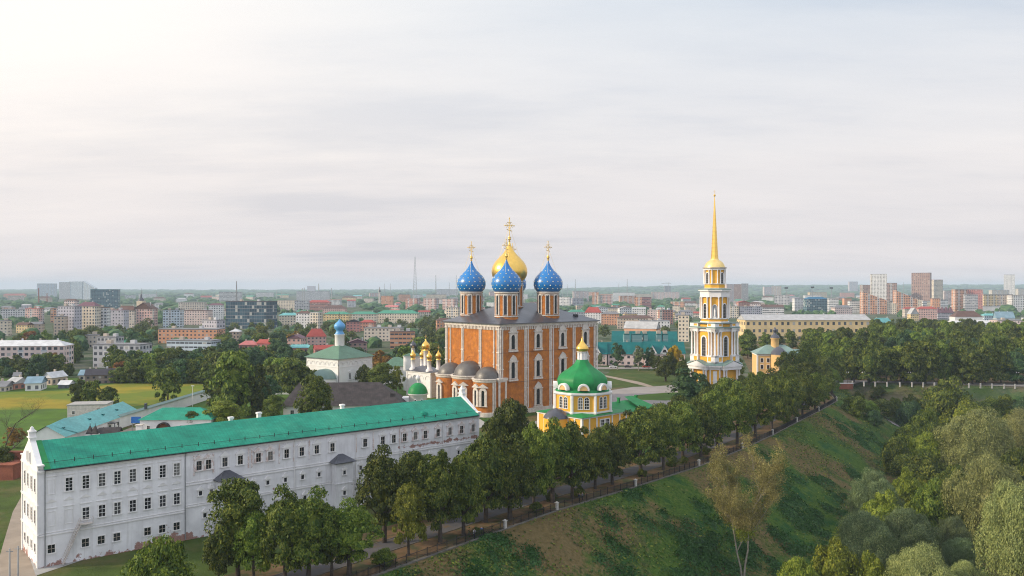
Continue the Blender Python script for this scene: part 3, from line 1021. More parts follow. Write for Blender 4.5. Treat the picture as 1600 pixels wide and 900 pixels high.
# buttress corner pilaster by the near apse
b = MB()
b.box(-1.2, 2.3, -.9, .1, 0, 12.6)
b.build('corner_buttress', M['brick'], cath)
b = MB()
for x in (-.9, 2.0):
    b.lathe([(.4, 1), (.4, 12.4)], 8, (x, -.9, 0))
b.box(-1.6, 2.7, -1.35, .1, 12.5, 13.4)
b.box(-1.4, 2.5, -1.1, .1, 12.0, 12.5)
b.build('corner_trim', M['stone'], cath)
# roof
b = MB()
ez = CE + .25
cx, cyy = 18.0, 16.5
base = [(-1.2, -1.2), (CL + 1.2, -1.2), (CL + 1.2, CW + 1.2), (-1.2, CW + 1.2)]
r1, r2 = (17, 16.3, 39.3), (30, 16.3, 39.3)
b.face([(*base[0], ez), (*base[1], ez), r2, r1])
b.face([(*base[1], ez), (*base[2], ez), r2])
b.face([(*base[2], ez), (*base[3], ez), r1, r2])
b.face([(*base[3], ez), (*base[0], ez), r1])
b.face([(x, y, ez - .25) for x, y in base[::-1]])
for i in range(4):
    p, q2 = base[i], base[(i + 1) % 4]
    b.face([(*p, ez - .25), (*q2, ez - .25), (*q2, ez), (*p, ez)])
croof = b.build('roof', M['slate'], cath)
b = MB()
b.box(39.5, 41.0, 2.5, 3.8, 33.2, 34.9)
b.build('roof_hatch', M['dark'], croof)
# drums and domes
wmD = win_mesh(1.15, 6.0, True, sw=.35, dep=.2, bars=(1, 6), mats=[M['stone'], M['dark']])
pmD = pane_mesh(1.15, 6.0, True)
def drum_dome(cx_, cy_, rd, z0, z1, Rd, hd, domemat, stars, crossh, lab):
    b = MB()
    b.lathe([(rd + .25, z0 - 2.0), (rd + .25, z0 + 1.0), (rd, z0 + 1.5), (rd, z1)], 24, (cx_, cy_, 0), smooth=True)
    dr = b.build('drum', M['brick'], cath)
    b = MB()
    b.lathe([(rd + .05, z1 - .6), (rd + .45, z1 - .35), (rd + .45, z1), (rd, z1 + .01)], 24, (cx_, cy_, 0), smooth=False)
    b.lathe([(rd + .2, z0 + 1.25), (rd + .38, z0 + 1.3), (rd + .38, z0 + 1.6), (rd, z0 + 1.65)], 24, (cx_, cy_, 0), smooth=False)
    b.lathe([(rd + .02, z1 - 1.0), (rd + .22, z1 - .95), (rd + .22, z1 - .7), (rd, z1 - .68)], 24, (cx_, cy_, 0), smooth=False)
    for i in range(8):
        for da in (-.2, .2):
            a = 2 * PI * (i + .5) / 8 + da
            c = (cx_ + rd * math.cos(a), cy_ + rd * math.sin(a), 0)
            b.lathe([(.16, z0 + 1.5), (.16, z1 - .8)], 5, c)
            for zz in np.arange(z0 + 2.2, z1 - 1, 1.1):
                b.lathe([(.16, 0), (.28, .12), (.16, .24)], 5, (c[0], c[1], zz))
    for i in range(40):
        a = 2 * PI * i / 40
        c = (cx_ + (rd + .1) * math.cos(a), cy_ + (rd + .1) * math.sin(a), z1 - 1.5)
        b.lathe([(.17, 0), (.17, .5)], 4, c)
    b.build('drum_trim', M['stone'], dr)
    h_ = z1 - z0 - 3.2
    for i in range(8):
        a = 2 * PI * i / 8
        o = put('window', wmD, dr, (cx_ + (rd) * math.cos(a), cy_ + (rd) * math.sin(a), z0 + 2.1), a + PI / 2)
        put('pane', pmD, o)
        o.scale = (1, 1, h_ / 6.0)
    b = MB()
    prof = onion_prof(Rd, hd, z1 + .02)
    b.lathe([(rd, z1 + .02)] + prof, 32, (cx_, cy_, 0), 0)
    if stars:
        for k, f_ in enumerate((.10, .20, .32, .44, .55, .66)):
            # radius at that height
            for q in range(len(ONION) - 1):
                if ONION[q][1] <= f_ <= ONION[q + 1][1]:
                    u_ = (f_ - ONION[q][1]) / (ONION[q + 1][1] - ONION[q][1])
                    rr = Rd * (ONION[q][0] * (1 - u_) + ONION[q + 1][0] * u_)
                    slope = math.atan2((ONION[q][0] - ONION[q + 1][0]) * Rd, (ONION[q + 1][1] - ONION[q][1]) * hd)
                    break
            ns = [16, 16, 16, 14, 11, 8][k]
            for i in range(ns):
                a = 2 * PI * (i + (k % 2) * .5) / ns
                T0 = b.T
                b.T = Matrix.Translation((cx_ + rr * math.cos(a), cy_ + rr * math.sin(a), z1 + f_ * hd)) @ Matrix.Rotation(a, 4, 'Z') @ Matrix.Rotation(-slope, 4, 'Y')
                P = []
                for j in range(16):
                    r_ = .34 if j % 2 == 0 else .15
                    P.append((.03, r_ * math.sin(2 * PI * j / 16), r_ * math.cos(2 * PI * j / 16)))
                for j in range(16):
                    b.face([P[j], P[(j + 1) % 16], (.16, 0, 0)], 1)
                b.T = T0
    dm = b.build('dome', [domemat, M['star']], cath)
    if lab:
        dm['label'] = lab
    if stars is False:
        pass
    b = MB()
    zt = z1 + hd
    b.lathe([(.25, -.2), (.42, .15), (.25, .5), (.5, .8), (.62, 1.1), (.5, 1.4), (.15, 1.6)], 12, (cx_, cy_, zt))
    b.build('orb', M['gold'], dm)
    cross(dm, (cx_, cy_, zt + 1.4), crossh, M['gold_pale'], True, rd * .95, z1 + hd * .42)
for (t_, s_) in ((8, 6), (28.5, 6), (28.5, 27), (8, 27)):
    drum_dome(t_, s_, 4.05, 33.3, 43.6, 5.5, 11.9, M['blue_dome'], True, 5.6, 'blue onion dome covered in gilt stars')
drum_dome(18.2, 16.5, 5.0, 36.5, 47.6, 6.85, 15.0, M['gold'], None, 7.4, 'large gilded central onion dome')
# apses
for k, (yc, r_, zt, hh) in enumerate(((4.6, 4.9, 12.9, 4.0), (15.4, 6.0, 13.3, 5.0), (26.8, 5.2, 12.9, 4.0))):
    ox = -2.0
    b = MB()
    b.lathe([(r_, 0), (r_, zt)], 24, (ox, yc, 0), 0, True, R(90), R(270))
    b.box(ox, .1, yc - r_, yc + r_, 0, zt)
    ap = b.build('apse', M['brick'], cath)
    b = MB()
    b.lathe([(r_ + .1, 0), (r_ + .5, .02), (r_ + .5, 1.5), (r_ + .1, 1.6)], 24, (ox, yc, 0), 0, False, R(90), R(270))
    b.lathe([(r_, zt - 1.0), (r_ + .3, zt - .7), (r_ + .35, zt - .2), (r_ + .65, zt), (r_ + .65, zt + .3), (r_ - .2, zt + .35)], 24, (ox, yc, 0), 0, False, R(90), R(270))
    for a in (100, 258):
        c = (ox + r_ * math.cos(R(a)), yc + r_ * math.sin(R(a)), 0)
        b.lathe([(.38, 1.5), (.38, zt - .8)], 8, c)
        c = (ox + r_ * math.cos(R(a + 9)), yc + r_ * math.sin(R(a + 9)), 0)
        b.lathe([(.3, 1.5), (.3, zt - .8)], 8, c)
    b.build('apse_trim', M['stone'], ap)
    b = MB()
    prof = [(1.0, 0), (.97, .2), (.88, .45), (.72, .68), (.5, .86), (.25, .97), (0.01, 1.0)]
    b.lathe([(a_ * (r_ - .3), zt + .3 + c_ * hh) for a_, c_ in prof], 28, (ox + .3, yc, 0))
    b.build('apse_dome', M['apse_dome'], ap)
    for a in ((180, 215) if k < 2 else (185,)):
        A = R(a)
        o = put('window', win_mesh(1.1, 5.5, True, sw=.85, dep=.45, bars=(1, 5), ped=1.3, mats=[M['stone'], M['dark']]) if (k, a) == (0, 180) else bpy.data.meshes['window_apse'], ap, (ox + (r_ - .02) * math.cos(A), yc + (r_ - .02) * math.sin(A), 3.8), A + PI / 2)
        if (k, a) == (0, 180):
            o.data.name = 'window_apse'
            pmA = pane_mesh(1.1, 5.5, True)
        put('pane', pmA, o)

# ================================================================ the bell tower
TX, TY = 316.5 * 355 / F, 355.0
tow = thing('bell_tower', 'tall tiered yellow and white bell tower topped by a golden needle spire', 'bell tower', (TX, TY, 0), R(32.4))
Wh, Ye = M['stone_white'], M['yellow']
def chamf(h, c):
    return [(-h + c, -h), (h - c, -h), (h, -h + c), (h, h - c), (h - c, h), (-h + c, h), (-h, h - c), (-h, -h + c)]
def colm(b, x, y, z0, z1, r, seg=10):
    b.lathe([(r * 1.35, z0), (r * 1.35, z0 + r * .5), (r, z0 + r * .8), (r * .88, z1 - r * 1.4), (r * 1.3, z1 - r * .5), (r * 1.3, z1)], seg, (x, y, 0))
zz_ = lambda y: ZAT(y, TY)
# tier 1
t1h = 8.3
t1 = MB(); t1.prism(chamf(t1h, 3.0), 0, 12.0)
tier = t1.build('first_tier', Ye, tow)
b = MB()
b.prism(chamf(t1h + .5, 3.0), 0, 1.2)
b.prism(chamf(t1h + .45, 3.1), 11.0, 12.2)
b.prism(chamf(t1h + 1.4, 3.2), 12.2, 12.8)
for k in range(4):
    b.T = Matrix.Rotation(k * PI / 2, 4, 'Z')
    y = -t1h - 1.3
    for x in (-4.4, -3.1, 3.1, 4.4):
        colm(b, x, y, 1.2, 11.0, .44)
    b.box(-5.2, 5.2, -t1h - 2.0, -t1h + .1, 11.0, 12.2)
    b.box(-5.6, 5.6, -t1h - 2.4, -t1h + .1, 12.2, 12.6)
    for s_ in (-1,):
        b.face([(-5.6, -t1h - 2.4, 12.6), (5.6, -t1h - 2.4, 12.6), (0, -t1h - 2.4, 14.6)])
    # chamfer corner niche frame
    b.T = Matrix.Rotation(k * PI / 2 + PI / 4, 4, 'Z')
    dd_ = (2 * t1h - 3.0) / math.sqrt(2)
    b.box(-2.2, -1.7, -dd_ - .25, -dd_, 1.2, 11.0)
    b.box(1.7, 2.2, -dd_ - .25, -dd_, 1.2, 11.0)
    b.box(-.75, .75, -dd_ - .12, -dd_, 1.2, 10.4)
    b.box(-1.0, 1.0, -dd_ - .3, -dd_, 6.2, 6.5)
b.build('portico', Wh, tier)
b = MB()
for k in range(4):
    b.T = Matrix.Rotation(k * PI / 2, 4, 'Z')
    b.face([(-5.8, -t1h - 2.6, 12.72), (0, -t1h - 2.6, 14.85), (0, -t1h + 1.0, 14.85), (-5.8, -t1h + 1.0, 12.72)])
    b.face([(5.8, -t1h - 2.6, 12.72), (5.8, -t1h + 1.0, 12.72), (0, -t1h + 1.0, 14.85), (0, -t1h - 2.6, 14.85)])
P = chamf(t1h + 1.5, 3.2)
Q = chamf(7.2, 1.8)
for i in range(8):
    j = (i + 1) % 8
    b.T = Matrix.Identity(4)
    b.face([(*P[i], 12.82), (*P[j], 12.82), (*Q[j], 13.9), (*Q[i], 13.9)])
b.build('tier_roof', M['grey_green'], tier)
niche_m, niche_p = win_mesh(1.9, 5.2, True, sw=.35, dep=.2, bars=(1, 3), mats=[Wh, Wh]), pane_mesh(1.9, 5.2, True)
for k in range(4):
    add_win(tier, niche_m, niche_p, (t1h) * math.sin(k * PI / 2), -t1h * math.cos(k * PI / 2), 2.0, k * PI / 2)
# tier 2
z20, z21 = 13.7, zz_(517)
h2 = 6.1
b = MB(); b.prism(chamf(h2, 1.2), z20, z21 + 3.0)
tier = b.build('second_tier', Ye, tow)
b = MB()
for k in range(4):
    b.T = Matrix.Rotation(k * PI / 2, 4, 'Z')
    for sx in (-1, 1):
        xa, xb = sorted((sx * 2.7, sx * 7.3))
        b.box(xa, xb, -7.3, -5.0, z20, z20 + .6)
        b.box(xa, xb, -7.3, -5.0, z20 + 2.4, z20 + 3.0)
        b.box(xa + .05, xa + .5, -7.2, -5.0, z20 + .6, z20 + 2.4)
        b.box(xb - .5, xb - .05, -7.2, -5.0, z20 + .6, z20 + 2.4)
        for x in (3.3, 4.8, 6.6):
            colm(b, sx * x, -6.75, z20 + 3.0, z21, .42)
        b.box(xa, xb, -7.3, -5.0, z21, z21 + 1.1)
        b.box(xa - .25, xb + .25, -7.6, -5.0, z21 + 1.1, z21 + 1.5)
        b.box(xa, xb, -7.2, -5.0, z21 + 2.0, z21 + 2.3)
        b.box(xa, xb, -7.2, -5.0, z21 + 3.2, z21 + 3.5)
        b.box(xa, xa + .4, -7.15, -5.0, z21 + 2.3, z21 + 3.2)
        b.box(xb - .4, xb, -7.15, -5.0, z21 + 2.3, z21 + 3.2)
    b.box(-2.7, 2.7, -6.45, -5.0, z21, z21 + 1.0)
    b.box(-2.7, 2.7, -6.7, -5.0, z21 + 1.0, z21 + 1.5)
    b.box(-2.7, 2.7, -6.4, -5.0, z21 + 3.2, z21 + 3.5)
b.build('colonnade', Wh, tier)
b = MB()
for k in range(4):
    b.T = Matrix.Rotation(k * PI / 2, 4, 'Z')
    for sx in (-1, 1):
        xa, xb = sorted((sx * 2.75, sx * 7.25))
        b.box(xa + .5, xb - .5, -7.1, -5.0, z20 + .6, z20 + 2.4)
        b.box(xa + .4, xb - .4, -7.0, -5.0, z21 + 2.3, z21 + 3.2)
b.build('pedestal_panel', Ye, tier)
b = MB()
b.prism(chamf(7.75, .4), z21 + 1.5, z21 + 1.62)
b.prism(chamf(7.55, .4), z21 + 1.62, z21 + 2.0, 0)
b.prism(chamf(7.5, .4), z21 + 3.5, z21 + 3.75)
b.build('cornice_sheet', M['grey_green'], tier)
belm, bel_shade = win_mesh(2.3, 8.2, True, sw=.55, dep=.35, bars=(2, 6), mats=[Wh, M['frame']]), pane_mesh(2.3, 8.2, True)  # dark panes stand for the shade inside the open arches
for k in range(4):
    add_win(tier, belm, bel_shade, h2 * math.sin(k * PI / 2), -h2 * math.cos(k * PI / 2), z20 + 2.6, k * PI / 2, 'belfry_arch')
# tier 3: octagon
z30, z31 = z21 + 3.7, zz_(464)
def octa(r, off=PI / 8):
    return [(r * math.cos(off + i * PI / 4), r * math.sin(off + i * PI / 4)) for i in range(8)]
b = MB(); b.prism(octa(5.9), z30, z31 + .5)
tier = b.build('third_tier', Ye, tow)
b = MB()
b.prism(octa(6.5), z30, z30 + .5)
b.prism(octa(6.4), z30 + 1.5, z30 + 1.9)
for i in range(8):
    a = PI / 8 + i * PI / 4
    for da in (-.13, .13):
        colm(b, 6.15 * math.cos(a + da), 6.15 * math.sin(a + da), z30 + 1.9, z31, .32)
b.prism(octa(6.6), z31, z31 + 2.6)
b.prism(octa(7.3), z31 + 2.6, z31 + 3.1)
b.build('colonnade', Wh, tier)
b = MB()
b.prism(octa(7.4), z31 + 3.1, z31 + 3.3)
P, Q = octa(7.3), octa(5.3)
for i in range(8):
    j = (i + 1) % 8
    b.face([(*P[i], z31 + 3.31), (*P[j], z31 + 3.31), (*Q[j], z31 + 3.7), (*Q[i], z31 + 3.7)])
b.build('cornice_sheet', M['grey_green'], tier)
ap_in = 5.9 * math.cos(PI / 8)
bm3, arch_shade3 = win_mesh(1.75, 6.0, True, sw=.32, dep=.3, bars=(1, 4), mats=[Wh, M['frame']]), pane_mesh(1.75, 6.0, True)  # dark sheet painted for the shaded interior behind each arch
b = MB()
b.prism([(x, -.1 + 0 * z) for x, z in [(0, 0)]] * 0 + [(-.6, -.5), (.6, -.5), (.6, 0), (-.6, 0)], 0, .8)
b.lathe([(.38, .8), (.45, 1.6), (.34, 2.6), (.42, 3.2), (.16, 3.45), (.22, 3.7), (.2, 4.0), (0, 4.15)], 10, (0, -.3, 0))
statue = b.mesh('statue', Wh)
nichem = win_mesh(1.7, 5.6, True, sw=.25, dep=.3, bars=(0, 0), mats=[Wh, Wh])
nichep = pane_mesh(1.7, 5.6, True, M['steel'])
for i in range(8):
    a = i * PI / 4
    x, y = ap_in * math.cos(a), ap_in * math.sin(a)
    if i % 2 == 0:
        add_win(tier, bm3, arch_shade3, x, y, z30 + 1.9, a + PI / 2, 'belfry_arch')
    else:
        o = put('niche', nichem, tier, (x, y, z30 + 1.9), a + PI / 2)
        put('niche_back', nichep, o)
        put('statue', statue, o)
# tier 4
z40, z41 = z31 + 3.6, zz_(421)
b = MB(); b.prism(octa(4.5), z40, z41 + .5)
tier = b.build('fourth_tier', Ye, tow)
b = MB()
b.prism(octa(4.85), z40, z40 + .3)
b.prism(octa(4.85), z40 + 1.8, z40 + 2.1)
for i in range(8):
    a = PI / 8 + i * PI / 4
    for da in (-.14, .14):
        colm(b, 4.55 * math.cos(a + da), 4.55 * math.sin(a + da), z40 + 2.1, z41, .26, 8)
b.prism(octa(4.95), z41 - .3, z41 + .4)
b.build('colonnade', Wh, tier)
b = MB()
b.prism(octa(5.35), z41 + .4, z41 + .85)
b.build('cornice', M['dark'] if False else M['frame'], tier)
bm4, arch_shade4 = win_mesh(1.35, 4.6, True, sw=.25, dep=.2, bars=(1, 4), mats=[Wh, M['frame']]), pane_mesh(1.35, 4.6, True)  # dark sheet in place of the shade within the arch opening
ap4 = 4.5 * math.cos(PI / 8)
for i in range(0, 8, 2):
    a = i * PI / 4
    add_win(tier, bm4, arch_shade4, ap4 * math.cos(a), ap4 * math.sin(a), z40 + 2.1, a + PI / 2, 'belfry_arch')
b = MB()
zc = z41 + .85
b.lathe([(4.4, zc), (4.1, zc + 1.0), (3.5, zc + 2.0), (2.6, zc + 2.8), (1.9, zc + 3.1), (1.75, zc + 3.6)], 28)
b.build('cupola', M['gold_pale'], tow)
b = MB()
zs = zc + 3.5
b.lathe([(1.75, zs), (1.55, zs + .4), (1.3, zs + 4), (.10, 84.2)], 8, smooth=False)
for k in range(1, 16):
    f_ = k / 16
    z = zs + (84.2 - zs) * f_
    r_ = 1.5 * (1 - f_) + .12
    b.lathe([(r_ - .02, 0), (r_ + .03, .06), (r_ - .02, .12)], 8, (0, 0, z), smooth=False)
sp = b.build('spire', M['gold'], tow)
b = MB()
b.lathe([(0, 0), (.4, .3), (.5, .6), (.4, .9), (0, 1.2)], 10, (0, 0, 83.9))
b.build('orb', M['gold'], sp)
cross(sp, (0, 0, 84.7), 2.2, M['gold'])

# ================================================================ yellow church with the swelling green dome
YC = (20.5, 244.0)
YR = math.atan2(14, 15)
yc = thing('church', 'yellow church with large swelling green dome behind the line of trees', 'church', (*YC, 0), YR)
S1, S2, H1 = 20.5, 18.3, 6.9
b = MB(); b.box(0, S1, 0, S2, 0, H1)
b.build('wall', M['yellow'], yc)
b = MB()
for x0, x1 in ((-.12, .5), (3.0, 3.5), (6.3, 6.8), (13.4, 13.9), (16.9, 17.4), (S1 - .5, S1 + .12)):
    b.box(x0, x1, -.15, .02, 0, H1 - .5)
for y0, y1 in ((-.12, .5), (2.6, 3.1), (15.2, 15.7), (S2 - .5, S2 + .12), (12.2, 12.7), (5.4, 5.9)):
    b.box(-.15, .02, y0, y1, 0, H1 - .5)
b.box(-.3, S1 + .3, -.3, S2 + .3, H1 - .5, H1 - .02)
b.build('trim', Wh, yc)
OC = (S1 / 2, S2 / 2)
b = MB()
P = [(-.7, -.7), (S1 + .7, -.7), (S1 + .7, S2 + .7), (-.7, S2 + .7)]
for i in range(4):
    p, q2 = P[i], P[(i + 1) % 4]
    b.face([(*p, H1), (*q2, H1), (OC[0] + (q2[0] - OC[0]) * .45, OC[1] + (q2[1] - OC[1]) * .45, H1 + .9), (OC[0] + (p[0] - OC[0]) * .45, OC[1] + (p[1] - OC[1]) * .45, H1 + .9)])
b.face([(*p, H1 - .02) for p in P[::-1]])
b.build('lower_roof', M['green_dome'], yc)
RO = 9.1
def oc(r, off=PI / 8):
    return [(OC[0] + r * math.cos(off + i * PI / 4), OC[1] + r * math.sin(off + i * PI / 4)) for i in range(8)]
b = MB(); b.prism(oc(RO), H1 - .5, 13.3)
octo = b.build('octagon', M['yellow'], yc)
b = MB()
for i in range(8):
    a = PI / 8 + i * PI / 4
    b.lathe([(.62, H1 + .3), (.62, H1 + .8), (.48, H1 + .9), (.48, 12.7), (.7, 13.0)], 6, (OC[0] + RO * math.cos(a), OC[1] + RO * math.sin(a), 0), smooth=False)
b.prism(oc(RO + .25), 12.6, 12.9)
b.prism(oc(RO + .6), 12.9, 13.4)
b.prism(oc(RO + .3), H1 + .4, H1 + .9)
apo = RO * math.cos(PI / 8)
for i in range(8):     # round kokoshnik gables over each side
    a = i * PI / 4
    b.T = Matrix.Translation((OC[0] + (apo + .35) * math.cos(a), OC[1] + (apo + .35) * math.sin(a), 13.4)) @ Matrix.Rotation(a + PI / 2, 4, 'Z')
    n = 12
    ring = [(1.75 * math.cos(PI * k / n * 1.12 - .19), 1.05 + 1.75 * math.sin(PI * k / n * 1.12 - .19)) for k in range(n + 1)]
    inn = [(x * .68, 1.05 + (z - 1.05) * .68) for x, z in ring]
    for k in range(n):
        b.face([(ring[k][0], -.25, ring[k][1]), (ring[k + 1][0], -.25, ring[k + 1][1]), (inn[k + 1][0], -.25, inn[k + 1][1]), (inn[k][0], -.25, inn[k][1])][::-1])
        b.face([(ring[k][0], -.25, ring[k][1]), (ring[k][0], 1.2, ring[k][1]), (ring[k + 1][0], 1.2, ring[k + 1][1]), (ring[k + 1][0], -.25, ring[k + 1][1])][::-1])
    b.face([(x, -.12, z) for x, z in inn], 1)
    b.lathe([(.4, 0), (.3, .1), (0, .12)], 8, (0, 0, 0), 0) if False else None
b.T = Matrix.Identity(4)
b.build('kokoshnik', [Wh, M['ochre']], octo)
wY, pY = win_mesh(1.25, 3.4, True, sw=.18, dep=.15, bars=(1, 3), mats=[Wh, Wh], fw=.09), pane_mesh(1.25, 3.4, True)
for i in range(8):
    a = i * PI / 4
    for s_ in (-.95, .95):
        x = OC[0] + apo * math.cos(a) - s_ * math.sin(a)
        y = OC[1] + apo * math.sin(a) + s_ * math.cos(a)
        add_win(octo, wY, pY, x, y, 8.7, a + PI / 2)
b = MB()
dp = [(8.6, 13.45), (8.3, 14.0), (7.2, 14.1), (7.75, 15.0), (8.0, 16.0), (7.9, 17.0), (7.4, 18.0), (6.3, 19.0), (4.7, 20.1), (3.2, 21.0), (2.3, 21.9), (1.8, 22.6)]
b.lathe([(r_, z) for r_, z in dp], 8, (OC[0], OC[1], 0), 0, False, PI / 8, PI / 8 + 2 * PI)
def facet_smooth(prof, nseg, c, m):
    """eight gently curved sectors with a crisp rib between them"""
    b = MB()
    for i in range(8):
        a0, a1 = PI / 8 + i * PI / 4, PI / 8 + (i + 1) * PI / 4
        k = 5
        rows = []
        for r_, z in prof:
            rows.append(b.pts([(c[0] + r_ * (math.cos(a0 + (a1 - a0) * j / k)) * (0.955 + .045 * (abs(j / k - .5) * 2) ** 2), c[1] + r_ * (math.sin(a0 + (a1 - a0) * j / k)) * (0.955 + .045 * (abs(j / k - .5) * 2) ** 2), z) for j in range(k + 1)]))
        for q in range(len(rows) - 1):
            for j in range(k):
                b.f.append((rows[q] + j, rows[q] + j + 1, rows[q + 1] + j + 1, rows[q + 1] + j)); b.m.append(0); b.sm.append(True)
    return b
dome = facet_smooth([(8.7, 13.45), (8.4, 13.95), (7.3, 14.1), (7.6, 14.6), (7.95, 15.3), (8.12, 16.1), (8.05, 16.9), (7.7, 17.6), (6.95, 18.4), (5.8, 19.2), (4.5, 20.0), (3.4, 20.8), (2.6, 21.6), (2.1, 22.3), (1.8, 22.9)], 8, OC, 0).build('green_dome', M['green_dome'], yc)
b = MB()
b.lathe([(1.5, 22.4), (1.35, 25.0), (1.75, 25.15), (1.75, 25.4)], 10, (*OC, 0), smooth=False)
for i in range(10):
    a = 2 * PI * i / 10
    b.lathe([(.14, 22.6), (.14, 25.0)], 5, (OC[0] + 1.45 * math.cos(a), OC[1] + 1.45 * math.sin(a), 0))
b.build('lantern', Wh, dome)
b = MB()
b.lathe([(1.75, 25.4), (1.8, 25.9), (1.95, 25.95), (2.0, 26.3), (1.8, 26.8), (1.3, 27.4), (.7, 28.1), (.35, 28.8), (.15, 29.5), (.08, 30)], 20, (*OC, 0))
b.build('gold_cupola', M['gold'], dome)
cross(dome, (*OC, 29.8), 2.2, M['gold_pale'])
# apse with a grey dome to the front left, nave to the right
b = MB()
b.lathe([(3.6, 0), (3.6, 6.1)], 20, (-1.5, 9.2, 0), 0, True, R(90), R(270))
b.box(-1.5, .05, 5.6, 12.8, 0, 6.1)
ap = b.build('apse', M['yellow'], yc)
b = MB(); b.lathe([(3.9, 6.1), (3.6, 6.7), (2.8, 7.7), (1.7, 8.5), (0.01, 9.0)], 20, (-1.3, 9.2, 0))
b.build('apse_dome', M['slate'], ap)
wYl, pYl = win_mesh(1.7, 2.6, False, sw=.25, dep=.2, bars=(2, 2), mats=[Wh, Wh]), pane_mesh(1.7, 2.6)
for x in (9.0, 11.3):
    add_win(yc, wYl, pYl, x, 0, 2.8)
# nave: long low hall going to the right rear
b = MB()
b.box(S1, S1 + 20, 3.5, S2 - 2.0, 0, 5.6)
nave = b.build('nave', M['yellow'], yc)
b = MB()
ym = (3.5 + S2 - 2) / 2
for yy, rev in ((2.9, False), (S2 - 1.4, True)):
    P = [(S1 - .5, yy, 5.6), (S1 + 20.5, yy, 5.6), (S1 + 17, ym, 8.2), (S1 - .5, ym, 8.2)]
    b.face(P[::-1] if rev else P)
b.face([(S1 + 20.5, 2.9, 5.6), (S1 + 20.5, S2 - 1.4, 5.6), (S1 + 17, ym, 8.2)])
b.face([(S1 + 11, 2.6, 6.0), (S1 + 15, ym, 9.4), (S1 + 11, ym, 9.4)])
b.face([(S1 + 15, ym, 9.4), (S1 + 11, 2.6, 6.0), (S1 + 19, 2.6, 6.0)])
b.build('nave_roof', M['green_dome'], nave)
for x in (S1 + 2, S1 + 7, S1 + 16):
    b = MB(); b.box(x, x + .7, ym - 1, ym - .3, 6.5, 9.2); b.box(x - .1, x + .8, ym - 1.1, ym - .2, 9.2, 9.5)
    b.build('chimney', M['green_dome'], nave)
b = MB()
b.lathe([(1.6, 0), (1.6, 12.5), (1.9, 12.6), (1.9, 12.9)], 8, (S1 + 8, S2 + 3.5, 0), smooth=False)
bt = b.build('side_turret', Wh, yc)
b = MB(); b.lathe([(2.1, 12.9), (2.3, 13.6), (1.9, 14.6), (.9, 15.3), (0.05, 15.7)], 16, (S1 + 8, S2 + 3.5, 0))
b.build('turret_dome', M['pale_green_roof'], bt)

# ================================================================ white church with the sky-blue dome
BC, BR_ = (-71.9, 345.0), R(55)
bc = thing('church', 'square white church with pale green tent roof and small sky-blue dome', 'church', (*BC, 0), BR_)
S = 19.6
b = MB(); b.box(0, S, 0, S, 0, 15.3)
b.build('wall', M['white'], bc)
b = MB()
b.box(-.25, S + .25, -.25, S + .25, 15.0, 15.5)
b.box(-.12, S + .12, -.12, S + .12, 11.9, 12.15)
for a0 in (0, S - .5):
    b.box(a0, a0 + .5, -.15, .02, 0, 12)
    b.box(-.15, .02, a0, a0 + .5, 0, 12)
for i in range(7):
    xc = S * (i + .5) / 7
    prev = None
    for k in range(9):
        a = PI * k / 8
        p = (xc - 1.1 * math.cos(a), 12.6 + 1.5 * math.sin(a))
        if prev:
            b.tube((prev[0], -.05, prev[1]), (p[0], -.05, p[1]), .12, seg=4)
            b.tube((-.05, prev[0], prev[1]), (-.05, p[0], p[1]), .12, seg=4)
        prev = p
b.build('trim', M['stone_white'], bc)
b = MB()
e, h = .9, 15.5
P = [(-e, -e), (S + e, -e), (S + e, S + e), (-e, S + e)]
for i in range(4):
    b.face([(*P[i], h), (*P[(i + 1) % 4], h), (S / 2, S / 2, 21.2)])
b.face([(*p, h - .05) for p in P[::-1]])
rf = b.build('roof', M['pale_green_roof'], bc)
b = MB(); b.lathe([(2.05, 18.6), (2.05, 24.6), (2.3, 24.8), (2.3, 25.1)], 16, (S / 2, S / 2, 0))
dr = b.build('drum', Wh, bc)
b = MB(); b.lathe([(2.15, 25.1), (1.45, 26.2), (1.5, 26.8), (2.1, 27.4), (2.45, 28.2), (2.4, 28.9), (1.9, 29.7), (1.0, 30.4), (.4, 31.1), (.1, 31.8)], 20, (S / 2, S / 2, 0))
dm = b.build('dome', M['lightblue'], dr)
cross(dm, (S / 2, S / 2, 31.6), 2.8, M['dark'])
wB, pB = win_mesh(.9, 2.6, False, sw=.35, dep=.2, bars=(0, 2), ped=.7), pane_mesh(.9, 2.6)
for x in (6.3, 11.8):
    add_win(bc, wB, pB, x, 0, 6.6)
b = MB()
b.lathe([(5.6, 0), (5.6, 7.3)], 20, (-1.5, 7.0, 0), 0, True, R(90), R(270))
b.box(-1.5, .05, 1.4, 12.6, 0, 7.3)
ap = b.build('apse', M['white'], bc)
b = MB(); b.lathe([(6.0, 7.3), (5.5, 8.4), (4.4, 9.8), (2.8, 10.8), (0.01, 11.3)], 20, (-1.0, 7.0, 0))
b.build('apse_dome', M['grey_green'], ap)
b = MB(); b.tube((-.2, -.2, 0), (-.2, -.2, 15), .12, seg=6)
b.build('downpipe', M['dark'], bc)

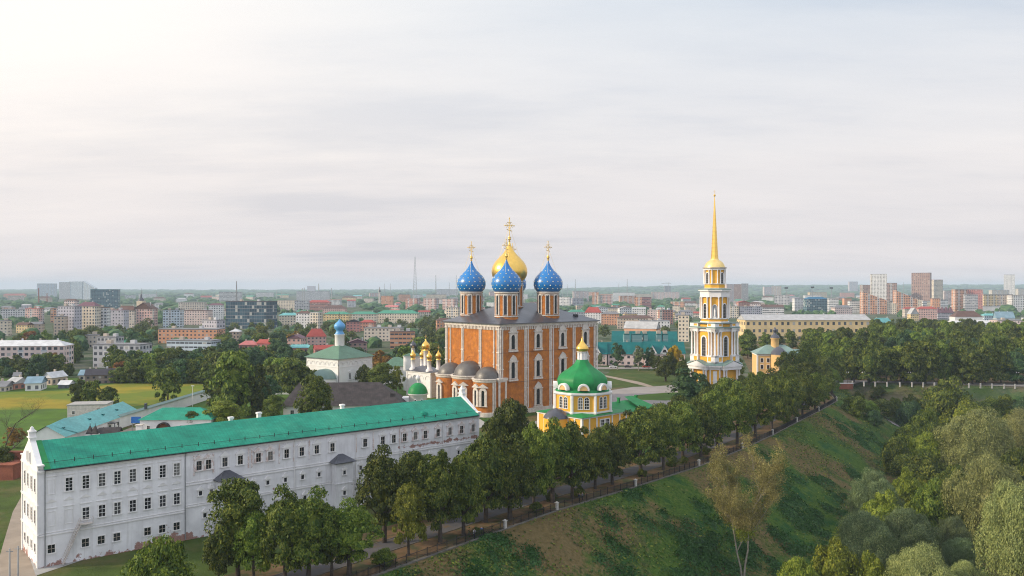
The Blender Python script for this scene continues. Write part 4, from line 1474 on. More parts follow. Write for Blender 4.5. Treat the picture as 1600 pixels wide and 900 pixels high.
# ================================================================ long timber-roofed house
WX, WY = -77.0, 280.0
wh = thing('house', 'low white house under a long steep dark timber hip roof', 'house', (WX, WY, 0), R(3))
b = MB(); b.box(0, 40, 0, 15, 0, 5.3)
b.build('wall', M['white'], wh)
b = MB()
P = [(-.7, -.7), (40.7, -.7), (40.7, 15.7), (-.7, 15.7)]
r1, r2 = (3.8, 7.5, 12.3), (31.5, 7.5, 12.3)
z = 5.3
b.face([(*P[0], z), (*P[1], z), r2, r1]); b.face([(*P[1], z), (*P[2], z), r2]); b.face([(*P[2], z), (*P[3], z), r1, r2]); b.face([(*P[3], z), (*P[0], z), r1])
b.face([(*p, z - .05) for p in P[::-1]])
b.build('roof', M['wood_roof'], wh)
wh_w, wh_p = win_mesh(1.1, 1.7, sw=.15, dep=.12, bars=(1, 1)), pane_mesh(1.1, 1.7)
for x in (3.0, 9.5, 14.5, 20, 26, 32, 37):
    add_win(wh, wh_w, wh_p, x, 0, 2.1)
b = MB()
b.T = Matrix.Translation((36.5, 4.3, 7.7))
b.prism([(-.9, -2), (.9, -2), (0, .5)], 0, 1.3)
b.build('dormer', M['wood_roof'], wh)

# ================================================================ white church with five little gold domes
GC, GR = (-127.0 * 340 / F, 340.0), R(48)
gc = thing('church', 'small white church with gold onion domes on thin white drums', 'church', (*GC, 0), GR)
A_, B_ = 7.5, 15.0
b = MB(); b.box(0, A_, 0, B_, 0, 10.2)
b.build('wall', M['stone'], gc)
b = MB()
b.box(-.06, .0, -.05, B_, 0, 10.15)
b.box(-.3, A_ + .3, -.3, B_ + .3, 9.9, 10.4)
b.box(-.2, .02, 0, .6, 0, 10); b.box(-.2, .02, B_ - .6, B_, 0, 10); b.box(0, .5, -.15, .02, 0, 10); b.box(A_ - .5, A_, -.15, .02, 0, 10)
for i in range(4):
    prev = None
    xc = B_ * (i + .5) / 4
    for k in range(9):
        a = PI * k / 8
        p = (xc - 1.35 * math.cos(a), 7.4 + 1.5 * math.sin(a))
        if prev:
            b.tube((-.14, prev[0], prev[1]), (-.14, p[0], p[1]), .14, seg=4)
        prev = p
b.build('trim', M['stone_white'], gc)
b = MB()
P = [(-.6, -.6), (A_ + .6, -.6), (A_ + .6, B_ + .6), (-.6, B_ + .6)]
for i in range(4):
    b.face([(*P[i], 10.42), (*P[(i + 1) % 4], 10.42), (A_ / 2, B_ / 2, 13.0)])
b.build('roof', M['slate'], gc)
for (x, y, z0, z1, rd, Rd, hd) in ((3.9, 7.3, 11, 18.8, .95, 1.75, 4.0), (1.2, 2.2, 10.4, 15.0, .85, 1.2, 3.2), (1.2, 12.3, 10.4, 15.0, .85, 1.2, 3.2), (6.4, 2.3, 10.4, 15.0, .85, 1.2, 3.2), (6.4, 12.3, 10.4, 15.0, .85, 1.2, 3.2)):
    b = MB(); b.lathe([(rd + .7, z0 - .2), (rd + .6, z0 + .9), (rd, z0 + 1.5), (rd, z1), (rd + .2, z1 + .1)], 12, (x, y, 0))
    dr = b.build('drum', Wh, gc)
    b = MB(); b.lathe([(rd + .3, z1 + .1), (rd * .75, z1 + .9)] + onion_prof(Rd, hd, z1 + .95, .7), 16, (x, y, 0))
    dm = b.build('dome', M['gold'], dr)
    cross(dm, (x, y, z1 + hd + .7), 2.1, M['gold_pale'], True)
wG, pG = win_mesh(.6, 2.4, False, sw=.25, dep=.15, bars=(0, 1)), pane_mesh(.6, 2.4)
add_win(gc, wG, pG, 3.6, 0, 3.6)
add_win(gc, wG, pG, 0, 5.5, 3.6, -PI / 2)
# white tower with a dark onion behind it
x_, y_ = (645.5 - 800) * 366 / F, 366.0
dk = thing('church_tower', 'slim white tower with a dark onion dome behind the gold domes', 'tower', (x_, y_, 0), R(48))
b = MB(); b.box(-3, 3, -3, 3, 0, 15.0); b.box(-3.2, 3.2, -3.2, 3.2, 14.8, 15.2)
b.build('wall', M['white'], dk)
b = MB()
for i in range(4):
    P = [(-3.4, -3.4), (3.4, -3.4), (3.4, 3.4), (-3.4, 3.4)]
    b.face([(*P[i], 15.2), (*P[(i + 1) % 4], 15.2), (0, 0, 17)])
b.build('roof', M['pale_green_roof'], dk)
b = MB(); b.lathe([(.9, 15.4), (.8, 18.6), (1.0, 18.7)], 10, (0, 0, 0))
dr = b.build('drum', Wh, dk)
b = MB(); b.lathe([(.7, 18.7)] + onion_prof(1.45, 3.4, 18.8, .6), 14)
dm = b.build('dome', M['slate'], dr)
cross(dm, (0, 0, 22.0), 2.4, M['gold_pale'], True)
# chapel with green half-dome in front
x_, y_ = (653 - 800) * 292 / F, 292.0
gch = thing('chapel', 'round white chapel with smooth bright green dome behind the palace ridge', 'chapel', (x_, y_, 0))
b = MB(); b.lathe([(3.2, 0), (3.2, 7.6), (3.6, 7.7), (3.6, 8.1)], 24); b.box(-5.6, -2.4, -1, 4, 0, 6.6)
b.build('wall', M['white'], gch)
b = MB(); b.lathe([(3.5, 8.1), (3.35, 9.0), (2.9, 10.1), (2.1, 11.0), (1.1, 11.6), (0.01, 11.8)], 24)
dm = b.build('dome', M['green_dome'], gch)
b = MB(); b.lathe([(.25, 11.7), (.25, 12.6), (.7, 12.9), (.85, 13.5), (.5, 14.2), (0, 14.5)], 10)
b.build('finial', M['stone_white'], dm)
for a in (-60, -100):
    o = put('window', win_mesh(.6, 1.6, True, sw=.2, dep=.1, bars=(0, 1)), gch, (3.2 * math.cos(R(a)), 3.2 * math.sin(R(a)), 4.6), R(a) + PI / 2)
    put('pane', pane_mesh(.6, 1.6, True), o)
# ---------------------------------------------------------------- town houses: wall (cells in UV), roof, chimneys
PAL = {'white': (.72, .71, .70), 'cream': (.66, .56, .42), 'beige': (.52, .44, .36), 'yellow': (.70, .50, .20), 'orange': (.60, .24, .09), 'brick': (.42, .14, .08),
       'pink': (.58, .33, .28), 'red': (.44, .11, .09), 'grey': (.38, .38, .41), 'lilac grey': (.42, .40, .46), 'brown': (.26, .13, .10), 'pale blue': (.48, .58, .66),
       'teal': (.05, .22, .24), 'dark': (.03, .05, .085), 'tan': (.50, .37, .26), 'pale pink': (.66, .50, .46), 'pale grey': (.55, .55, .56), 'slate': (.16, .17, .20), 'wood': (.13, .075, .05)}
RPAL = {'grey': (.20, .20, .21), 'white': (.62, .62, .62), 'pale': (.42, .42, .42), 'red': (.36, .075, .06), 'green': (.07, .27, .18), 'teal': (.008, .125, .125), 'brown': (.13, .075, .06),
        'turquoise': (.16, .42, .42), 'dark': (.055, .05, .06), 'pink': (.50, .17, .16), 'blue': (.22, .33, .40), 'purple': (.17, .09, .11)}

def facade_mat(name, wx=(.28, .72), wz=(.30, .74), balcony=False, glass=False, stripes=False, dim=False):
    m = bpy.data.materials.new(name)
    m.use_nodes = True
    t = NT(m.node_tree)
    oi = t.n('ShaderNodeObjectInfo')
    uv = t.n('ShaderNodeUVMap')
    s_ = t.n('ShaderNodeSeparateXYZ', i_0=uv.outputs[0])
    u, v = s_.outputs[0], s_.outputs[1]
    fu, fv = t.math('FRACT', u), t.math('FRACT', v)
    band = lambda x, a, b: t.math('MULTIPLY', t.math('GREATER_THAN', x, a), t.math('LESS_THAN', x, b))
    win = t.math('MULTIPLY', band(fu, *wx), band(fv, *wz))
    cell = t.n('ShaderNodeCombineXYZ', i_0=t.math('FLOOR', u), i_1=t.math('FLOOR', v), i_2=oi.outputs['Random'])
    wn = t.n('ShaderNodeTexWhiteNoise', noise_dimensions='3D')
    t.link(cell.outputs[0], wn.inputs['Vector'])
    rnd = wn.outputs['Value']
    obj = t.n('ShaderNodeTexCoord').outputs['Object']
    lift = t.mix(0.16, oi.outputs['Color'], (0.72, 0.70, 0.68))
    dirt = t.ramp(t.noise(obj, 0.15, 4.0), [(0.3, 0.86), (0.7, 1.06)])
    wall = t.mix(1.0, dirt, oi.outputs['Color'] if dim else lift, 'MULTIPLY')
    course = t.math('LESS_THAN', fv, 0.06)
    wall = t.mix(t.math('MULTIPLY', course, 0.0 if dim else 0.35), wall, (0.6, 0.56, 0.52))
    if balcony:
        col_ = t.math('FRACT', t.math('MULTIPLY', t.math('ADD', t.math('FLOOR', u), 0.5), 0.25))
        isb = t.math('MULTIPLY', t.math('GREATER_THAN', col_, 0.5), t.math('LESS_THAN', col_, 0.7))
        wall = t.mix(t.math('MULTIPLY', isb, 0.75), wall, (0.62, 0.60, 0.58))
        slabs = t.math('MULTIPLY', isb, t.math('LESS_THAN', fv, 0.28))
        wall = t.mix(slabs, wall, (0.42, 0.44, 0.48))
    if stripes:
        st_ = t.math('FRACT', t.math('MULTIPLY', t.math('FLOOR', u), 0.3333))
        wall = t.mix(t.math('LESS_THAN', st_, 0.3), wall, (0.66, 0.60, 0.52))
    gl = t.mix(rnd, (0.030, 0.034, 0.045), (0.16, 0.165, 0.18))
    if glass:
        gl = t.mix(rnd, (0.02, 0.045, 0.07), (0.05, 0.11, 0.15))
    pale_pane = t.math('GREATER_THAN', rnd, 0.62 if dim else 0.86)  # some panes paler at random, as curtains
    gl = t.mix(t.math('MULTIPLY', pale_pane, 0.6), gl, (0.55, 0.53, 0.48))
    out = t.mix(win, wall, gl)
    b = t.n('ShaderNodeBsdfPrincipled')
    b.inputs['Specular IOR Level'].default_value = 0.2
    t.link(out, b.inputs['Base Color'])
    t.link(t.math('SUBTRACT', 0.88, t.math('MULTIPLY', win, 0.0 if dim else 0.65)), b.inputs['Roughness'])
    if dim:
        b.inputs['Specular IOR Level'].default_value = 0.1
    t.n('ShaderNodeOutputMaterial', i_Surface=b.outputs[0])
    return m
FM = {'plain': facade_mat('facade_small_windows'), 'slab': facade_mat('facade_balconies', (.2, .8), (.28, .78), balcony=True),
      'ribbon': facade_mat('facade_ribbon', (.06, .94), (.36, .74)), 'glass': facade_mat('facade_curtain_wall', (.05, .95), (.07, .93), glass=True),
      'stripe': facade_mat('facade_striped', (.25, .75), (.25, .8), stripes=True), 'blank': facade_mat('facade_blank', (2, 3), (2, 3)), 'dim': facade_mat('facade_dark_glass', (.3, .7), (.40, .60), glass=True, dim=True)}
def colour_mat(name, rough=.7):
    m = bpy.data.materials.new(name)
    m.use_nodes = True
    t = NT(m.node_tree)
    oi = t.n('ShaderNodeObjectInfo')
    obj = t.n('ShaderNodeTexCoord').outputs['Object']
    d = t.ramp(t.noise(obj, 0.3, 4.0, .65), [(0.3, 0.75), (0.7, 1.12)])
    out = t.mix(1.0, d, oi.outputs['Color'], 'MULTIPLY')
    b = t.n('ShaderNodeBsdfPrincipled', i_Roughness=rough)
    b.inputs['Specular IOR Level'].default_value = 0.12
    t.link(out, b.inputs['Base Color'])
    t.n('ShaderNodeOutputMaterial', i_Surface=b.outputs[0])
    return m
M['roofc'] = colour_mat('painted_sheet_roof', .55)
M['colc'] = colour_mat('painted_masonry', .85)

def wallbox(b, x0, x1, y0, y1, z0, z1, bay=3.2, fl=3.1, top=True, zs=None, slope=None):
    """four walls; UV counts window bays and floors. slope: (zleft, zright) for a raking top"""
    nf = max(1, round((z1 - z0) / fl))
    zl, zr = (z1, z1) if slope is None else slope
    C4 = [(x0, y0, zl), (x1, y0, zr), (x1, y1, zr), (x0, y1, zl)]
    for i in range(4):
        a, c = C4[i], C4[(i + 1) % 4]
        ln = math.hypot(c[0] - a[0], c[1] - a[1])
        nb = max(1, round(ln / bay))
        b.face([(a[0], a[1], z0), (c[0], c[1], z0), (c[0], c[1], c[2]), (a[0], a[1], a[2])], 0, False,
               [(0, 0), (nb, 0), (nb, nf * (c[2] - z0) / (z1 - z0)), (0, nf * (a[2] - z0) / (z1 - z0))])
    b.face([(x0, y0, zl), (x1, y0, zr), (x1, y1, zr), (x0, y1, zl)], 0, False, [(0, 0)] * 4)

def roof_obj(parent, x0, x1, y0, y1, z, kind, col, h=None, ov=.5):
    b = MB()
    dx_, dy_ = x1 - x0, y1 - y0
    h = h or min(dx_, dy_) * .28
    X0, X1, Y0, Y1 = x0 - ov, x1 + ov, y0 - ov, y1 + ov
    zz = z + .02
    if kind == 'flat':
        t_ = .35
        b.box(x0 - .15, x1 + .15, y0 - .15, y1 + .15, z - .02, z + .6)
        b.box(x0 + .3, x1 - .3, y0 + .3, y1 - .3, z + .6, z + .63)
    elif kind == 'hip':
        k = min(dx_, dy_) * .5 * .95
        if dx_ >= dy_:
            r1, r2 = (X0 + k, (Y0 + Y1) / 2, zz + h), (X1 - k, (Y0 + Y1) / 2, zz + h)
            b.face([(X0, Y0, zz), (X1, Y0, zz), r2, r1]); b.face([(X1, Y0, zz), (X1, Y1, zz), r2]); b.face([(X1, Y1, zz), (X0, Y1, zz), r1, r2]); b.face([(X0, Y1, zz), (X0, Y0, zz), r1])
        else:
            r1, r2 = ((X0 + X1) / 2, Y0 + k, zz + h), ((X0 + X1) / 2, Y1 - k, zz + h)
            b.face([(X0, Y0, zz), (X1, Y0, zz), r1]); b.face([(X1, Y0, zz), (X1, Y1, zz), r2, r1]); b.face([(X1, Y1, zz), (X0, Y1, zz), r2]); b.face([(X0, Y1, zz), (X0, Y0, zz), r1, r2])
        b.face([(X0, Y0, z), (X0, Y1, z), (X1, Y1, z), (X1, Y0, z)])
    elif kind == 'gable':       # ridge along x
        ym = (Y0 + Y1) / 2
        b.face([(X0, Y0, zz), (X1, Y0, zz), (X1, ym, zz + h), (X0, ym, zz + h)])
        b.face([(X1, Y1, zz), (X0, Y1, zz), (X0, ym, zz + h), (X1, ym, zz + h)])
        for X in (X0 + ov, X1 - ov):
            b.face([(X, Y0 + ov, zz), (X, Y1 - ov, zz), (X, ym, zz + h - .1)], 1)
        b.face([(X0, Y0, z), (X0, Y1, z), (X1, Y1, z), (X1, Y0, z)])
    elif kind == 'gabley':      # ridge along y, gable to the viewer
        xm = (X0 + X1) / 2
        b.face([(X0, Y1, zz), (X0, Y0, zz), (xm, Y0, zz + h), (xm, Y1, zz + h)])
        b.face([(X1, Y0, zz), (X1, Y1, zz), (xm, Y1, zz + h), (xm, Y0, zz + h)])
        for Y in (Y0 + ov, Y1 - ov):
            b.face([(X0 + ov, Y, zz), (X1 - ov, Y, zz), (xm, Y, zz + h - .1)], 1)
        b.face([(X0, Y0, z), (X0, Y1, z), (X1, Y1, z), (X1, Y0, z)])
    elif kind == 'pyr':
        c = ((X0 + X1) / 2, (Y0 + Y1) / 2, zz + h)
        P = [(X0, Y0, zz), (X1, Y0, zz), (X1, Y1, zz), (X0, Y1, zz)]
        for i in range(4):
            b.face([P[i], P[(i + 1) % 4], c])
        b.face([(p[0], p[1], z) for p in P[::-1]])
    o = b.build('roof', [M['roofc'], M['colc']], parent)
    o.color = (*RPAL[col], 1)
    return o

CITY = []
LANDMARKS = []
WORDS = {'flat': 'flat', 'hip': 'hipped', 'gable': 'pitched', 'gabley': 'gabled', 'pyr': 'tent'}
RW = {'grey': 'grey', 'white': 'white', 'pale': 'pale', 'red': 'red', 'green': 'green', 'teal': 'teal', 'brown': 'brown', 'turquoise': 'turquoise', 'dark': 'dark', 'pink': 'pink', 'blue': 'bluish', 'purple': 'purple'}
def bld(x0, x1, yt, yb, col, style='plain', rk='flat', rc='grey', rot=None, deep=None, label=None, rh=None, fl=3.1, bay=3.2, group=None, extras=0, name='house', z=0, slope=None, auto=True):
    """a house whose front foot stands where the picture row yb meets the ground"""
    Y = F * (CZ - z) / (yb - 450.0)
    w_ = (x1 - x0) * Y / F
    H = (yb - yt) * Y / F
    rr = random.Random(int(x0 * 7 + yb * 13))
    rot = rr.uniform(-24, 24) if rot is None else rot
    a = abs(R(rot))
    D = deep if deep else min(max(9, w_ * .45), 16)
    Lx = (w_ - D * math.sin(a)) / math.cos(a)
    if Lx < w_ * .35:
        D = w_ * .5 / max(math.sin(a), .2)
        Lx = (w_ - D * math.sin(a)) / math.cos(a)
    xm = ((x0 + x1) / 2 - 800) * Y / F
    # centre of the rotated footprint so that its nearest point sits at depth Y
    yc_ = Y + (Lx * math.sin(a) + D * math.cos(a)) / 2
    xm = ((x0 + x1) / 2 - 800) / F * (Y + (Lx * math.sin(a)) / 2)
    if rk == 'flat':
        hw = H - .6
        rh_ = None
    else:
        rh_ = rh or min(Lx, D) * .28
        rh_ = min(rh_, H * .5)
        hw = H - rh_
    desc = label or None
    au = False
    if not label:
        nf = max(1, round(hw / fl))
        st = {1: 'one-storey', 2: 'two-storey', 3: 'three-storey', 4: 'four-storey', 5: 'five-storey'}.get(nf, 'tall')
        desc = f"{st} {col} building with {RW[rc]} {WORDS[rk]} roof"
        au = True
    nm = name if hw > 8.5 and name != 'house' else ('apartment_block' if hw > 12 and name == 'house' else name)
    t = thing(nm, desc, nm.replace('_', ' '), (xm, yc_, z), R(rot), group or ('town buildings beyond the old walls' if name == 'house' else None))
    if au:
        AUTO.append((t, desc, (x0 + x1) / 2, Y))
    else:
        LANDMARKS.append((desc, (x0 + x1) / 2, Y))
    b = MB()
    sl2 = None
    if slope:
        sl2 = ((yb - slope[0]) * Y / F, (yb - slope[1]) * Y / F)
        hw = max(sl2)
    wallbox(b, -Lx / 2, Lx / 2, -D / 2, D / 2, -.5, hw, bay, fl, slope=sl2)
    wo_ = b.build('wall', FM[style], t)
    wo_.color = (*PAL[col], 1)
    if not slope:
        r_ = roof_obj(t, -Lx / 2, Lx / 2, -D / 2, D / 2, hw, rk, rc, rh_)
        n = extras if extras else (2 if Lx > 12 and Y < 1300 else (1 if Y < 900 else 0))
        for k in range(n):
            b = MB()
            xx = -Lx / 2 + Lx * (k + .5 + rr.uniform(-.2, .2)) / n
            if rk == 'flat':
                b.box(xx - 1.4, xx + 1.4, -1.3, 1.3, hw + .6, hw + 2.6)
                o = b.build('lift_shed', M['colc'], r_)
            else:
                b.box(xx - .4, xx + .4, .6, 1.4, hw + (rh_ or 0) * .4, hw + (rh_ or 0) + .9)
                o = b.build('chimney', M['colc'], r_)
            o.color = (*PAL['pale grey' if k % 2 else 'beige'], 1)
    CITY.append((x0, x1, yt, yb, Y))
    t['w'] = w_
    del t['w']
    return t, Lx, D, hw, Y

# ---- far skyline towers
bld(58, 86, 443, 466, 'pale blue', 'slab', label='pale hazy tower block alone on the far left skyline', name='tower_block', rot=8)
bld(92, 109, 441, 467, 'pale grey', 'slab', label='pale hazy tower at the left end of the far cluster', name='tower_block', rot=5)
bld(108, 129, 440, 467, 'pale blue', 'ribbon', label='bluish hazy tower in the middle of the far cluster', name='tower_block', rot=-5)
bld(129, 150, 441, 468, 'pale blue', 'slab', label='bluish hazy tower with slanting top beside the glass block', name='tower_block', rot=-10, slope=(439, 450))
t, Lx, D, hw, Y = bld(141, 183, 452, 482, 'teal', 'glass', label='rounded teal glass office block on the left skyline', name='office_block', rot=10, rc='teal')
bld(1326, 1341, 440, 459, 'pale pink', 'slab', label='far white and red stepped tower above the orange blocks', name='tower_block', rot=10)
bld(1347, 1378, 445, 480, 'brown', 'stripe', label='brown tower block with ornate white crown', name='tower_block', rot=-12, rc='white')
bld(1362, 1388, 428, 481, 'white', 'stripe', label='tall white tower block with grey side behind brown one', name='tower_block', rot=-20)
bld(1387, 1403, 442, 482, 'brown', 'slab', label='plain brown tower block right of the tall white one', name='tower_block', rot=-20)
bld(1428, 1456, 426, 482, 'brown', 'plain', label='tallest brown tower block on the right skyline', name='tower_block', rot=-38, bay=4)
bld(1457, 1474, 437, 478, 'cream', 'stripe', label='round-topped cream tower with red vertical stripes', name='tower_block', rot=10, rc='red')
bld(1571, 1587, 429, 470, 'white', 'slab', label='slim white tower block near the right skyline end', name='tower_block', rot=-25)
bld(1134, 1148, 444, 472, 'pale pink', 'slab', label='pale pink tower block nearest the bell tower', name='tower_block', rot=10)
bld(1147, 1160, 444, 472, 'brown', 'plain', label='brown tower block between pink and slate ones', name='tower_block', rot=-8)
bld(1159, 1170, 443, 473, 'slate', 'plain', label='slate tower block beside the brown one', name='tower_block', rot=-12)
bld(1193, 1208, 448, 464, 'pale pink', 'slab', label='far pale pink block left half of a pair', name='tower_block', rot=8)
bld(1207, 1221, 447, 464, 'tan', 'slab', label='far tan block right half of a pair', name='tower_block', rot=-6)
bld(480, 492, 447, 463, 'lilac grey', 'blank', label='hazy plant building on the middle left skyline', name='factory', rot=0)
bld(463, 514, 455, 470, 'pale grey', 'slab', label='long pale slab block under the hazy plant', name='apartment_block', rot=4)
bld(400, 426, 457, 468, 'pale grey', 'ribbon', label='far pale slab right of the dark office', name='apartment_block', rot=0)
# ---- notable town buildings
bld(349, 428, 471, 514, 'dark', 'glass', label='black glass office building with rows of bright windows', name='office_block', rot=-16, rc='dark', deep=22, fl=4, bay=3)[0].children[0].data.materials[0] = FM['dim']
bld(342, 376, 456, 478, 'pale grey', 'ribbon', label='pale slab rising behind the black office', name='apartment_block', rot=5)
bld(0, 38, 483, 500, 'pale grey', 'slab', rot=6)
bld(38, 64, 482, 504, 'pink', 'slab', rot=-12, rc='red')
bld(-8, 11, 501, 525, 'cream', 'plain', rot=8)
bld(24, 46, 504, 520, 'yellow', 'plain', 'gable', 'brown', rot=-10)
bld(45, 64, 503, 519, 'tan', 'plain', 'gable', 'grey', rot=12)
bld(99, 120, 467, 494, 'pale pink', 'slab', 'hip', 'brown', rot=-10)
bld(78, 92, 481, 504, 'orange', 'slab', rot=8)
bld(88, 122, 478, 523, 'lilac grey', 'plain', rot=-14, label='grey stepped apartment block left of the ornate cream one')
bld(82, 100, 494, 524, 'tan', 'plain', rot=10)
bld(119, 152, 472, 521, 'cream', 'stripe', 'hip', 'purple', rot=-10, label='ornate cream apartment block with red roofs', rh=4)
bld(150, 167, 480, 520, 'white', 'slab', rot=5, rc='brown')
bld(165, 196, 484, 517, 'lilac grey', 'plain', 'flat', 'purple', rot=-8)
bld(180, 212, 478, 512, 'beige', 'stripe', 'hip', 'brown', rot=-6, rh=5)
t, Lx, D, hw, Y = bld(208, 241, 473, 512, 'pink', 'stripe', 'gabley', 'brown', rot=-8, rh=7, label='ornate pink mansion block with brown gable and spired turret')
b = MB(); b.box(-Lx * .42, -Lx * .1, -3, 4, hw, hw + 9); tu = b.build('turret', M['colc'], t); tu.color = (*PAL['cream'], 1)
b = MB(); c_ = (-Lx * .26, .5); b.lathe([(3.6, hw + 9), (3.2, hw + 11), (1.2, hw + 13), (.9, hw + 16), (.25, hw + 17), (.05, hw + 24)], 8, (*c_, 0), smooth=False); b.build('spire', M['slate'], tu)
bld(130, 150, 523, 543, 'beige', 'plain', rot=10)
bld(150, 186, 526, 548, 'grey', 'slab', rot=-10, label='grey block with flat roof behind the green tent roof')
bld(187, 204, 529, 545, 'beige', 'plain', 'pyr', 'green', rot=5, label='small house with bright green tent roof', rh=5)
bld(143, 224, 538, 575, 'grey', 'slab', rot=-6, label='four-storey grey apartment block with small balconies in trees')
bld(-28, 97, 533, 575, 'pale pink', 'slab', 'hip', 'white', rot=7, label='five-storey pinkish apartment block with white metal roof at left edge', rh=3.0, deep=13, extras=4)
bld(245, 343, 514, 537, 'orange', 'plain', rot=-5, label='long orange brick building with flat roof')
bld(258, 337, 532, 552, 'pale blue', 'ribbon', rot=-8, label='long low blue-grey slab behind the meadow trees')
bld(253, 284, 484, 512, 'pale blue', 'slab', 'flat', 'dark', rot=10)
bld(283, 326, 485, 508, 'pale pink', 'plain', 'flat', 'brown', rot=-4)
bld(279, 318, 472, 488, 'beige', 'stripe', rot=0)
bld(312, 350, 500, 530, 'lilac grey', 'plain', rot=-30, label='blank lilac gable block in front of the domed mansion')
bld(325, 348, 474, 500, 'white', 'plain', 'hip', 'purple', rot=8, label='white mansion block with rounded purple roofs')
bld(357, 374, 514, 534, 'tan', 'plain', 'hip', 'white', rot=6, label='small tan house with white hipped roof in trees')
bld(370, 402, 533, 556, 'brick', 'plain', 'hip', 'pink', rot=10)
bld(400, 428, 531, 558, 'red', 'plain', 'gable', 'red', rot=-15)
bld(448, 474, 523, 549, 'pink', 'plain', 'gabley', 'purple', rot=-10)
bld(476, 509, 514, 541, 'pink', 'plain', 'hip', 'red', rot=14, label='pink house with large dark red hipped roof', rh=6)
bld(445, 488, 539, 553, 'brick', 'plain', 'hip', 'turquoise', rot=4, rh=2, label='low brick house with long turquoise roof')
bld(486, 522, 540, 560, 'red', 'plain', 'gable', 'red', rot=20)
bld(540, 573, 530, 553, 'brown', 'plain', 'gabley', 'purple', rot=12, label='brown gabled house right behind the sky-blue dome')
bld(568, 628, 512, 533, 'beige', 'plain', 'flat', 'grey', rot=-5, label='long beige brick block with rooftop sheds', extras=4)
bld(608, 648, 518, 545, 'orange', 'ribbon', 'flat', 'brown', rot=5, label='low orange brick building behind the gold domes')
bld(540, 562, 499, 519, 'red', 'plain', 'gabley', 'dark', rot=5, label='dark red house with pointed turrets')
bld(562, 586, 500, 517, 'brick', 'plain', 'hip', 'red', rot=-8)
bld(505, 546, 487, 509, 'yellow', 'plain', 'hip', 'green', rot=-4, label='long yellow house with pale green roof, left of three', rh=3)
bld(546, 588, 487, 506, 'cream', 'plain', 'hip', 'green', rot=3, label='long cream house with pale green roof, middle of three', rh=3)
bld(588, 654, 485, 505, 'cream', 'plain', 'hip', 'green', rot=-6, label='long cream house with bright green roof, right of three', rh=4)
bld(504, 539, 477, 495, 'pink', 'plain', 'hip', 'brown', rot=0)
bld(462, 486, 486, 514, 'white', 'plain', 'hip', 'brown', rot=-8)
bld(484, 502, 488, 515, 'cream', 'stripe', 'flat', 'pale', rot=-20)
bld(434, 466, 489, 508, 'cream', 'plain', 'hip', 'turquoise', rot=8, rh=3, label='cream hall with pale turquoise roof beside dark office')
bld(433, 462, 469, 485, 'cream', 'plain', rot=-4)
bld(460, 482, 470, 487, 'grey', 'slab', rot=4)
bld(480, 515, 469, 486, 'brick', 'ribbon', 'hip', 'red', rot=0)
bld(595, 614, 462, 480, 'orange', 'plain', rot=-5)
bld(622, 641, 460, 474, 'orange', 'plain', rot=6)
bld(633, 656, 466, 484, 'brick', 'slab', rot=-25)
bld(661, 685, 466, 488, 'pink', 'slab', rot=-25)
bld(691, 715, 467, 487, 'pink', 'slab', rot=-28)
bld(666, 697, 460, 474, 'cream', 'ribbon', rot=0)
bld(682, 715, 452, 466, 'pale grey', 'slab', rot=6)
bld(697, 719, 480, 504, 'cream', 'slab', rot=-18)
bld(680, 706, 497, 522, 'orange', 'plain', 'hip', 'brown', rot=10)
bld(925, 936, 456, 478, 'orange', 'slab', rot=-10)
bld(934, 943, 461, 480, 'tan', 'slab', rot=8)
bld(942, 958, 461, 481, 'pink', 'slab', rot=-8)
bld(895, 920, 455, 471, 'pale pink', 'slab', rot=5)
bld(874, 893, 464, 483, 'white', 'slab', rot=-20)
bld(892, 912, 466, 482, 'lilac grey', 'slab', rot=14)
bld(958, 992, 457, 471, 'white', 'plain', rot=-3)
bld(968, 994, 462, 477, 'orange', 'slab', rot=3)
bld(992, 1004, 464, 484, 'orange', 'slab', rot=-14)
bld(1002, 1018, 464, 483, 'red', 'ribbon', rot=8)
bld(986, 1020, 459, 470, 'cream', 'plain', rot=4)
bld(1018, 1062, 456, 470, 'pale pink', 'slab', rot=-5)
bld(914, 941, 480, 505, 'white', 'plain', 'hip', 'red', rot=-12, label='white house with steep crimson mansard roof', rh=7)
bld(888, 915, 484, 503, 'pale grey', 'plain', 'hip', 'green', rot=8)
bld(929, 950, 478, 495, 'white', 'plain', 'gabley', 'pale', rot=5)
bld(948, 968, 479, 494, 'cream', 'plain', 'gabley', 'grey', rot=-6)
bld(966, 990, 479, 495, 'white', 'plain', 'gabley', 'pale', rot=10)
bld(988, 1010, 480, 497, 'white', 'plain', 'gable', 'pale', rot=-8)
bld(940, 969, 487, 508, 'orange', 'plain', 'hip', 'grey', rot=-8, label='orange house with broad grey hipped roof')
bld(965, 1024, 493, 514, 'tan', 'plain', 'hip', 'brown', rot=-6, rh=3, label='long tan house with brown roof behind market roofs')
bld(1012, 1035, 484, 505, 'pale pink', 'plain', 'flat', 'pale', rot=-10)
bld(1028, 1052, 484, 507, 'brick', 'stripe', rot=12)
bld(1000, 1048, 501, 516, 'white', 'plain', rot=-4)
bld(976, 1034, 503, 525, 'orange', 'blank', 'gable', 'pale', rot=-24, label='market hall with wide pale grey pitched roofs', rh=7)
bld(1060, 1080, 492, 534, 'cream', 'plain', rot=-14, label='tall cream block just left of the bell tower')
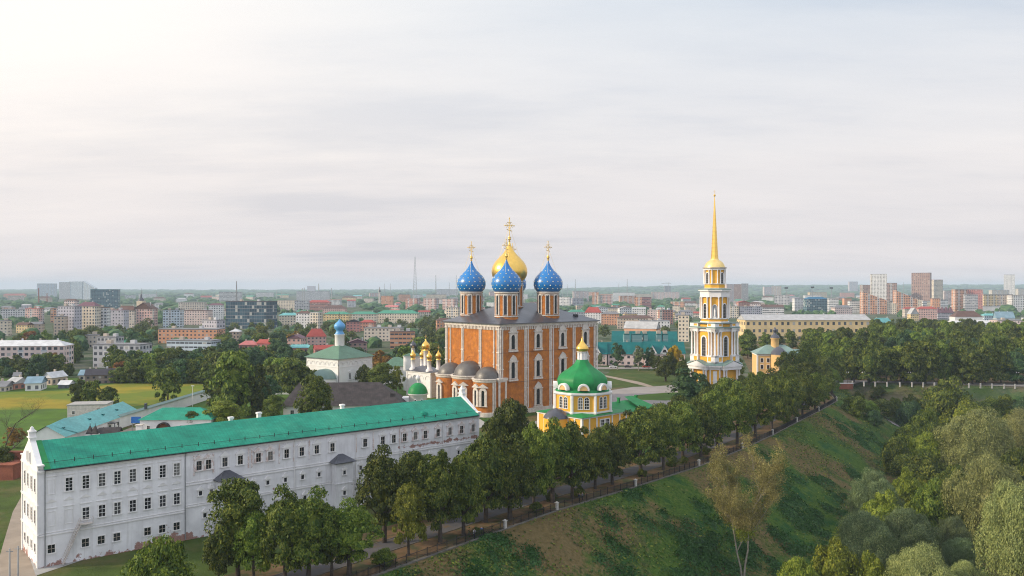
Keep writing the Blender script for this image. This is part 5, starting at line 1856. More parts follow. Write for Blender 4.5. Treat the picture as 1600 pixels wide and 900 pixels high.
# ---- teal-roofed quarter
def teal(x0, x1, yt, yb, rot, label, gables=(), rh=6.5, deep=15):
    t, Lx, D, hw, Y = bld(x0, x1, yt, yb, 'pale pink', 'plain', 'gable', 'teal', rot=rot, label=label, rh=rh, deep=deep, name='apartment_house', extras=1)
    for g in gables:
        x = -Lx / 2 + Lx * g
        b = MB()
        z0, hh, ww = hw - .3, 5.0, 2.9
        b.face([(x - ww, -D / 2 - .4, z0), (x + ww, -D / 2 - .4, z0), (x, -D / 2 - .4, z0 + hh)], 0)
        b.face([(x - ww * .45, -D / 2 - .45, z0 + .9), (x + ww * .45, -D / 2 - .45, z0 + .9), (x + ww * .2, -D / 2 - .45, z0 + 2.6), (x - ww * .2, -D / 2 - .45, z0 + 2.6)], 2)
        b.face([(x - ww - .4, -D / 2 - .7, z0 - .3), (x, -D / 2 - .7, z0 + hh + .15), (x, 0, z0 + hh + .15), (x - ww - .4, -D / 2 + 1.2, z0 - .3)], 1)
        b.face([(x + ww + .4, -D / 2 - .7, z0 - .3), (x + ww + .4, -D / 2 + 1.2, z0 - .3), (x, 0, z0 + hh + .15), (x, -D / 2 - .7, z0 + hh + .15)], 1)
        b.build('gable_dormer', [M['stone_white'], M['turq_dark'], M['glass']], t)
    return t, Lx, D, hw
M['turq_dark'] = mat('dark_teal_roof', RPAL['teal'], .5, .15, .4)
teal(957, 1063, 519, 551, -8, 'long upper house of the teal-roofed quarter with white gable end', (.45,), 9, 20)
teal(924, 952, 536, 571, -6, 'left house of the teal-roofed quarter with white triangular gable', (.35,))
teal(950, 1008, 536, 571, -4, 'middle house of the teal-roofed quarter behind slim trees', (.82,))
teal(1007, 1072, 535, 572, -3, 'right house of the teal-roofed quarter with brick ground floor', (.2, .5))
for k, (xa, xb) in enumerate(((975, 984), (988, 1003), (1006, 1012), (1026, 1033), (1036, 1044))):
    bld(xa, xb, 521.5, 552, 'teal', 'blank', label=None, rot=0, rc='teal', deep=5, name='stair_tower', group='dark teal stair towers of the quarter')
# ---- right of the bell tower
bld(1162, 1362, 492, 533, 'yellow', 'plain', 'gable', 'pale', rot=2, label='very long yellow building with pale grey roof behind park', rh=4.5, deep=24, bay=5, fl=6.5)
bld(1363, 1400, 497, 527, 'pale blue', 'blank', 'hip', 'turquoise', rot=8, rh=8, label='hall with bright turquoise roof at end of long building')
bld(1211, 1236, 461, 482, 'grey', 'slab', rot=-20)
t, Lx, D, hw, Y = bld(1259, 1294, 464, 487, 'teal', 'glass', 'hip', 'blue', rot=5, label='low blue glass arena with faceted roof', rh=4)
t.children[0].color = (.02, .13, .24, 1)
bld(1138, 1155, 478, 497, 'cream', 'slab', rot=-8)
bld(1154, 1192, 479, 497, 'lilac grey', 'slab', rot=6)
bld(1152, 1172, 470, 488, 'brick', 'plain', 'gabley', 'red', rot=10)
bld(1172, 1190, 472, 488, 'pale pink', 'plain', 'hip', 'brown', rot=-6)
bld(1192, 1226, 476, 496, 'white', 'ribbon', 'gable', 'brown', rot=-5)
bld(1240, 1258, 466, 486, 'white', 'plain', rot=8)
bld(1295, 1311, 466, 488, 'white', 'ribbon', rot=-8)
bld(1318, 1331, 466, 480, 'orange', 'blank', rot=8)
bld(1328, 1352, 470, 490, 'white', 'ribbon', rot=-6)
bld(1303, 1332, 477, 495, 'pale pink', 'plain', 'hip', 'grey', rot=5)
bld(1349, 1386, 457, 491, 'orange', 'slab', slope=(456, 469), rot=-4, label='orange brick block with roof sloping down right, left of two', bay=4)
bld(1372, 1402, 466, 491, 'cream', 'plain', slope=(465, 475), rot=-10, label='cream block with sloping roof joined to the left orange one')
bld(1401, 1434, 455, 489, 'orange', 'slab', slope=(454, 468), rot=-4, label='orange brick block with roof sloping down right, right of two', bay=4)
bld(1416, 1456, 463, 486, 'cream', 'plain', slope=(462, 473), rot=-8, label='cream block with sloping roof under the tallest brown tower')
bld(1386, 1402, 470, 488, 'white', 'ribbon', rot=5)
bld(1440, 1458, 470, 486, 'white', 'ribbon', rot=8)
bld(1457, 1470, 466, 489, 'orange', 'plain', rot=-8)
bld(1466, 1482, 468, 488, 'white', 'ribbon', rot=6)
bld(1474, 1492, 454, 476, 'pale pink', 'slab', rot=6)
bld(1491, 1512, 452, 487, 'orange', 'slab', rot=6, label='orange and white high block left half with grey stairwell')
bld(1511, 1537, 452, 487, 'red', 'plain', rot=-18, label='dark red high block with grey glazed middle')
bld(1509, 1529, 460, 488, 'grey', 'ribbon', rot=-12)
bld(1536, 1560, 460, 486, 'yellow', 'slab', rot=5)
bld(1559, 1583, 460, 486, 'tan', 'slab', rot=-5)
bld(1581, 1612, 461, 488, 'white', 'stripe', rot=0, rc='brown', label='dark-framed white block cut by the right edge')
bld(1548, 1580, 453, 470, 'cream', 'slab', rot=6)
bld(1414, 1432, 480, 496, 'beige', 'plain', 'hip', 'red', rot=0)
bld(1422, 1436, 481, 501, 'yellow', 'plain', 'gabley', 'pale', rot=4, label='small yellow house with steep gable facing the park', rh=9)
bld(1436, 1465, 479, 500, 'pink', 'plain', 'hip', 'red', rot=-6)
for k in range(4):
    bld(1465 + k * 6.2, 1471.5 + k * 6.2, 479, 499, 'lilac grey', 'ribbon', 'pyr', 'purple', rot=3, rh=9, group='row of narrow purple-roofed gables')
bld(1493, 1536, 486, 509, 'white', 'blank', 'hip', 'brown', rot=-4, rh=7, label='wide white hall with brown hipped roof by the park')
bld(1536, 1560, 490, 506, 'pale blue', 'plain', 'hip', 'turquoise', rot=6)
bld(1558, 1586, 487, 508, 'pale grey', 'blank', 'gable', 'blue', rot=-4, rh=9, label='hall with steep blue-grey roof right of the brown one')
bld(1488, 1560, 501, 515, 'white', 'plain', 'gable', 'white', rot=3, rh=3, label='long white sheds just above the park trees')
bld(1560, 1625, 500, 520, 'pale pink', 'plain', 'flat', 'grey', rot=-4, label='pinkish low block with broad roof at right edge')
bld(1478, 1530, 478, 486, 'white', 'blank', 'gable', 'white', rot=0, rh=3, label='long flat white warehouse under the orange blocks')
bld(1532, 1568, 476, 486, 'white', 'blank', 'pyr', 'pale', rot=0, rh=3, label='white arena with shallow domed roof', deep=40)
bld(1590, 1612, 451, 468, 'cream', 'slab', rot=4)
# ---- village houses at left
for a in ((5, 34, 591, 609, 'brick', 'gable', 'pale', -20, 'brick cottage with pale beige roof, leftmost below the white-roofed block'),
          (33, 62, 590, 611, 'white', 'gable', 'blue', 14, 'white cottage with blue-grey sheet roof'),
          (65, 90, 582, 602, 'tan', 'gabley', 'white', -15, 'tan cottage with cream white roof among bushes'),
          (86, 106, 596, 607, 'dark', 'gable', 'white', 10, 'low dark shed with pale sheet roof'),
          (118, 141, 579, 594, 'beige', 'gable', 'blue', 12, 'small cottage with pale blue roof behind the timber house'),
          (127, 176, 578, 600, 'wood', 'gable', 'dark', 18, 'long brown timber house with dark pitched roof'),
          (-20, 8, 597, 612, 'beige', 'gable', 'grey', 5, 'beige cottage cut by the left edge'),
          (10, 30, 583, 593, 'beige', 'gable', 'grey', 25, 'small grey-roofed cottage behind the brick one')):
    bld(a[0], a[1], a[2], a[3], a[4], 'plain', a[5], a[6], rot=a[7], label=a[8], rh=2.6, name='cottage', group='cottages beyond the meadow', bay=2.6, fl=2.8)

# ---- small town filler houses where the town runs on between the named ones
rf_ = random.Random(11)
cols = ['white', 'cream', 'pale grey', 'pale pink', 'pink', 'brick', 'yellow', 'tan', 'lilac grey', 'orange', 'beige', 'white', 'cream', 'white', 'pale grey']
rcs = ['grey', 'pale', 'red', 'brown', 'green', 'white', 'turquoise', 'grey', 'brown', 'pink']
def filler(x, yb, w_, h_):
    hsel = rf_.random()
    rk = 'flat' if hsel < .35 else ('hip' if hsel < .7 else 'gable')
    col = rf_.choice(cols)
    st = rf_.choice(['plain', 'plain', 'slab', 'ribbon', 'stripe'])
    Y = F * CZ / (yb - 450)
    bld(x - w_ / 2, x + w_ / 2, yb - h_, yb, col, st if h_ * Y / F > 8 else 'plain', rk, rf_.choice(rcs))
for yb, n, (w0, w1), (h0, h1), (xa, xb) in ((466, 34, (14, 34), (5, 10), (0, 1600)), (472, 42, (12, 28), (6, 11), (0, 1600)), (479, 26, (11, 24), (6, 12), (430, 1350)), (487, 30, (11, 22), (7, 12), (590, 1350)),
                                            (487, 8, (11, 22), (7, 12), (0, 110)), (496, 14, (12, 24), (8, 13), (870, 1160)), (494, 10, (12, 22), (8, 12), (240, 720)), (503, 15, (12, 22), (8, 13), (870, 1075)), (482, 34, (10, 20), (6, 10), (0, 1600)), (469, 44, (10, 22), (4, 8), (0, 1600))):
    for k in range(n):
        x = xa + (xb - xa) * (k + rf_.uniform(.1, .9)) / n
        if 1165 < x < 1360 and yb > 490:
            continue
        if any(c[0] - 6 < x < c[1] + 6 and abs(c[3] - yb) < 4.5 for c in CITY):
            continue
        filler(x, yb + rf_.uniform(-1.5, 1.5), rf_.uniform(w0, w1), rf_.uniform(h0, h1))

# ---- masts, chimneys, floodlights
LAST = [None]
def mast(px, yt, Y, label, lattice=True, w0=1.6, name='radio_mast', cat='radio mast', z=0, m='steel'):
    x = (px - 800) * Y / F
    H = ZAT(yt, Y) - z
    t = thing(name, label, cat, (x, Y, z))
    b = MB()
    if lattice:
        n = max(6, int(H / 8))
        for sx, sy in ((-1, -1), (1, -1), (1, 1), (-1, 1)):
            b.tube((sx * w0, sy * w0, 0), (sx * w0 * .15, sy * w0 * .15, H), .45, .3, seg=4)
        for k in range(n):
            f0, f1 = 1 - .85 * k / n, 1 - .85 * (k + 1) / n
            for (ax, ay), (bx_, by) in (((-1, -1), (1, -1)), ((1, -1), (-1, -1)), ((1, 1), (-1, 1)), ((-1, -1), (-1, 1))):
                b.tube((ax * w0 * f0, ay * w0 * f0, H * k / n), (bx_ * w0 * f1, by * w0 * f1, H * (k + 1) / n), .25, seg=3)
    else:
        b.tube((0, 0, 0), (0, 0, H), w0, w0 * .6, seg=8)
    b.build('shaft', M[m], t)
    LAST[0] = t
    return t, H
t, H = mast(648.5, 401, 2600, 'tallest lattice radio mast, left of the cathedral', True, 6.5)
mast(681, 430, 2600, 'thin lattice mast second tallest left of the cathedral', True, 2.4)
mast(702, 441, 3200, 'short lattice mast beside the left blue dome', True, 2.2)
mast(713, 430, 3000, 'thin mast just left of the left blue dome', True, 1.8)
mast(899, 436, 3000, 'lattice mast right of the right blue dome', True, 2.4)
mast(980, 436, 2800, 'lattice mast halfway to the bell tower', True, 2.2)
mast(967, 443, 3200, 'short thin mast left of the halfway one', True, 1.6)
mast(601, 443, 3500, 'short hazy mast far left of the tallest', True, 1.8)
mast(610, 443, 3600, 'second short hazy mast left of the tallest', True, 1.8)
mast(369.5, 439, 1100, 'thin mast standing behind the black office', True, 1.1)
mast(60.5, 450, 2100, 'dark brick factory chimney, taller of the left pair', False, 1.9, 'factory_chimney', 'chimney', m='brick_wall')
mast(73.5, 458, 2200, 'dark brick factory chimney, shorter of the left pair', False, 1.7, 'factory_chimney', 'chimney', m='brick_wall')
mast(498, 443, 3300, 'tall pale factory chimney beside the hazy plant', False, 2.8, 'factory_chimney', 'chimney', m='concrete')
for k, (p_, y_) in enumerate(((473, 450), (475.8, 449.5), (432.5, 454), (440.5, 455), (245, 455), (222, 454), (518, 450))):
    mast(p_, y_, 2900, 'slim factory chimney on the left skyline', False, 1.7, 'factory_chimney', 'chimney', m='concrete')
    AUTO.append((LAST[0], 'slim grey factory chimney', p_, 2900))
for k, (p_, y_) in enumerate(((879, 444), (887, 444), (1208, 447), (1412, 441))):
    mast(p_, y_, 3600, 'thin skyline mast', True, 1.4)
    AUTO.append((LAST[0], 'short thin lattice mast on the skyline', p_, 3600))
for p_, y_ in ((1228.5, 449.5), (1269.5, 448.5), (1299, 449.5)):
    t, H = mast(p_, y_, 2300, 'stadium floodlight mast on the right skyline', True, 1.3, 'floodlight_mast', 'floodlight')
    AUTO.append((t, 'stadium floodlight mast with wide lamp head', p_, 2300))
    b = MB(); b.prism([(-4.5, -1), (4.5, -1), (4.5, 1), (-4.5, 1)], H - 3, H + 1.5); b.build('lamp_head', M['dark'], t)
# tower crane
t, H = mast(1045, 441, 3400, 'tower crane over a building site near the bell tower', True, 1.4, 'tower_crane', 'crane')
b = MB(); b.tube((-30, 0, H - 6), (10, 0, H - 6), .7, seg=4); b.tube((0, 0, H), (-28, 0, H - 5.5), .3, seg=3); b.tube((0, 0, H), (9, 0, H - 5.5), .3, seg=3)
b.build('jib', M['steel'], t)
bld(1038, 1048, 446.5, 464, 'slate', 'plain', rot=5)
# far church spire
t, H = mast(593, 452, 1900, 'slim church bell tower on the middle left skyline', False, 2.4, 'church_tower', 'tower', m='stone')
b = MB(); b.lathe([(3.4, H - 6), (2.2, H - 2), (1.2, H), (.2, H + 6)], 10); b.build('cap', M['slate'], t)
# ================================================================ smaller buildings and things near by
def local_bld(name, label, cat, x, y, rz, lx, ly, h, wallm, roofm, rk, rh, ov=.6, group=None):
    t = thing(name, label, cat, (x, y, 0), rz, group)
    b = MB(); b.box(0, lx, 0, ly, 0, h)
    b.build('wall', wallm, t)
    b = MB()
    X0, X1, Y0, Y1 = -ov, lx + ov, -ov, ly + ov
    if rk == 'gable':
        ym = ly / 2
        b.face([(X0, Y0, h - .1), (X1, Y0, h - .1), (X1, ym, h + rh), (X0, ym, h + rh)]); b.face([(X1, Y1, h - .1), (X0, Y1, h - .1), (X0, ym, h + rh), (X1, ym, h + rh)])
        for X in (0, lx):
            b.face([(X, 0, h), (X, ly, h), (X, ym, h + rh - .15)], 1)
    elif rk == 'hip':
        k = ly / 2
        r1, r2 = (X0 + k, ly / 2, h + rh), (X1 - k, ly / 2, h + rh)
        b.face([(X0, Y0, h), (X1, Y0, h), r2, r1]); b.face([(X1, Y0, h), (X1, Y1, h), r2]); b.face([(X1, Y1, h), (X0, Y1, h), r1, r2]); b.face([(X0, Y1, h), (X0, Y0, h), r1])
        b.face([(X0, Y0, h - .02), (X0, Y1, h - .02), (X1, Y1, h - .02), (X1, Y0, h - .02)])
    else:
        b.box(X0, X1, Y0, Y1, h, h + .35)
    rf = b.build('roof', [roofm, wallm], t)
    return t, rf
sw, sp_ = win_mesh(.8, 1.1, False, sw=.12, dep=.1, bars=(1, 1)), pane_mesh(.8, 1.1)
# turquoise range beyond the palace: runs away from the viewer, front to the right (+x)
t, rf = local_bld('range', 'long low white range with turquoise metal roof beside the meadow', 'building', -124.2, 231, R(92.5), 49, 9.6, 3.8, M['white'], M['turq_roof'], 'gable', 3.0)
for x in (3, 7, 16, 20, 24, 34, 38, 41, 45):
    add_win(t, sw, sp_, x, 0, 1.3)
b = MB()
b.face([(6, -.9, 3.75), (13, -.9, 3.75), (9.5, 4.8, 7.4)])
b.face([(6, -.9, 3.75), (9.5, 4.8, 7.4), (1, 4.8, 6.8)])
b.face([(13, -.9, 3.75), (18, 4.8, 6.8), (9.5, 4.8, 7.4)])
b.build('cross_gable', M['turq_roof'], rf)
for x in (4, 20, 29, 39):
    b = MB(); b.prism([(x - .5, 2.0), (x + .5, 2.0), (x, 4.0)], 4.6, 5.7); b.build('roof_vent', M['turq_dark'], rf)
b = MB(); b.box(27, 30, -2.2, 0, 2.9, 3.1); b.box(27, 27.2, -2.2, -2, 0, 2.9); b.box(29.8, 30, -2.2, -2, 0, 2.9); b.box(27.9, 29.1, -.1, .02, 0, 2.2)
b.build('porch', M['slate'], t)
# green-roofed range with arched door
t, rf = local_bld('range', 'low white range with ribbed sea-green roof and arched brown door', 'building', -114.5, 256, R(3), 21.5, 11, 4.4, M['white'], M['green_roof'], 'hip', 3.0)
b = MB()
n = 10
P = [(5.6, 0)] + [(7.3 + 1.7 * math.cos(PI - PI * k / n), 1.6 + 1.7 * math.sin(PI * k / n)) for k in range(n + 1)] + [(9.0, 0)]
b.face([(x, -.06, z) for x, z in P])
b.build('door', M['doorwood'], t)
b = MB(); b.lathe([(2.1, 0), (2.1, .5)], 16, (0, 0, 0), 0, True, 0, PI)
b2 = MB(); b2.T = Matrix.Translation((7.3, 0, 1.6)) @ Matrix.Rotation(R(90), 4, 'X'); b2.lathe([(2.1, 0), (2.1, 1.2), (1.75, 1.2), (1.75, 0)], 16, (0, 0, 0), 0, True, 0, PI)
b2.build('door_hood', M['wood_roof'], t)
for x in (2.6, 12.5, 16.5, 19.5):
    add_win(t, sw, sp_, x, 0, 1.5)
b = MB(); b.box(-.6, .0, 5, 6, 7, 8.8); b.build('chimney', M['slate'], rf)
# white precinct wall
wx = [(-126, 266), (-125.5, 280), (-124, 312), (-122.5, 345)]
t = thing('precinct_wall', 'long white precinct wall with dark coping running beside the golden field', 'wall', (-125, 300, 0))
b = MB(); c = MB()
for i in range(3):
    p, q_ = Vector(wx[i]) - Vector((-125, 300)), Vector(wx[i + 1]) - Vector((-125, 300))
    b.prism([(p.x + .5, p.y), (q_.x + .5, q_.y), (q_.x - .5, q_.y), (p.x - .5, p.y)][::-1], 0, 3.7)
    c.prism([(p.x + .9, p.y), (q_.x + .9, q_.y), (q_.x, q_.y), (p.x, p.y)][::-1], 3.72, 4.3, z1s=[4.4, 4.4, 3.8, 3.8])
    c.prism([(p.x, p.y), (q_.x, q_.y), (q_.x - .9, q_.y), (p.x - .9, p.y)][::-1], 3.71, 4.3, z1s=[3.8, 3.8, 4.4, 4.4])
b.build('wall', M['white'], t)
c.build('coping', M['grey_green'], t)
t = thing('precinct_wall', 'short white wall with dark coping between trees left of the blue-domed church', 'wall', (-122, 352, 0))
b = MB(); b.box(-2, 28, -.5, .5, 0, 3.6); b.build('wall', M['white'], t)
b = MB(); b.box(-2.2, 28.2, -.8, .8, 3.6, 3.9); b.build('coping', M['grey_green'], t)
# pale shed on the meadow
t, rf = local_bld('shed', 'pale flat-roofed utility shed on the meadow edge', 'shed', *G(105, 655), R(10), 12.5, 8, 4.6, M['stone'], M['concrete'], 'flat', 0, .2)
for x in (10.0, 11.4):
    b = MB(); b.box(x - .5, x + .5, -.06, .02, 1, 3.4); b.build('door', M['doorwood'], t)
add_win(t, sw, sp_, 2, 0, 1.6)
# blue board, gate pillar and little wooden tops in the yard
t = thing('display_board', 'bright blue board on posts beside the green-roofed range', 'board', (*G(206, 673.5),))
b = MB(); b.box(-.2, 2.8, -.06, .06, 2.5, 4.5); b.build('panel', M['blue_panel'], t)
for x in (0, 2.5):
    b = MB(); b.box(x, x + .15, .07, .2, 0, 4.4); b.build('post', M['steel'], t)
t = thing('gate_pillar', 'white gate pillar by the blue board', 'pillar', (*G(218, 681),))
b = MB(); b.box(-.9, .9, -.6, .6, 0, 3.2); b.build('shaft', M['white'], t)
b = MB(); b.box(-1.1, 1.1, -.8, .8, 3.2, 3.5); b.build('cap', M['stone'], t)
for p_, lab in ((140.8, 'left of two little white gatehouse towers with pointed brown tops'), (148.8, 'right of two little white gatehouse towers with pointed brown tops')):
    t = thing('gate_turret', lab, 'turret', (*G(p_, 694),), 0, 'pointed gatehouse turrets')
    b = MB(); b.box(-.9, .9, -.9, .9, 0, 3.0); b.build('wall', M['white'], t)
    b = MB(); b.lathe([(1.3, 3.0), (.1, 5.4), (.05, 6)], 4, smooth=False, a0=PI / 4, a1=PI / 4 + 2 * PI); b.build('tent_roof', M['wood_roof'], t)
t, rf = local_bld('shed', 'small dark gabled shed between the two white ranges', 'shed', *G(155, 690), R(15), 5, 4, 2.2, M['wood_roof'], M['wood_roof'], 'gable', 1.6)
# brick ruin left of the palace
t = thing('brick_wall', 'old red brick wall behind the dark round tree', 'wall', (-134, 201, 0))
b = MB(); b.box(0, 17, 0, 1.0, 0, 5.2); b.box(11, 17, -6, 0, 0, 3.4); b.build('wall', M['brick_wall'], t)
b = MB(); b.box(-.2, 17.2, -.2, 1.2, 5.2, 5.5); b.box(10.8, 17.2, -6.2, -.2, 3.4, 3.6); b.build('coping', M['brick_wall'], t)
# two-storey white house with pale green roof behind the gold domes
t, rf = local_bld('house', 'two-storey white house with pale green roof behind the gold-domed church', 'house', (598 - 800) * 382 / F, 382, R(8), 13, 12, 9.0, M['white'], M['pale_green_roof'], 'hip', 3.8)
hw_, hp_ = win_mesh(1.0, 2.0, True, sw=.2, dep=.12, bars=(1, 1)), pane_mesh(1.0, 2.0, True)
for x in (2, 5, 8, 11):
    for z in (1.4, 5.2):
        add_win(t, hw_, hp_, x, 0, z)
t, rf = local_bld('house', 'low house with long pale green roof left of the two-storey one', 'house', (575 - 800) * 396 / F, 396, R(2), 12, 9, 5.0, M['white'], M['pale_green_roof'], 'hip', 2.5)
# yellow church at the park edge
ex, ey = (1213 - 800) * 400 / F, 400
t, rf = local_bld('church', 'small ochre church with grey-green roof and slim lantern at park edge', 'church', (1183 - 800) * 398 / F, 398, R(-6), 20, 13, 13.5, M['ochre'], M['grey_green'], 'hip', 4.0, .8)
b = MB(); b.lathe([(3.6, 0), (3.6, 13.4)], 18, (10, -.5, 0), 0, True, PI, 2 * PI); ap = b.build('apse', M['ochre'], t)
b = MB(); b.lathe([(4.0, 13.4), (3.2, 15.0), (1.6, 16.6), (.01, 17.2)], 18, (10, -.2, 0), 0, True, PI, 2 * PI); b.build('apse_roof', M['slate'], ap)
b = MB(); b.box(-.15, 20.15, -.15, 13.15, 12.7, 13.3); b.box(-.2, .5, -.2, .5, 0, 12.7); b.box(19.5, 20.2, -.2, .5, 0, 12.7); b.build('trim', Wh, t)
b = MB(); b.lathe([(1.9, 16), (1.9, 20.4), (2.2, 20.6), (2.2, 20.9)], 12, (9.5, 6, 0)); ln = b.build('lantern', M['ochre'], t)
b = MB(); b.lathe([(2.3, 20.9), (1.9, 21.8), (.8, 22.6), (.7, 23.8), (1.0, 24.2), (.95, 24.9), (.3, 25.6), (.05, 26.4)], 12, (9.5, 6, 0)); b.build('lantern_dome', M['slate'], ln)
cross(ln, (9.5, 6, 26.2), 1.8, M['gold'])
ew, ep = win_mesh(1.2, 1.8, False, sw=.18, dep=.12, bars=(1, 1), mats=[Wh, M['doorwood']]), pane_mesh(1.2, 1.8)
for x in (2.2, 5.2, 15.5, 18):
    for z in (2.4, 6.4, 9.6):
        add_win(t, ew, ep, x, 0, z)
add_win(t, ew, ep, 10, -4.1, 9.4); add_win(t, ew, ep, 10, -4.1, 5.6)
t, rf = local_bld('house', 'grey side building joined behind the ochre church', 'house', (1233 - 800) * 401 / F, 401, R(-6), 9, 14, 11.5, M['stone'], M['grey_green'], 'hip', 3.5)

# ================================================================ fence along the promenade
fx, fy = FENCE[0]
fe = thing('fence', 'black iron railing with white stone posts along the top of the slope', 'fence', (fx, fy, 0))
FL = [START[1]] + FENCE + [(133, 345), (136, 356)]
b = MB(); rl = MB()
for i in range(len(FL) - 1):
    p, q_ = Vector(FL[i]) - Vector((fx, fy)), Vector(FL[i + 1]) - Vector((fx, fy))
    d_ = (q_ - p); ln_ = d_.length; d_.normalize(); n_ = Vector((-d_.y, d_.x)) * .3
    b.prism([tuple(p - n_), tuple(q_ - n_), tuple(q_ + n_), tuple(p + n_)], -1.3, .22)
    for z in (.55, 1.45):
        rl.tube((p.x, p.y, z), (q_.x, q_.y, z), .045, seg=4)
    nb = int(ln_ / .24)
    for k in range(nb):
        c_ = p + d_ * (ln_ * (k + .5) / nb)
        r_ = .034 if k % 10 else .09
        rl.tube((c_.x, c_.y, .2), (c_.x, c_.y, 1.6 if k % 10 else 1.75), r_, seg=3)
b.build('plinth', M['kerb'], fe)
rl.build('railing', M['dark'], fe)
pb = MB(); pb.box(-.33, .33, -.33, .33, -.6, 1.8); pb.box(-.42, .42, -.42, .42, 1.8, 2.0); pb.lathe([(.36, 2.0), (.2, 2.2), (0, 2.25)], 8)
M['post'] = mat('weathered_post', (0.46, 0.44, 0.41), .9, .25, 2.0)
pm_ = pb.mesh('post', M['post'])
for (x, y) in FENCE[1:]:
    put('post', pm_, fe, (x - fx, y - fy, 0), R(50)).scale = (.8, .8, .85)
# white posts with chain on the park side
posts = [1332, 1350, 1367.5, 1386, 1406, 1425, 1442.5, 1460, 1478, 1496, 1514, 1532, 1550, 1569, 1586, 1603]
pf = thing('fence', 'park railing of white stone posts along the far side of ravine', 'fence', (*G(1332, 601),))
bx, by = G(1332, 601)
pts_ = []
for k, p_ in enumerate(posts):
    y_ = 600.6 + (p_ - 1332) * 4.4 / 268 + .8
    x, y = G(p_, y_)
    pts_.append((x - bx, y - by))
    put('post', pm_, pf, (x - bx, y - by, -.1), 0).scale = (.8, .8, .8)
rl = MB()
for i in range(len(pts_) - 1):
    for z in (.5, 1.3):
        rl.tube((*pts_[i], z), (*pts_[i + 1], z), .05, seg=4)
    for k in range(14):
        f_ = (k + .5) / 14
        rl.tube((pts_[i][0] + (pts_[i + 1][0] - pts_[i][0]) * f_, pts_[i][1] + (pts_[i + 1][1] - pts_[i][1]) * f_, 0), (pts_[i][0] + (pts_[i + 1][0] - pts_[i][0]) * f_, pts_[i][1] + (pts_[i + 1][1] - pts_[i][1]) * f_, 1.4), .03, seg=3)
rl.build('railing', M['dark'], pf)
# brick bridge parapet
br_ = thing('bridge_parapet', 'red brick bridge parapet with pale coping at the ravine head', 'parapet', (*G(1312, 603),))
b = MB(); b.box(0, 6, -.4, .4, -1.5, 1.1); b.build('wall', M['brick_wall'], br_)
b = MB(); b.box(-.2, 6.2, -.6, .6, 1.1, 1.3); b.build('coping', M['stone_white'], br_)

# ================================================================ lamps and poles
def lamp(px, yb, h, label, kind='globe', xy=None):
    x, y = xy if xy else G(px, yb)
    t = thing('street_lamp', label, 'street lamp', (x, y, 0), 0, 'lamps along the promenades')
    AUTO.append((t, label, PX(x, y), y))
    b = MB(); b.tube((0, 0, 0), (0, 0, 1), .12, .09, seg=6); b.tube((0, 0, 1), (0, 0, h), .07, .05, seg=6); b.tube((-.5, 0, h - .3), (.5, 0, h - .3), .04, seg=4)
    b.build('pole', M['dark'], t)
    for s_ in (-.5, .5):
        b = MB(); b.lathe([(.05, -.1), (.26, .1), (.3, .3), (.2, .5), (0, .56)], 8, (s_, 0, h - .3)); b.build('globe', M['stone_white'], t)
for p_ in (1324, 1349, 1421, 1536, 1590):
    lamp(p_, 600, 5.5, 'black park lamp with white globes under the trees')
LP_ = offset(FENCE, 13.2)
for i in (1, 2, 3, 4, 6, 8):
    lamp(0, 0, 4.5, 'black lamp post beside the tree-lined promenade', xy=LP_[i])
for p_, yb, yt, lab in ((15, 915, 857, 'thin concrete pole at the bottom left corner, left of two'), (28, 912, 853, 'thin concrete pole at the bottom left corner, right of two'),
                        (326.5, 871, 805, 'concrete pole standing on the lawn before the palace'), (552.5, 815, 753, 'concrete pole between palace wall and trees')):
    x, y = G(p_, yb)
    t = thing('utility_pole', lab, 'pole', (x, y, 0))
    b = MB(); b.tube((0, 0, 0), (0, 0, ZAT(yt, y)), .16, .11, seg=7, cap=True); b.build('pole', M['concrete'], t)
    b = MB(); b.box(-.5, .5, -.04, .04, ZAT(yt, y) - .5, ZAT(yt, y) - .4); b.build('crossarm', M['steel'], t)
t = thing('utility_pole', 'white lamp pole beside the precinct wall', 'pole', (*G(301, 636), 0))
b = MB(); b.tube((0, 0, 0), (0, 0, 8), .12, .08, seg=6); b.build('pole', M['stone_white'], t)
b = MB(); b.box(-.6, .6, -.15, .15, 7.9, 8.1); b.build('lamp_head', M['stone_white'], t)

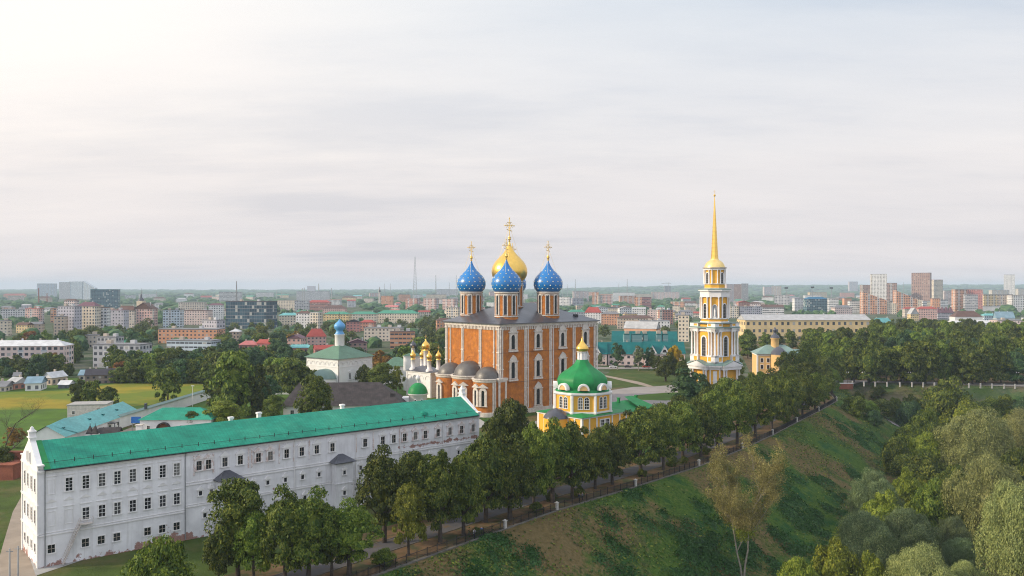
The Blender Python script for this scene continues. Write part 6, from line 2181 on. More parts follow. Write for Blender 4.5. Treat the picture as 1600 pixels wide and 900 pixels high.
# ================================================================ people
def person(x, y, rz, label, cloth, legs, walk=.25, h=1.72):
    t = thing('person', label, 'person', (x, y, 0), rz, 'people strolling')
    s = h / 1.72
    sk = bpy.data.meshes.new('body')
    V = [(0, 0, .93), (.10, 0, .88), (.11, walk * .5, .48), (.11, walk * .55 - .08, .07), (.11, walk * .55 + .12, .03),
         (-.10, 0, .88), (-.11, -walk * .25, .48), (-.11, -walk - .02, .09), (-.11, -walk + .15, .03),
         (0, 0, 1.15), (0, 0, 1.38), (.19, 0, 1.40), (.25, -.04, 1.13), (.25, .08, .88), (.25, .13, .80),
         (-.19, 0, 1.40), (-.25, .02, 1.13), (-.25, -.06, .88), (-.25, -.08, .80), (0, .01, 1.50), (0, .03, 1.60), (0, .02, 1.70)]
    E = [(0, 1), (1, 2), (2, 3), (3, 4), (0, 5), (5, 6), (6, 7), (7, 8), (0, 9), (9, 10), (10, 11), (11, 12), (12, 13), (13, 14), (10, 15), (15, 16), (16, 17), (17, 18), (10, 19), (19, 20), (20, 21)]
    rad = [.15, .095, .065, .045, .04, .095, .065, .045, .04, .14, .15, .07, .048, .038, .035, .07, .048, .038, .035, .055, .095, .08]
    sk.from_pydata([(a * s, b_ * s, c * s) for a, b_, c in V], E, [])
    o = bpy.data.objects.new('body', sk)
    COL.objects.link(o)
    o.parent = t
    o.modifiers.new('skin', 'SKIN')
    for i, r_ in enumerate(rad):
        sk.skin_vertices[0].data[i].radius = (r_ * s, r_ * s)
    sk.skin_vertices[0].data[0].use_root = True
    m_ = o.modifiers.new('sub', 'SUBSURF'); m_.levels = 1; m_.render_levels = 1
    m = bpy.data.materials.new('clothing')
    m.use_nodes = True
    tt = NT(m.node_tree)
    v = tt.n('ShaderNodeTexCoord').outputs['Object']
    z = tt.n('ShaderNodeSeparateXYZ', i_0=v).outputs[2]
    c = tt.mix(tt.math('GREATER_THAN', z, .92 * s), legs, cloth)
    c = tt.mix(tt.math('GREATER_THAN', z, 1.45 * s), c, (.42, .25, .17))
    c = tt.mix(tt.math('GREATER_THAN', z, 1.645 * s), c, (.05, .03, .02))
    bb = tt.n('ShaderNodeBsdfPrincipled', i_Roughness=.9)
    tt.link(c, bb.inputs['Base Color'])
    tt.n('ShaderNodeOutputMaterial', i_Surface=bb.outputs[0])
    sk.materials.append(m)
for px_p, py_p, rz, lab, cl, lg in ((905, 783, .9, 'person in dark blue jacket walking by the railing, left of a pair', (.02, .03, .06), (.03, .03, .04)),
                                    (910, 781.5, .9, 'person in grey coat walking by the railing, right of a pair', (.12, .12, .14), (.02, .02, .025)),
                                    (1126, 717, 4.0, 'person in white shirt by the railing above the dry poplar, left of a pair', (.6, .58, .55), (.03, .04, .08)),
                                    (1131, 715, 4.0, 'person in pale pink top by the railing above dry poplar, right of a pair', (.55, .35, .33), (.05, .05, .06)),
                                    (741, 841, .8, 'person in pale shirt walking beside the railing at lower centre', (.5, .5, .5), (.03, .03, .05)),
                                    (752, 837, .8, 'person in blue shirt walking at lower centre, ahead of pale shirt', (.08, .16, .35), (.03, .03, .04)),
                                    (967, 627, 2.0, 'person in black standing alone on the open plaza', (.015, .015, .018), (.015, .015, .02)),
                                    (987.5, 633, .3, 'person in black on plaza near the green nave roof', (.02, .015, .015), (.015, .015, .02))):
    person(*G(px_p, py_p), rz, lab, cl, lg)

# ================================================================ cars
def car(px, py, rz, label, col):
    x, y = G(px, py)
    t = thing('parked_car', label, 'car', (x, y, 0), rz)
    b = MB()
    prof = [(-2.1, .35), (2.1, .35), (2.15, .75), (1.2, .92), (.55, 1.42), (-1.1, 1.45), (-1.75, .98), (-2.15, .9)]
    for s_, yy in ((1, -.85), (-1, .85)):
        P = [(u_, yy, v_) for u_, v_ in prof]
        b.face(P if s_ > 0 else P[::-1])
    for i in range(len(prof)):
        a, c = prof[i], prof[(i + 1) % len(prof)]
        b.face([(a[0], .85, a[1]), (c[0], .85, c[1]), (c[0], -.85, c[1]), (a[0], -.85, a[1])][::-1])
    m = mat('car_paint', col, .35, .03, 1, spec=.6)
    bd = b.build('body', m, t)
    b = MB()
    for yy in (-.87, .87):
        P = [(1.0, yy, .95), (.5, yy, 1.36), (-1.05, yy, 1.38), (-1.55, yy, 1.0)]
        b.face(P if yy < 0 else P[::-1])
    b.face([(1.2, -.75, .95), (1.2, .75, .95), (.6, .7, 1.41), (.6, -.7, 1.41)])
    b.face([(-1.78, -.75, 1.0), (-1.15, -.7, 1.44), (-1.15, .7, 1.44), (-1.78, .75, 1.0)])
    b.build('windows', M['glass'], t)
    for wx_ in (-1.3, 1.3):
        for wy_ in (-.8, .8):
            b = MB(); b.T = Matrix.Translation((wx_, wy_, .33)) @ Matrix.Rotation(R(90), 4, 'X')
            b.lathe([(0, -.1), (.33, -.1), (.33, .1), (0, .1)], 12, smooth=False)
            b.build('wheel', M['dark'], t)
for a in ((424, 605, .2, 'white car parked among trees left of the blue-domed church', (.75, .75, .74)), (433, 607, .3, 'silver car parked among trees beside the white one', (.4, .41, .43)),
          (958, 574.6, 0, 'white car before the teal-roofed quarter, leftmost of four', (.75, .75, .74)), (981, 574.4, 0, 'dark car before the teal-roofed quarter, second of four', (.04, .04, .05)),
          (1010, 574.4, 0, 'red car before the teal-roofed quarter, third of four', (.35, .03, .02)), (1031, 574.5, 0, 'grey car before the teal-roofed quarter, rightmost of four', (.25, .26, .28))):
    car(*a)
# ================================================================ vegetation
def quads_mesh(name, P, Nn, size, m, rng, aspect=1.35, droop=0.0, extra=None):
    """one small diamond-shaped leaf spray per point"""
    n = len(P)
    Nn = Nn / np.linalg.norm(Nn, axis=1, keepdims=True)
    ref = rng.normal(size=(n, 3))
    if droop:
        ref = ref * (1 - droop) + np.array([0, 0, -1.0]) * droop
    T_ = np.cross(Nn, ref); T_ /= (np.linalg.norm(T_, axis=1, keepdims=True) + 1e-9)
    B_ = np.cross(Nn, T_)
    s = (size * rng.uniform(.6, 1.35, n))[:, None]
    V = np.stack([P + B_ * s * aspect * .5, P + T_ * s * .42 + B_ * s * .1, P - B_ * s * aspect * .5, P - T_ * s * .42 - B_ * s * .05], 1).reshape(-1, 3)
    Fc = np.arange(n * 4).reshape(n, 4)
    tris = None
    vs_, fs_ = [V], [Fc]
    return V, Fc

def to_mesh(name, V, quads, tri=None, m=None):
    me = bpy.data.meshes.new(name)
    me.vertices.add(len(V))
    me.vertices.foreach_set('co', V.astype('f').ravel())
    nq, nt = len(quads), (0 if tri is None else len(tri))
    me.loops.add(nq * 4 + nt * 3)
    me.polygons.add(nq + nt)
    li = quads.ravel() if nt == 0 else np.concatenate([quads.ravel(), tri.ravel()])
    me.loops.foreach_set('vertex_index', li.astype('i'))
    st = np.concatenate([np.arange(nq) * 4, nq * 4 + np.arange(nt) * 3])
    me.polygons.foreach_set('loop_start', st.astype('i'))
    me.update()
    me.validate()
    if m:
        me.materials.append(m)
    return me

def ico():
    b = bpy.data.meshes.new('tmp')
    import bmesh
    bm = bmesh.new()
    bmesh.ops.create_icosphere(bm, subdivisions=2, radius=1)
    v = np.array([x.co[:] for x in bm.verts]); f = np.array([[q.index for q in x.verts] for x in bm.faces])
    bm.free(); bpy.data.meshes.remove(b)
    return v, f
ICV, ICF = ico()

def crown(name, seed, Rr, z0, z1, nclump, leaves, lsize, m, kind='round'):
    rng = np.random.RandomState(seed)
    h = (z1 - z0) / 2
    zc = (z0 + z1) / 2
    # clump centres spread on an uneven shell
    d = rng.normal(size=(nclump, 3)); d /= np.linalg.norm(d, axis=1, keepdims=True)
    d[:, 2] = np.where(d[:, 2] < -.82, -d[:, 2], d[:, 2])
    rad = rng.uniform(.50, .86, nclump)
    if kind == 'oval':
        wx = 1 - .06 * np.clip(d[:, 2], 0, 1) ** 1.5
    elif kind == 'willow':
        wx = 1.0 - .10 * d[:, 2]
        rad = rng.uniform(.60, .90, nclump)
    else:
        wx = np.ones(nclump)
    lump = 1 + .12 * np.sin(3 * np.arctan2(d[:, 1], d[:, 0]) + seed) + rng.normal(0, .12, nclump)
    C = np.stack([d[:, 0] * rad * wx * Rr * lump, d[:, 1] * rad * wx * Rr * lump, zc + d[:, 2] * rad * h * (1 + rng.normal(0, .05, nclump))], 1)
    rc = Rr * rng.uniform(.13, .38, nclump) * (1.0 if kind != 'sparse' else .7)
    k = leaves // nclump
    idx = np.repeat(np.arange(nclump), k)
    e = rng.normal(size=(len(idx), 3)); e /= np.linalg.norm(e, axis=1, keepdims=True)
    od = d[idx]
    flip = (e * od).sum(1) < -.35
    e[flip] *= -1
    e[:, 2] = np.where((e[:, 2] < -.3) & (kind != 'willow'), -e[:, 2] * .8, e[:, 2])
    rr = rng.uniform(.62, 1.08, len(idx))[:, None] * rc[idx][:, None]
    P = C[idx] + e * rr * np.array([1, 1, .72])
    if kind == 'willow':     # hanging sprays below each clump
        hang = (rng.rand(len(idx)) < .55)
        P[hang, 2] -= rng.uniform(0, 1.0, hang.sum()) ** 1.5 * rc[idx][hang] * 1.9
    Nn = e * .9 + od * .35 + rng.normal(size=e.shape) * .55 + np.array([0, 0, .25])
    V, Fq = quads_mesh(name, P, Nn, lsize, m, rng, 1.6 if kind == 'willow' else 1.3, .8 if kind == 'willow' else 0)
    # loose sprays that break the outline
    ks = int(leaves * .06)
    d2 = rng.normal(size=(ks, 3)); d2 /= np.linalg.norm(d2, axis=1, keepdims=True); d2[:, 2] = np.abs(d2[:, 2]) * 1.0 - .25
    P2 = np.stack([d2[:, 0] * Rr, d2[:, 1] * Rr, zc + d2[:, 2] * h], 1) * 1.0
    P2[:, :2] *= rng.uniform(.85, 1.06, ks)[:, None]
    V2, F2 = quads_mesh(name, P2, rng.normal(size=(ks, 3)), lsize, m, rng)
    Vall = [V, V2]; Fall = [Fq, F2 + len(V)]
    top_, rad_ = np.percentile(V[:, 2], 99.3), np.percentile(np.hypot(V[:, 0], V[:, 1]), 98)
    low_ = np.percentile(V[:, 2], 1)
    V = V.copy()
    V[:, :2] *= Rr / rad_
    V[:, 2] = z0 + (V[:, 2] - low_) * (z1 - z0) / (top_ - low_)
    Vall[0] = V
    # leafy heart so that the crown is dense inside
    if kind != 'sparse':
        hv = ICV * np.array([Rr * .50, Rr * .50, h * .60]) + np.array([0, 0, zc])
        hv = hv * (1 + (rng.rand(len(hv), 1) - .5) * .0)
        hv[:, :2] *= (1 + (rng.rand(len(hv), 1) - .5) * .25)
        n0 = len(V) + len(V2)
        # separate triangles, so that every facet is its own leaf mass
        return to_mesh(name, np.concatenate(Vall + [hv[ICF.ravel()]]), np.concatenate(Fall), np.arange(len(ICF) * 3).reshape(-1, 3) + n0, m)
    return to_mesh(name, np.concatenate(Vall), np.concatenate(Fall), None, m)

def trunk_mesh(name, seed, h, r, m, limbs=5, spread=3.0, top=8):
    rr = random.Random(seed)
    b = MB()
    pts = [Vector((0, 0, -.6))]
    for k in range(1, 5):
        pts.append(Vector((rr.uniform(-.25, .25) * k / 2, rr.uniform(-.25, .25) * k / 2, h * k / 4)))
    for k in range(4):
        b.tube(pts[k], pts[k + 1], r * (1.25 - .2 * k), r * (1.05 - .2 * k), seg=8)
    for k in range(limbs):
        a = 2 * PI * k / limbs + rr.uniform(-.4, .4)
        s_ = pts[2 + k % 3]
        e_ = s_ + Vector((math.cos(a) * spread * rr.uniform(.5, 1), math.sin(a) * spread * rr.uniform(.5, 1), rr.uniform(.3, 1) * top * .6))
        mid = (s_ + e_) / 2 + Vector((0, 0, -.4))
        b.tube(s_, mid, r * .5, r * .33, seg=6)
        b.tube(mid, e_, r * .33, r * .12, seg=5)
    return b.mesh(name, m)

CR, TR = {}, {}
SPEC = {  # kind: (R0, H0, crown bottom, clumps, leaves, leaf size, shape, variants)
    'linden': (5.0, 15.0, 3.4, 60, 16000, .33, 'oval', 5),
    'willow': (10.0, 18.0, .4, 90, 76000, .27, 'willow', 3),
    'bush': (5.0, 8.0, .2, 40, 14000, .30, 'round', 4),
    'park': (6.5, 20.0, 1.8, 52, 8000, .66, 'oval', 4),
    'town': (5.5, 12.0, .6, 34, 3600, .72, 'round', 4),
    'birch': (4.0, 16.0, 3.0, 34, 4200, .42, 'oval', 2)}
def crown_of(kind, leaf, v):
    key = (kind, leaf, v)
    if key not in CR:
        R0, H0, zb, nc, nl, ls, shp, nv_ = SPEC[kind]
        CR[key] = crown('crown', hash((kind, v)) % 9999 if False else (list(SPEC).index(kind) * 17 + v * 5 + 3), R0, zb, H0, nc, nl, ls, L[leaf], shp)
    return CR[key]
def trunk_of(kind, v):
    key = (kind, v)
    if key not in TR:
        R0, H0, zb, nc, nl, ls, shp, nv_ = SPEC[kind]
        TR[key] = trunk_mesh('trunk', v + 50, H0 * .55, {'willow': .55, 'bush': .16, 'park': .36, 'town': .28, 'birch': .2}.get(kind, .38), M['birch'] if kind == 'birch' else M['bark'], 5, R0 * .6, H0 * .5)
    return TR[key]
L['nettle'] = leaf_mat('leaf_nettle', [(0.018, 0.060, 0.012), (0.040, 0.110, 0.024), (0.085, 0.17, 0.04)])
NTREE = [0]
TREES = []
LEAFW = {'nettle': 'nettle green', 'dark': 'dark green', 'mid': 'mid green', 'blue': 'blue-green', 'yellow': 'yellow-green', 'autumn': 'rusty autumn', 'gold': 'golden', 'willow': 'silvery green', 'willowdark': 'grey-green'}
trng = random.Random(5)
def tree_at(x, y, z, H, r, kind, leaf, desc=None, name='tree', cat='tree', group=None, sink=0):
    R0, H0 = SPEC[kind][:2]
    v = trng.randrange(SPEC[kind][7])
    rz = trng.uniform(0, 2 * PI)
    t = thing(name, desc or f"{LEAFW[leaf]} tree", cat, (x, y, z), rz, group, auto=True)
    me_c, me_t = crown_of(kind, leaf, v), trunk_of(kind, v)
    c = put('crown', me_c, t)
    q1, q2 = trng.uniform(.88, 1.14), trng.uniform(.88, 1.14)
    c.scale = (r / R0 * q1, r / R0 * q2, H / H0)
    k = put('trunk', me_t, t)
    k.scale = (r / R0, r / R0, H / H0)
    TREES.append((x, y, r))
    return t
def tree(px, yb, yt, hw, kind='linden', leaf='dark', desc=None, z=0.0, **kw):
    hw *= .97 if (kind == 'linden' and px > 900) else 1.06
    x, y = G(px, yb, z)
    return tree_at(x, y, z, ZAT(yt, y) - z, hw * y / F, kind, leaf, desc, **kw)
def GR(px, py):
    """where the sight line through (px, py) meets the terrain"""
    k, s = (px - 800) / F, (py - 450) / F
    Ys = np.linspace(60, 420, 1500)
    g = ground_z(k * Ys, Ys)
    hit = np.nonzero(CZ - s * Ys <= g)[0]
    Y = Ys[hit[0]] if len(hit) else 400.0
    return k * Y, Y, gz(k * Y, Y)
# --- the promenade avenue
GA = 'lindens along the promenade'
for a in ((545, 899, 783, 44, 'mid'), (600, 848, 701, 42, 'dark'), (688, 847, 708, 38, 'dark'), (724, 837, 716, 34, 'mid'), (759, 816, 688, 40, 'dark'), (797, 811, 684, 42, 'dark'),
          (864, 786, 658, 40, 'dark'), (834, 796, 664, 28, 'mid'), (894, 778, 664, 32, 'dark'), (930, 764, 672, 30, 'mid'), (957, 757, 668, 32, 'dark'), (1001, 743, 640, 36, 'dark'), (1036, 734, 636, 28, 'dark'),
          (1067, 723, 630, 32, 'dark'), (1095, 714, 626, 28, 'dark'), (1121, 705, 606, 32, 'dark'), (1152, 694, 600, 30, 'mid'), (1180, 683, 594, 28, 'dark'), (1206, 672, 590, 26, 'mid'),
          (1231, 661, 583, 26, 'dark'), (1254, 651, 584, 22, 'dark'), (1273, 642, 584, 19, 'dark'), (1289, 634, 588, 15, 'mid')):
    tree(a[0], a[1], a[2], a[3], 'linden', a[4], {'dark': 'dense dark green linden', 'mid': 'mid green linden'}[a[4]] + ' in promenade row', name='linden_tree', group=GA)
tree(638, 868, 758, 25, 'linden', 'yellow', 'young linden with yellowing crown, in the promenade row', name='linden_tree', group=GA)
for a in ((800, 766, 628, 32, 'dark'), (776, 772, 652, 26, 'dark'), (735, 785, 700, 34, 'dark'), (668, 808, 714, 34, 'dark'), (640, 815, 708, 30, 'dark'), (842, 762, 702, 22, 'mid'), (905, 745, 690, 24, 'mid'),
          (948, 735, 664, 22, 'mid'), (985, 720, 646, 26, 'dark'), (1028, 708, 632, 28, 'dark'), (1062, 696, 620, 26, 'dark'), (1104, 682, 606, 26, 'dark'), (1140, 668, 592, 28, 'mid'), (1175, 655, 584, 26, 'dark'),
          (1205, 644, 578, 26, 'dark'), (1236, 634, 574, 24, 'mid'), (1262, 626, 566, 22, 'dark'), (1285, 618, 574, 20, 'dark'), (1300, 613, 576, 14, 'mid')):
    tree(a[0], a[1], a[2], a[3], 'linden', a[4], {'dark': 'dark green tree', 'mid': 'mid green tree'}[a[4]] + ' behind the promenade', group='trees of the second promenade row')
for a in ((372, 905, 752, 42, 'dark'), (396, 912, 800, 27, 'mid'), (446, 914, 768, 36, 'dark'), (482, 908, 767, 40, 'dark'), (518, 902, 796, 30, 'dark'), (342, 912, 822, 20, 'dark')):
    tree(a[0], a[1], a[2], a[3], 'linden', a[4], {'dark': 'tall dark tree', 'mid': 'yellowish-green tree'}[a[4]] + ' before the palace', group='clump of trees before the palace')
tree(245, 966, 842, 52, 'bush', 'mid', 'broad round tree at the bottom edge before the palace')
for px_, py_, r in ((598, 884, 1.6), (745, 838, 1.0), (862, 783, 1.2), (905, 775, 1.2), (1003, 745, 1.1), (1050, 728, 1.5), (1102, 710, 1.3), (1230, 662, 1.2), (1247, 654, 1.1), (838, 800, 1.2), (1069, 724, 1.1)):
    x, y = G(px_, py_)
    tree_at(x, y, 0, r * 1.7, r * 1.2, 'bush', 'dark', 'small clipped dark shrub beside the promenade path', name='shrub', cat='shrub', group='shrubs along the promenade')
# --- around the bell tower and plaza
for a in ((1076, 655, 577, 30, 'birch', 'blue'), (1098, 648, 588, 20, 'linden', 'dark'), (1128, 640, 592, 22, 'linden', 'dark'), (1160, 636, 588, 24, 'linden', 'dark'), (1190, 628, 582, 24, 'linden', 'mid'), (1226, 606, 551, 15, 'linden', 'dark'),
          (1252, 612, 540, 26, 'linden', 'dark'), (1282, 606, 552, 22, 'linden', 'dark'), (1150, 606, 552, 14, 'linden', 'mid'), (1040, 596, 552, 20, 'linden', 'dark'), (1054, 588, 541, 13, 'linden', 'gold'), (1066, 598, 560, 14, 'linden', 'dark'),
          (965, 578, 536, 11, 'birch', 'blue'), (998, 579, 541, 10, 'birch', 'willowdark'), (1014, 578, 543, 10, 'birch', 'blue'), (1022, 579, 552, 8, 'linden', 'dark'), (938, 572, 552, 7, 'birch', 'willowdark'),
          (1290, 600, 556, 16, 'linden', 'mid'), (1310, 600, 566, 12, 'linden', 'dark')):
    tree(*a[:4], a[4], a[5], {'gold': 'golden autumn tree', 'blue': 'slim blue-green birch'}.get(a[5], LEAFW[a[5]] + ' tree') + ' near the bell tower', group='trees round the bell tower and square')
# --- behind the palace
for a in ((366, 650, 550, 32, 'park', 'mid'), (394, 648, 570, 28, 'park', 'dark'), (412, 640, 588, 24, 'park', 'blue'), (340, 640, 590, 22, 'town', 'dark'), (426, 612, 570, 20, 'town', 'dark'), (350, 672, 626, 27, 'linden', 'yellow'), (428, 662, 618, 17, 'linden', 'mid'), (492, 668, 588, 27, 'linden', 'mid'),
          (300, 676, 643, 11, 'linden', 'dark'), (456, 622, 560, 28, 'park', 'dark'), (440, 604, 560, 18, 'town', 'mid'), (478, 618, 578, 18, 'town', 'mid'), (570, 618, 571, 14, 'linden', 'dark'), (596, 620, 568, 21, 'linden', 'mid'), (620, 616, 572, 12, 'birch', 'yellow'),
          (8, 742, 700, 22, 'bush', 'dark'), (262, 628, 576, 22, 'town', 'dark'), (123, 634, 594, 14, 'town', 'dark'), (143, 636, 596, 16, 'town', 'dark'), (170, 636, 606, 16, 'town', 'dark'), (128, 648, 632, 6, 'bush', 'mid'), (22, 700, 668, 16, 'birch', 'autumn')):
    tree(*a[:4], a[4], a[5], LEAFW[a[5]] + ' tree', group='trees behind the long palace')
# --- park on the far side of the ravine
pr = random.Random(3)
for yb, xa, xb, st, hh in ((598, 1334, 1612, 23, 19), (588, 1268, 1622, 24, 20), (578, 1236, 1622, 24, 20), (568, 1248, 1622, 24, 21), (558, 1166, 1370, 23, 17), (558, 1370, 1622, 23, 21), (549, 1168, 1370, 23, 16), (549, 1370, 1622, 23, 21), (541.5, 1370, 1622, 24, 20), (535, 1380, 1622, 26, 18)):
    x = xa
    while x < xb:
        yy = yb + pr.uniform(-2.5, 2.5)
        X, Y = G(x + pr.uniform(-4, 4), yy)
        Hh = hh * pr.uniform(.84, 1.08)
        if not (1178 < x < 1254 and yb > 552 and yb < 592):
            tree_at(X, Y, 0, Hh, pr.uniform(5.2, 7.0), 'park', pr.choice(['dark', 'dark', 'mid', 'mid', 'dark', 'blue' if yb > 560 else 'mid', 'yellow' if pr.random() < .25 else 'mid']), None, name='park_tree', group='trees of the park across the ravine')
        x += st * pr.uniform(.8, 1.2)
# --- the ravine: willows and scrub
def rav(px, yb, yt, hw, kind, leaf, desc, nm='tree'):
    x, y, z = GR(px, yb)
    z = min(z, -2.0)
    return tree_at(x, y, z, max(2.5, ZAT(yt, y) - z), hw * y / F, kind, leaf, desc, name=nm, cat='willow' if 'willow' in nm else ('shrub' if nm == 'shrub' else 'tree'), group={'willow_tree': 'willows in the ravine', 'shrub': 'scrub in the ravine'}.get(nm, 'young trees in the ravine'))
for a in ((1526, 742, 643, 58, 'willow', 'willow', 'large domed silvery willow', 'willow_tree'), (1602, 722, 640, 42, 'willow', 'willow', 'silvery willow cut by the right edge', 'willow_tree'),
          (1508, 676, 625, 36, 'bush', 'yellow', 'yellow-green scrub tree', 'tree'), (1480, 668, 592, 40, 'bush', 'mid', 'bushy light green tree at the ravine head', 'tree'), (1445, 700, 640, 30, 'bush', 'mid', 'mid green scrub tree', 'tree'),
          (1400, 742, 684, 26, 'bush', 'dark', 'dark green scrub tree', 'tree'), (1448, 736, 676, 32, 'bush', 'yellow', 'yellow-green scrub tree', 'tree'), (1452, 776, 712, 42, 'bush', 'dark', 'dark green scrub tree', 'tree'),
          (1366, 822, 738, 40, 'willow', 'willowdark', 'grey willow', 'willow_tree'), (1418, 800, 735, 27, 'bush', 'yellow', 'yellow-green scrub tree', 'tree'), (1548, 856, 717, 62, 'willow', 'willow', 'large pale willow', 'willow_tree'),
          (1592, 940, 760, 62, 'willow', 'willow', 'largest pale golden willow, cut by the right edge', 'willow_tree'), (1460, 838, 750, 38, 'bush', 'mid', 'mid green scrub tree', 'tree'), (1380, 850, 770, 40, 'bush', 'yellow', 'yellow-green scrub tree', 'tree'),
          (1352, 904, 802, 46, 'willow', 'willowdark', 'wide grey willow', 'willow_tree'), (1420, 900, 798, 44, 'willow', 'willowdark', 'wide grey willow', 'willow_tree'), (1488, 884, 810, 30, 'willow', 'willowdark', 'small grey willow', 'willow_tree'),
          (1248, 948, 872, 34, 'bush', 'yellow', 'yellow-green scrub tree at the bottom edge', 'tree'), (1306, 938, 848, 40, 'bush', 'yellow', 'yellow-green scrub tree at the bottom edge', 'tree'), (1362, 950, 866, 30, 'bush', 'yellow', 'yellow-green scrub tree at the bottom edge', 'tree'),
          (1440, 966, 856, 50, 'willow', 'willow', 'pale willow at the bottom edge', 'willow_tree'), (1508, 950, 878, 30, 'willow', 'willow', 'pale willow at the bottom edge', 'willow_tree'), (1500, 900, 842, 28, 'willow', 'willowdark', 'small grey willow', 'willow_tree'),
          (1570, 660, 618, 26, 'bush', 'mid', 'mid green scrub tree', 'tree'), (1598, 664, 622, 24, 'bush', 'blue', 'blue-green scrub tree', 'tree'), (1545, 656, 622, 22, 'bush', 'dark', 'dark green scrub tree', 'tree'), (1422, 668, 628, 22, 'bush', 'blue', 'blue-green scrub tree', 'tree'),
          (1492, 790, 728, 34, 'bush', 'dark', 'dark green scrub tree', 'tree'), (1500, 826, 760, 30, 'bush', 'blue', 'blue-green scrub tree', 'tree'), (1470, 718, 664, 28, 'bush', 'dark', 'dark green scrub tree', 'tree'), (1420, 712, 664, 24, 'bush', 'mid', 'mid green scrub tree', 'tree'),
          (1590, 700, 648, 30, 'bush', 'yellow', 'yellow-green scrub tree', 'tree'), (1590, 770, 700, 34, 'bush', 'dark', 'dark green scrub tree', 'tree'), (1420, 760, 712, 28, 'bush', 'dark', 'dark green scrub tree', 'tree'), (1330, 870, 812, 26, 'bush', 'dark', 'dark green scrub tree', 'tree'),
          (1335, 648, 620, 16, 'bush', 'dark', 'low dark shrub', 'shrub'), (1356, 652, 626, 17, 'bush', 'mid', 'low green shrub', 'shrub'), (1380, 650, 624, 18, 'bush', 'dark', 'low dark shrub', 'shrub'), (1400, 648, 622, 16, 'bush', 'mid', 'low green shrub', 'shrub'),
          (1366, 664, 642, 14, 'bush', 'blue', 'low dark shrub', 'shrub'), (1424, 650, 618, 18, 'bush', 'mid', 'low green shrub', 'shrub'), (1340, 632, 612, 10, 'bush', 'dark', 'low dark shrub', 'shrub'), (1372, 622, 604, 14, 'bush', 'dark', 'low dark shrub', 'shrub'),
         
         
          (1300, 880, 850, 20, 'bush', 'mid', 'low green shrub', 'shrub'),):
    rav(*a)
# --- the dry twin poplar on the slope
def poplar():
    x, y, z = GR(1160, 905)
    H = ZAT(705, y) - z
    t = thing('poplar_tree', 'half-bare twin-stemmed poplar with pale twigs on the grassy slope', 'tree', (x, y, z))
    rr = random.Random(8)
    b = MB()
    tips = []
    def grow(p, d, ln_, r, lev):
        segs = 6 if lev == 0 else 3
        for k in range(segs):
            q_ = p + d * (ln_ / segs)
            b.tube(p, q_, r, r * .82, seg=5 if lev < 3 else 3)
            r *= (.82 if lev else .88)
            d = (d + Vector((rr.uniform(-.16, .16), rr.uniform(-.16, .16), rr.uniform(-.02, .12)))).normalized()
            p = q_
            if lev < 4:
                for _ in range(2):
                    if lev == 0 and k < 1:
                        continue
                    a = rr.uniform(0, 2 * PI)
                    dd = (d * .9 + Vector((math.cos(a) * .62, math.sin(a) * .62, .12))).normalized()
                    grow(p, dd, ln_ * (rr.uniform(.28, .42) if lev == 0 else rr.uniform(.38, .55)), r * .5, lev + 1)
            if lev >= 2:
                tips.append((p.copy(), lev))
        tips.append((p.copy(), lev + 2))
    grow(Vector((0, 0, -.5)), Vector((-.13, 0, 1)).normalized(), H * .68, .22, 0)
    grow(Vector((.3, 0, -.5)), Vector((.09, .05, 1)).normalized(), H * .72, .24, 0)
    b.build('trunk', M['birch'], t)
    rng = np.random.RandomState(4)
    P = []
    for p, lv in tips:
        n = 2 if p.z > H * .5 else 4
        for _ in range(n):
            P.append((p.x + rr.gauss(0, .35), p.y + rr.gauss(0, .35), p.z + rr.gauss(0, .35)))
    P = np.array(P)
    hi = P[:, 2] > H * .42
    for nm, sel, lf in (('crown', hi, 'dry'), ('lower_foliage', ~hi, 'yellow')):
        V, Fq = quads_mesh(nm, P[sel], rng.normal(size=(sel.sum(), 3)), .19, None, rng)
        put(nm, to_mesh(nm, V, Fq, None, L[lf]), t)
poplar()
# bare tree at the left edge
x, y = G(4, 738)
t = thing('bare_tree', 'leafless tree with bare grey branches at the left edge', 'tree', (x, y, 0))
b = MB(); rr = random.Random(2)
def grow2(p, d, ln_, r, lev):
    for k in range(3):
        q_ = p + d * (ln_ / 3); b.tube(p, q_, r, r * .8, seg=4); r *= .8; p = q_
        d = (d + Vector((rr.uniform(-.2, .2), rr.uniform(-.2, .2), rr.uniform(-.05, .1)))).normalized()
        if lev < 4:
            for _ in range(2):
                a = rr.uniform(0, 2 * PI)
                grow2(p, (d * .7 + Vector((math.cos(a) * .7, math.sin(a) * .7, .1))).normalized(), ln_ * .5, r * .6, lev + 1)
grow2(Vector((0, 0, -.3)), Vector((0, 0, 1)), 12.5, .22, 0)
b.build('trunk', M['bark'], t)

# --- trees standing among the town houses
def blocked(px, yb, m=3):
    Y = F * CZ / (yb - 450)
    for c in CITY:
        if c[0] - m < px < c[1] + m:
            if c[4] - 12 < Y < c[4] + 26:
                return True
            if Y < c[4] and c[3] - 3 < yb < c[3] + 1.5:
                return False
    return False
def hides(px, yb, yt):
    """a tree that would cover most of a house the photo shows"""
    Y = F * CZ / (yb - 450)
    for c in CITY:
        if c[0] - 2 < px < c[1] + 2 and Y < c[4] and yt < c[2] + (c[3] - c[2]) * .55:
            return True
    return False
cr = random.Random(21)
n_town = 0
MASS = []
ZONES = [(0, 470, 574, 598, 30), (0, 250, 543, 576, 34), (250, 480, 538, 578, 34), (90, 380, 516, 545, 34), (480, 690, 526, 600, 44), (340, 480, 512, 540, 18), (600, 700, 498, 530, 20), (870, 960, 508, 530, 9), (1030, 1080, 510, 535, 8), (400, 660, 505, 520, 16), (720, 730, 520, 580, 0), (640, 700, 530, 590, 12)]
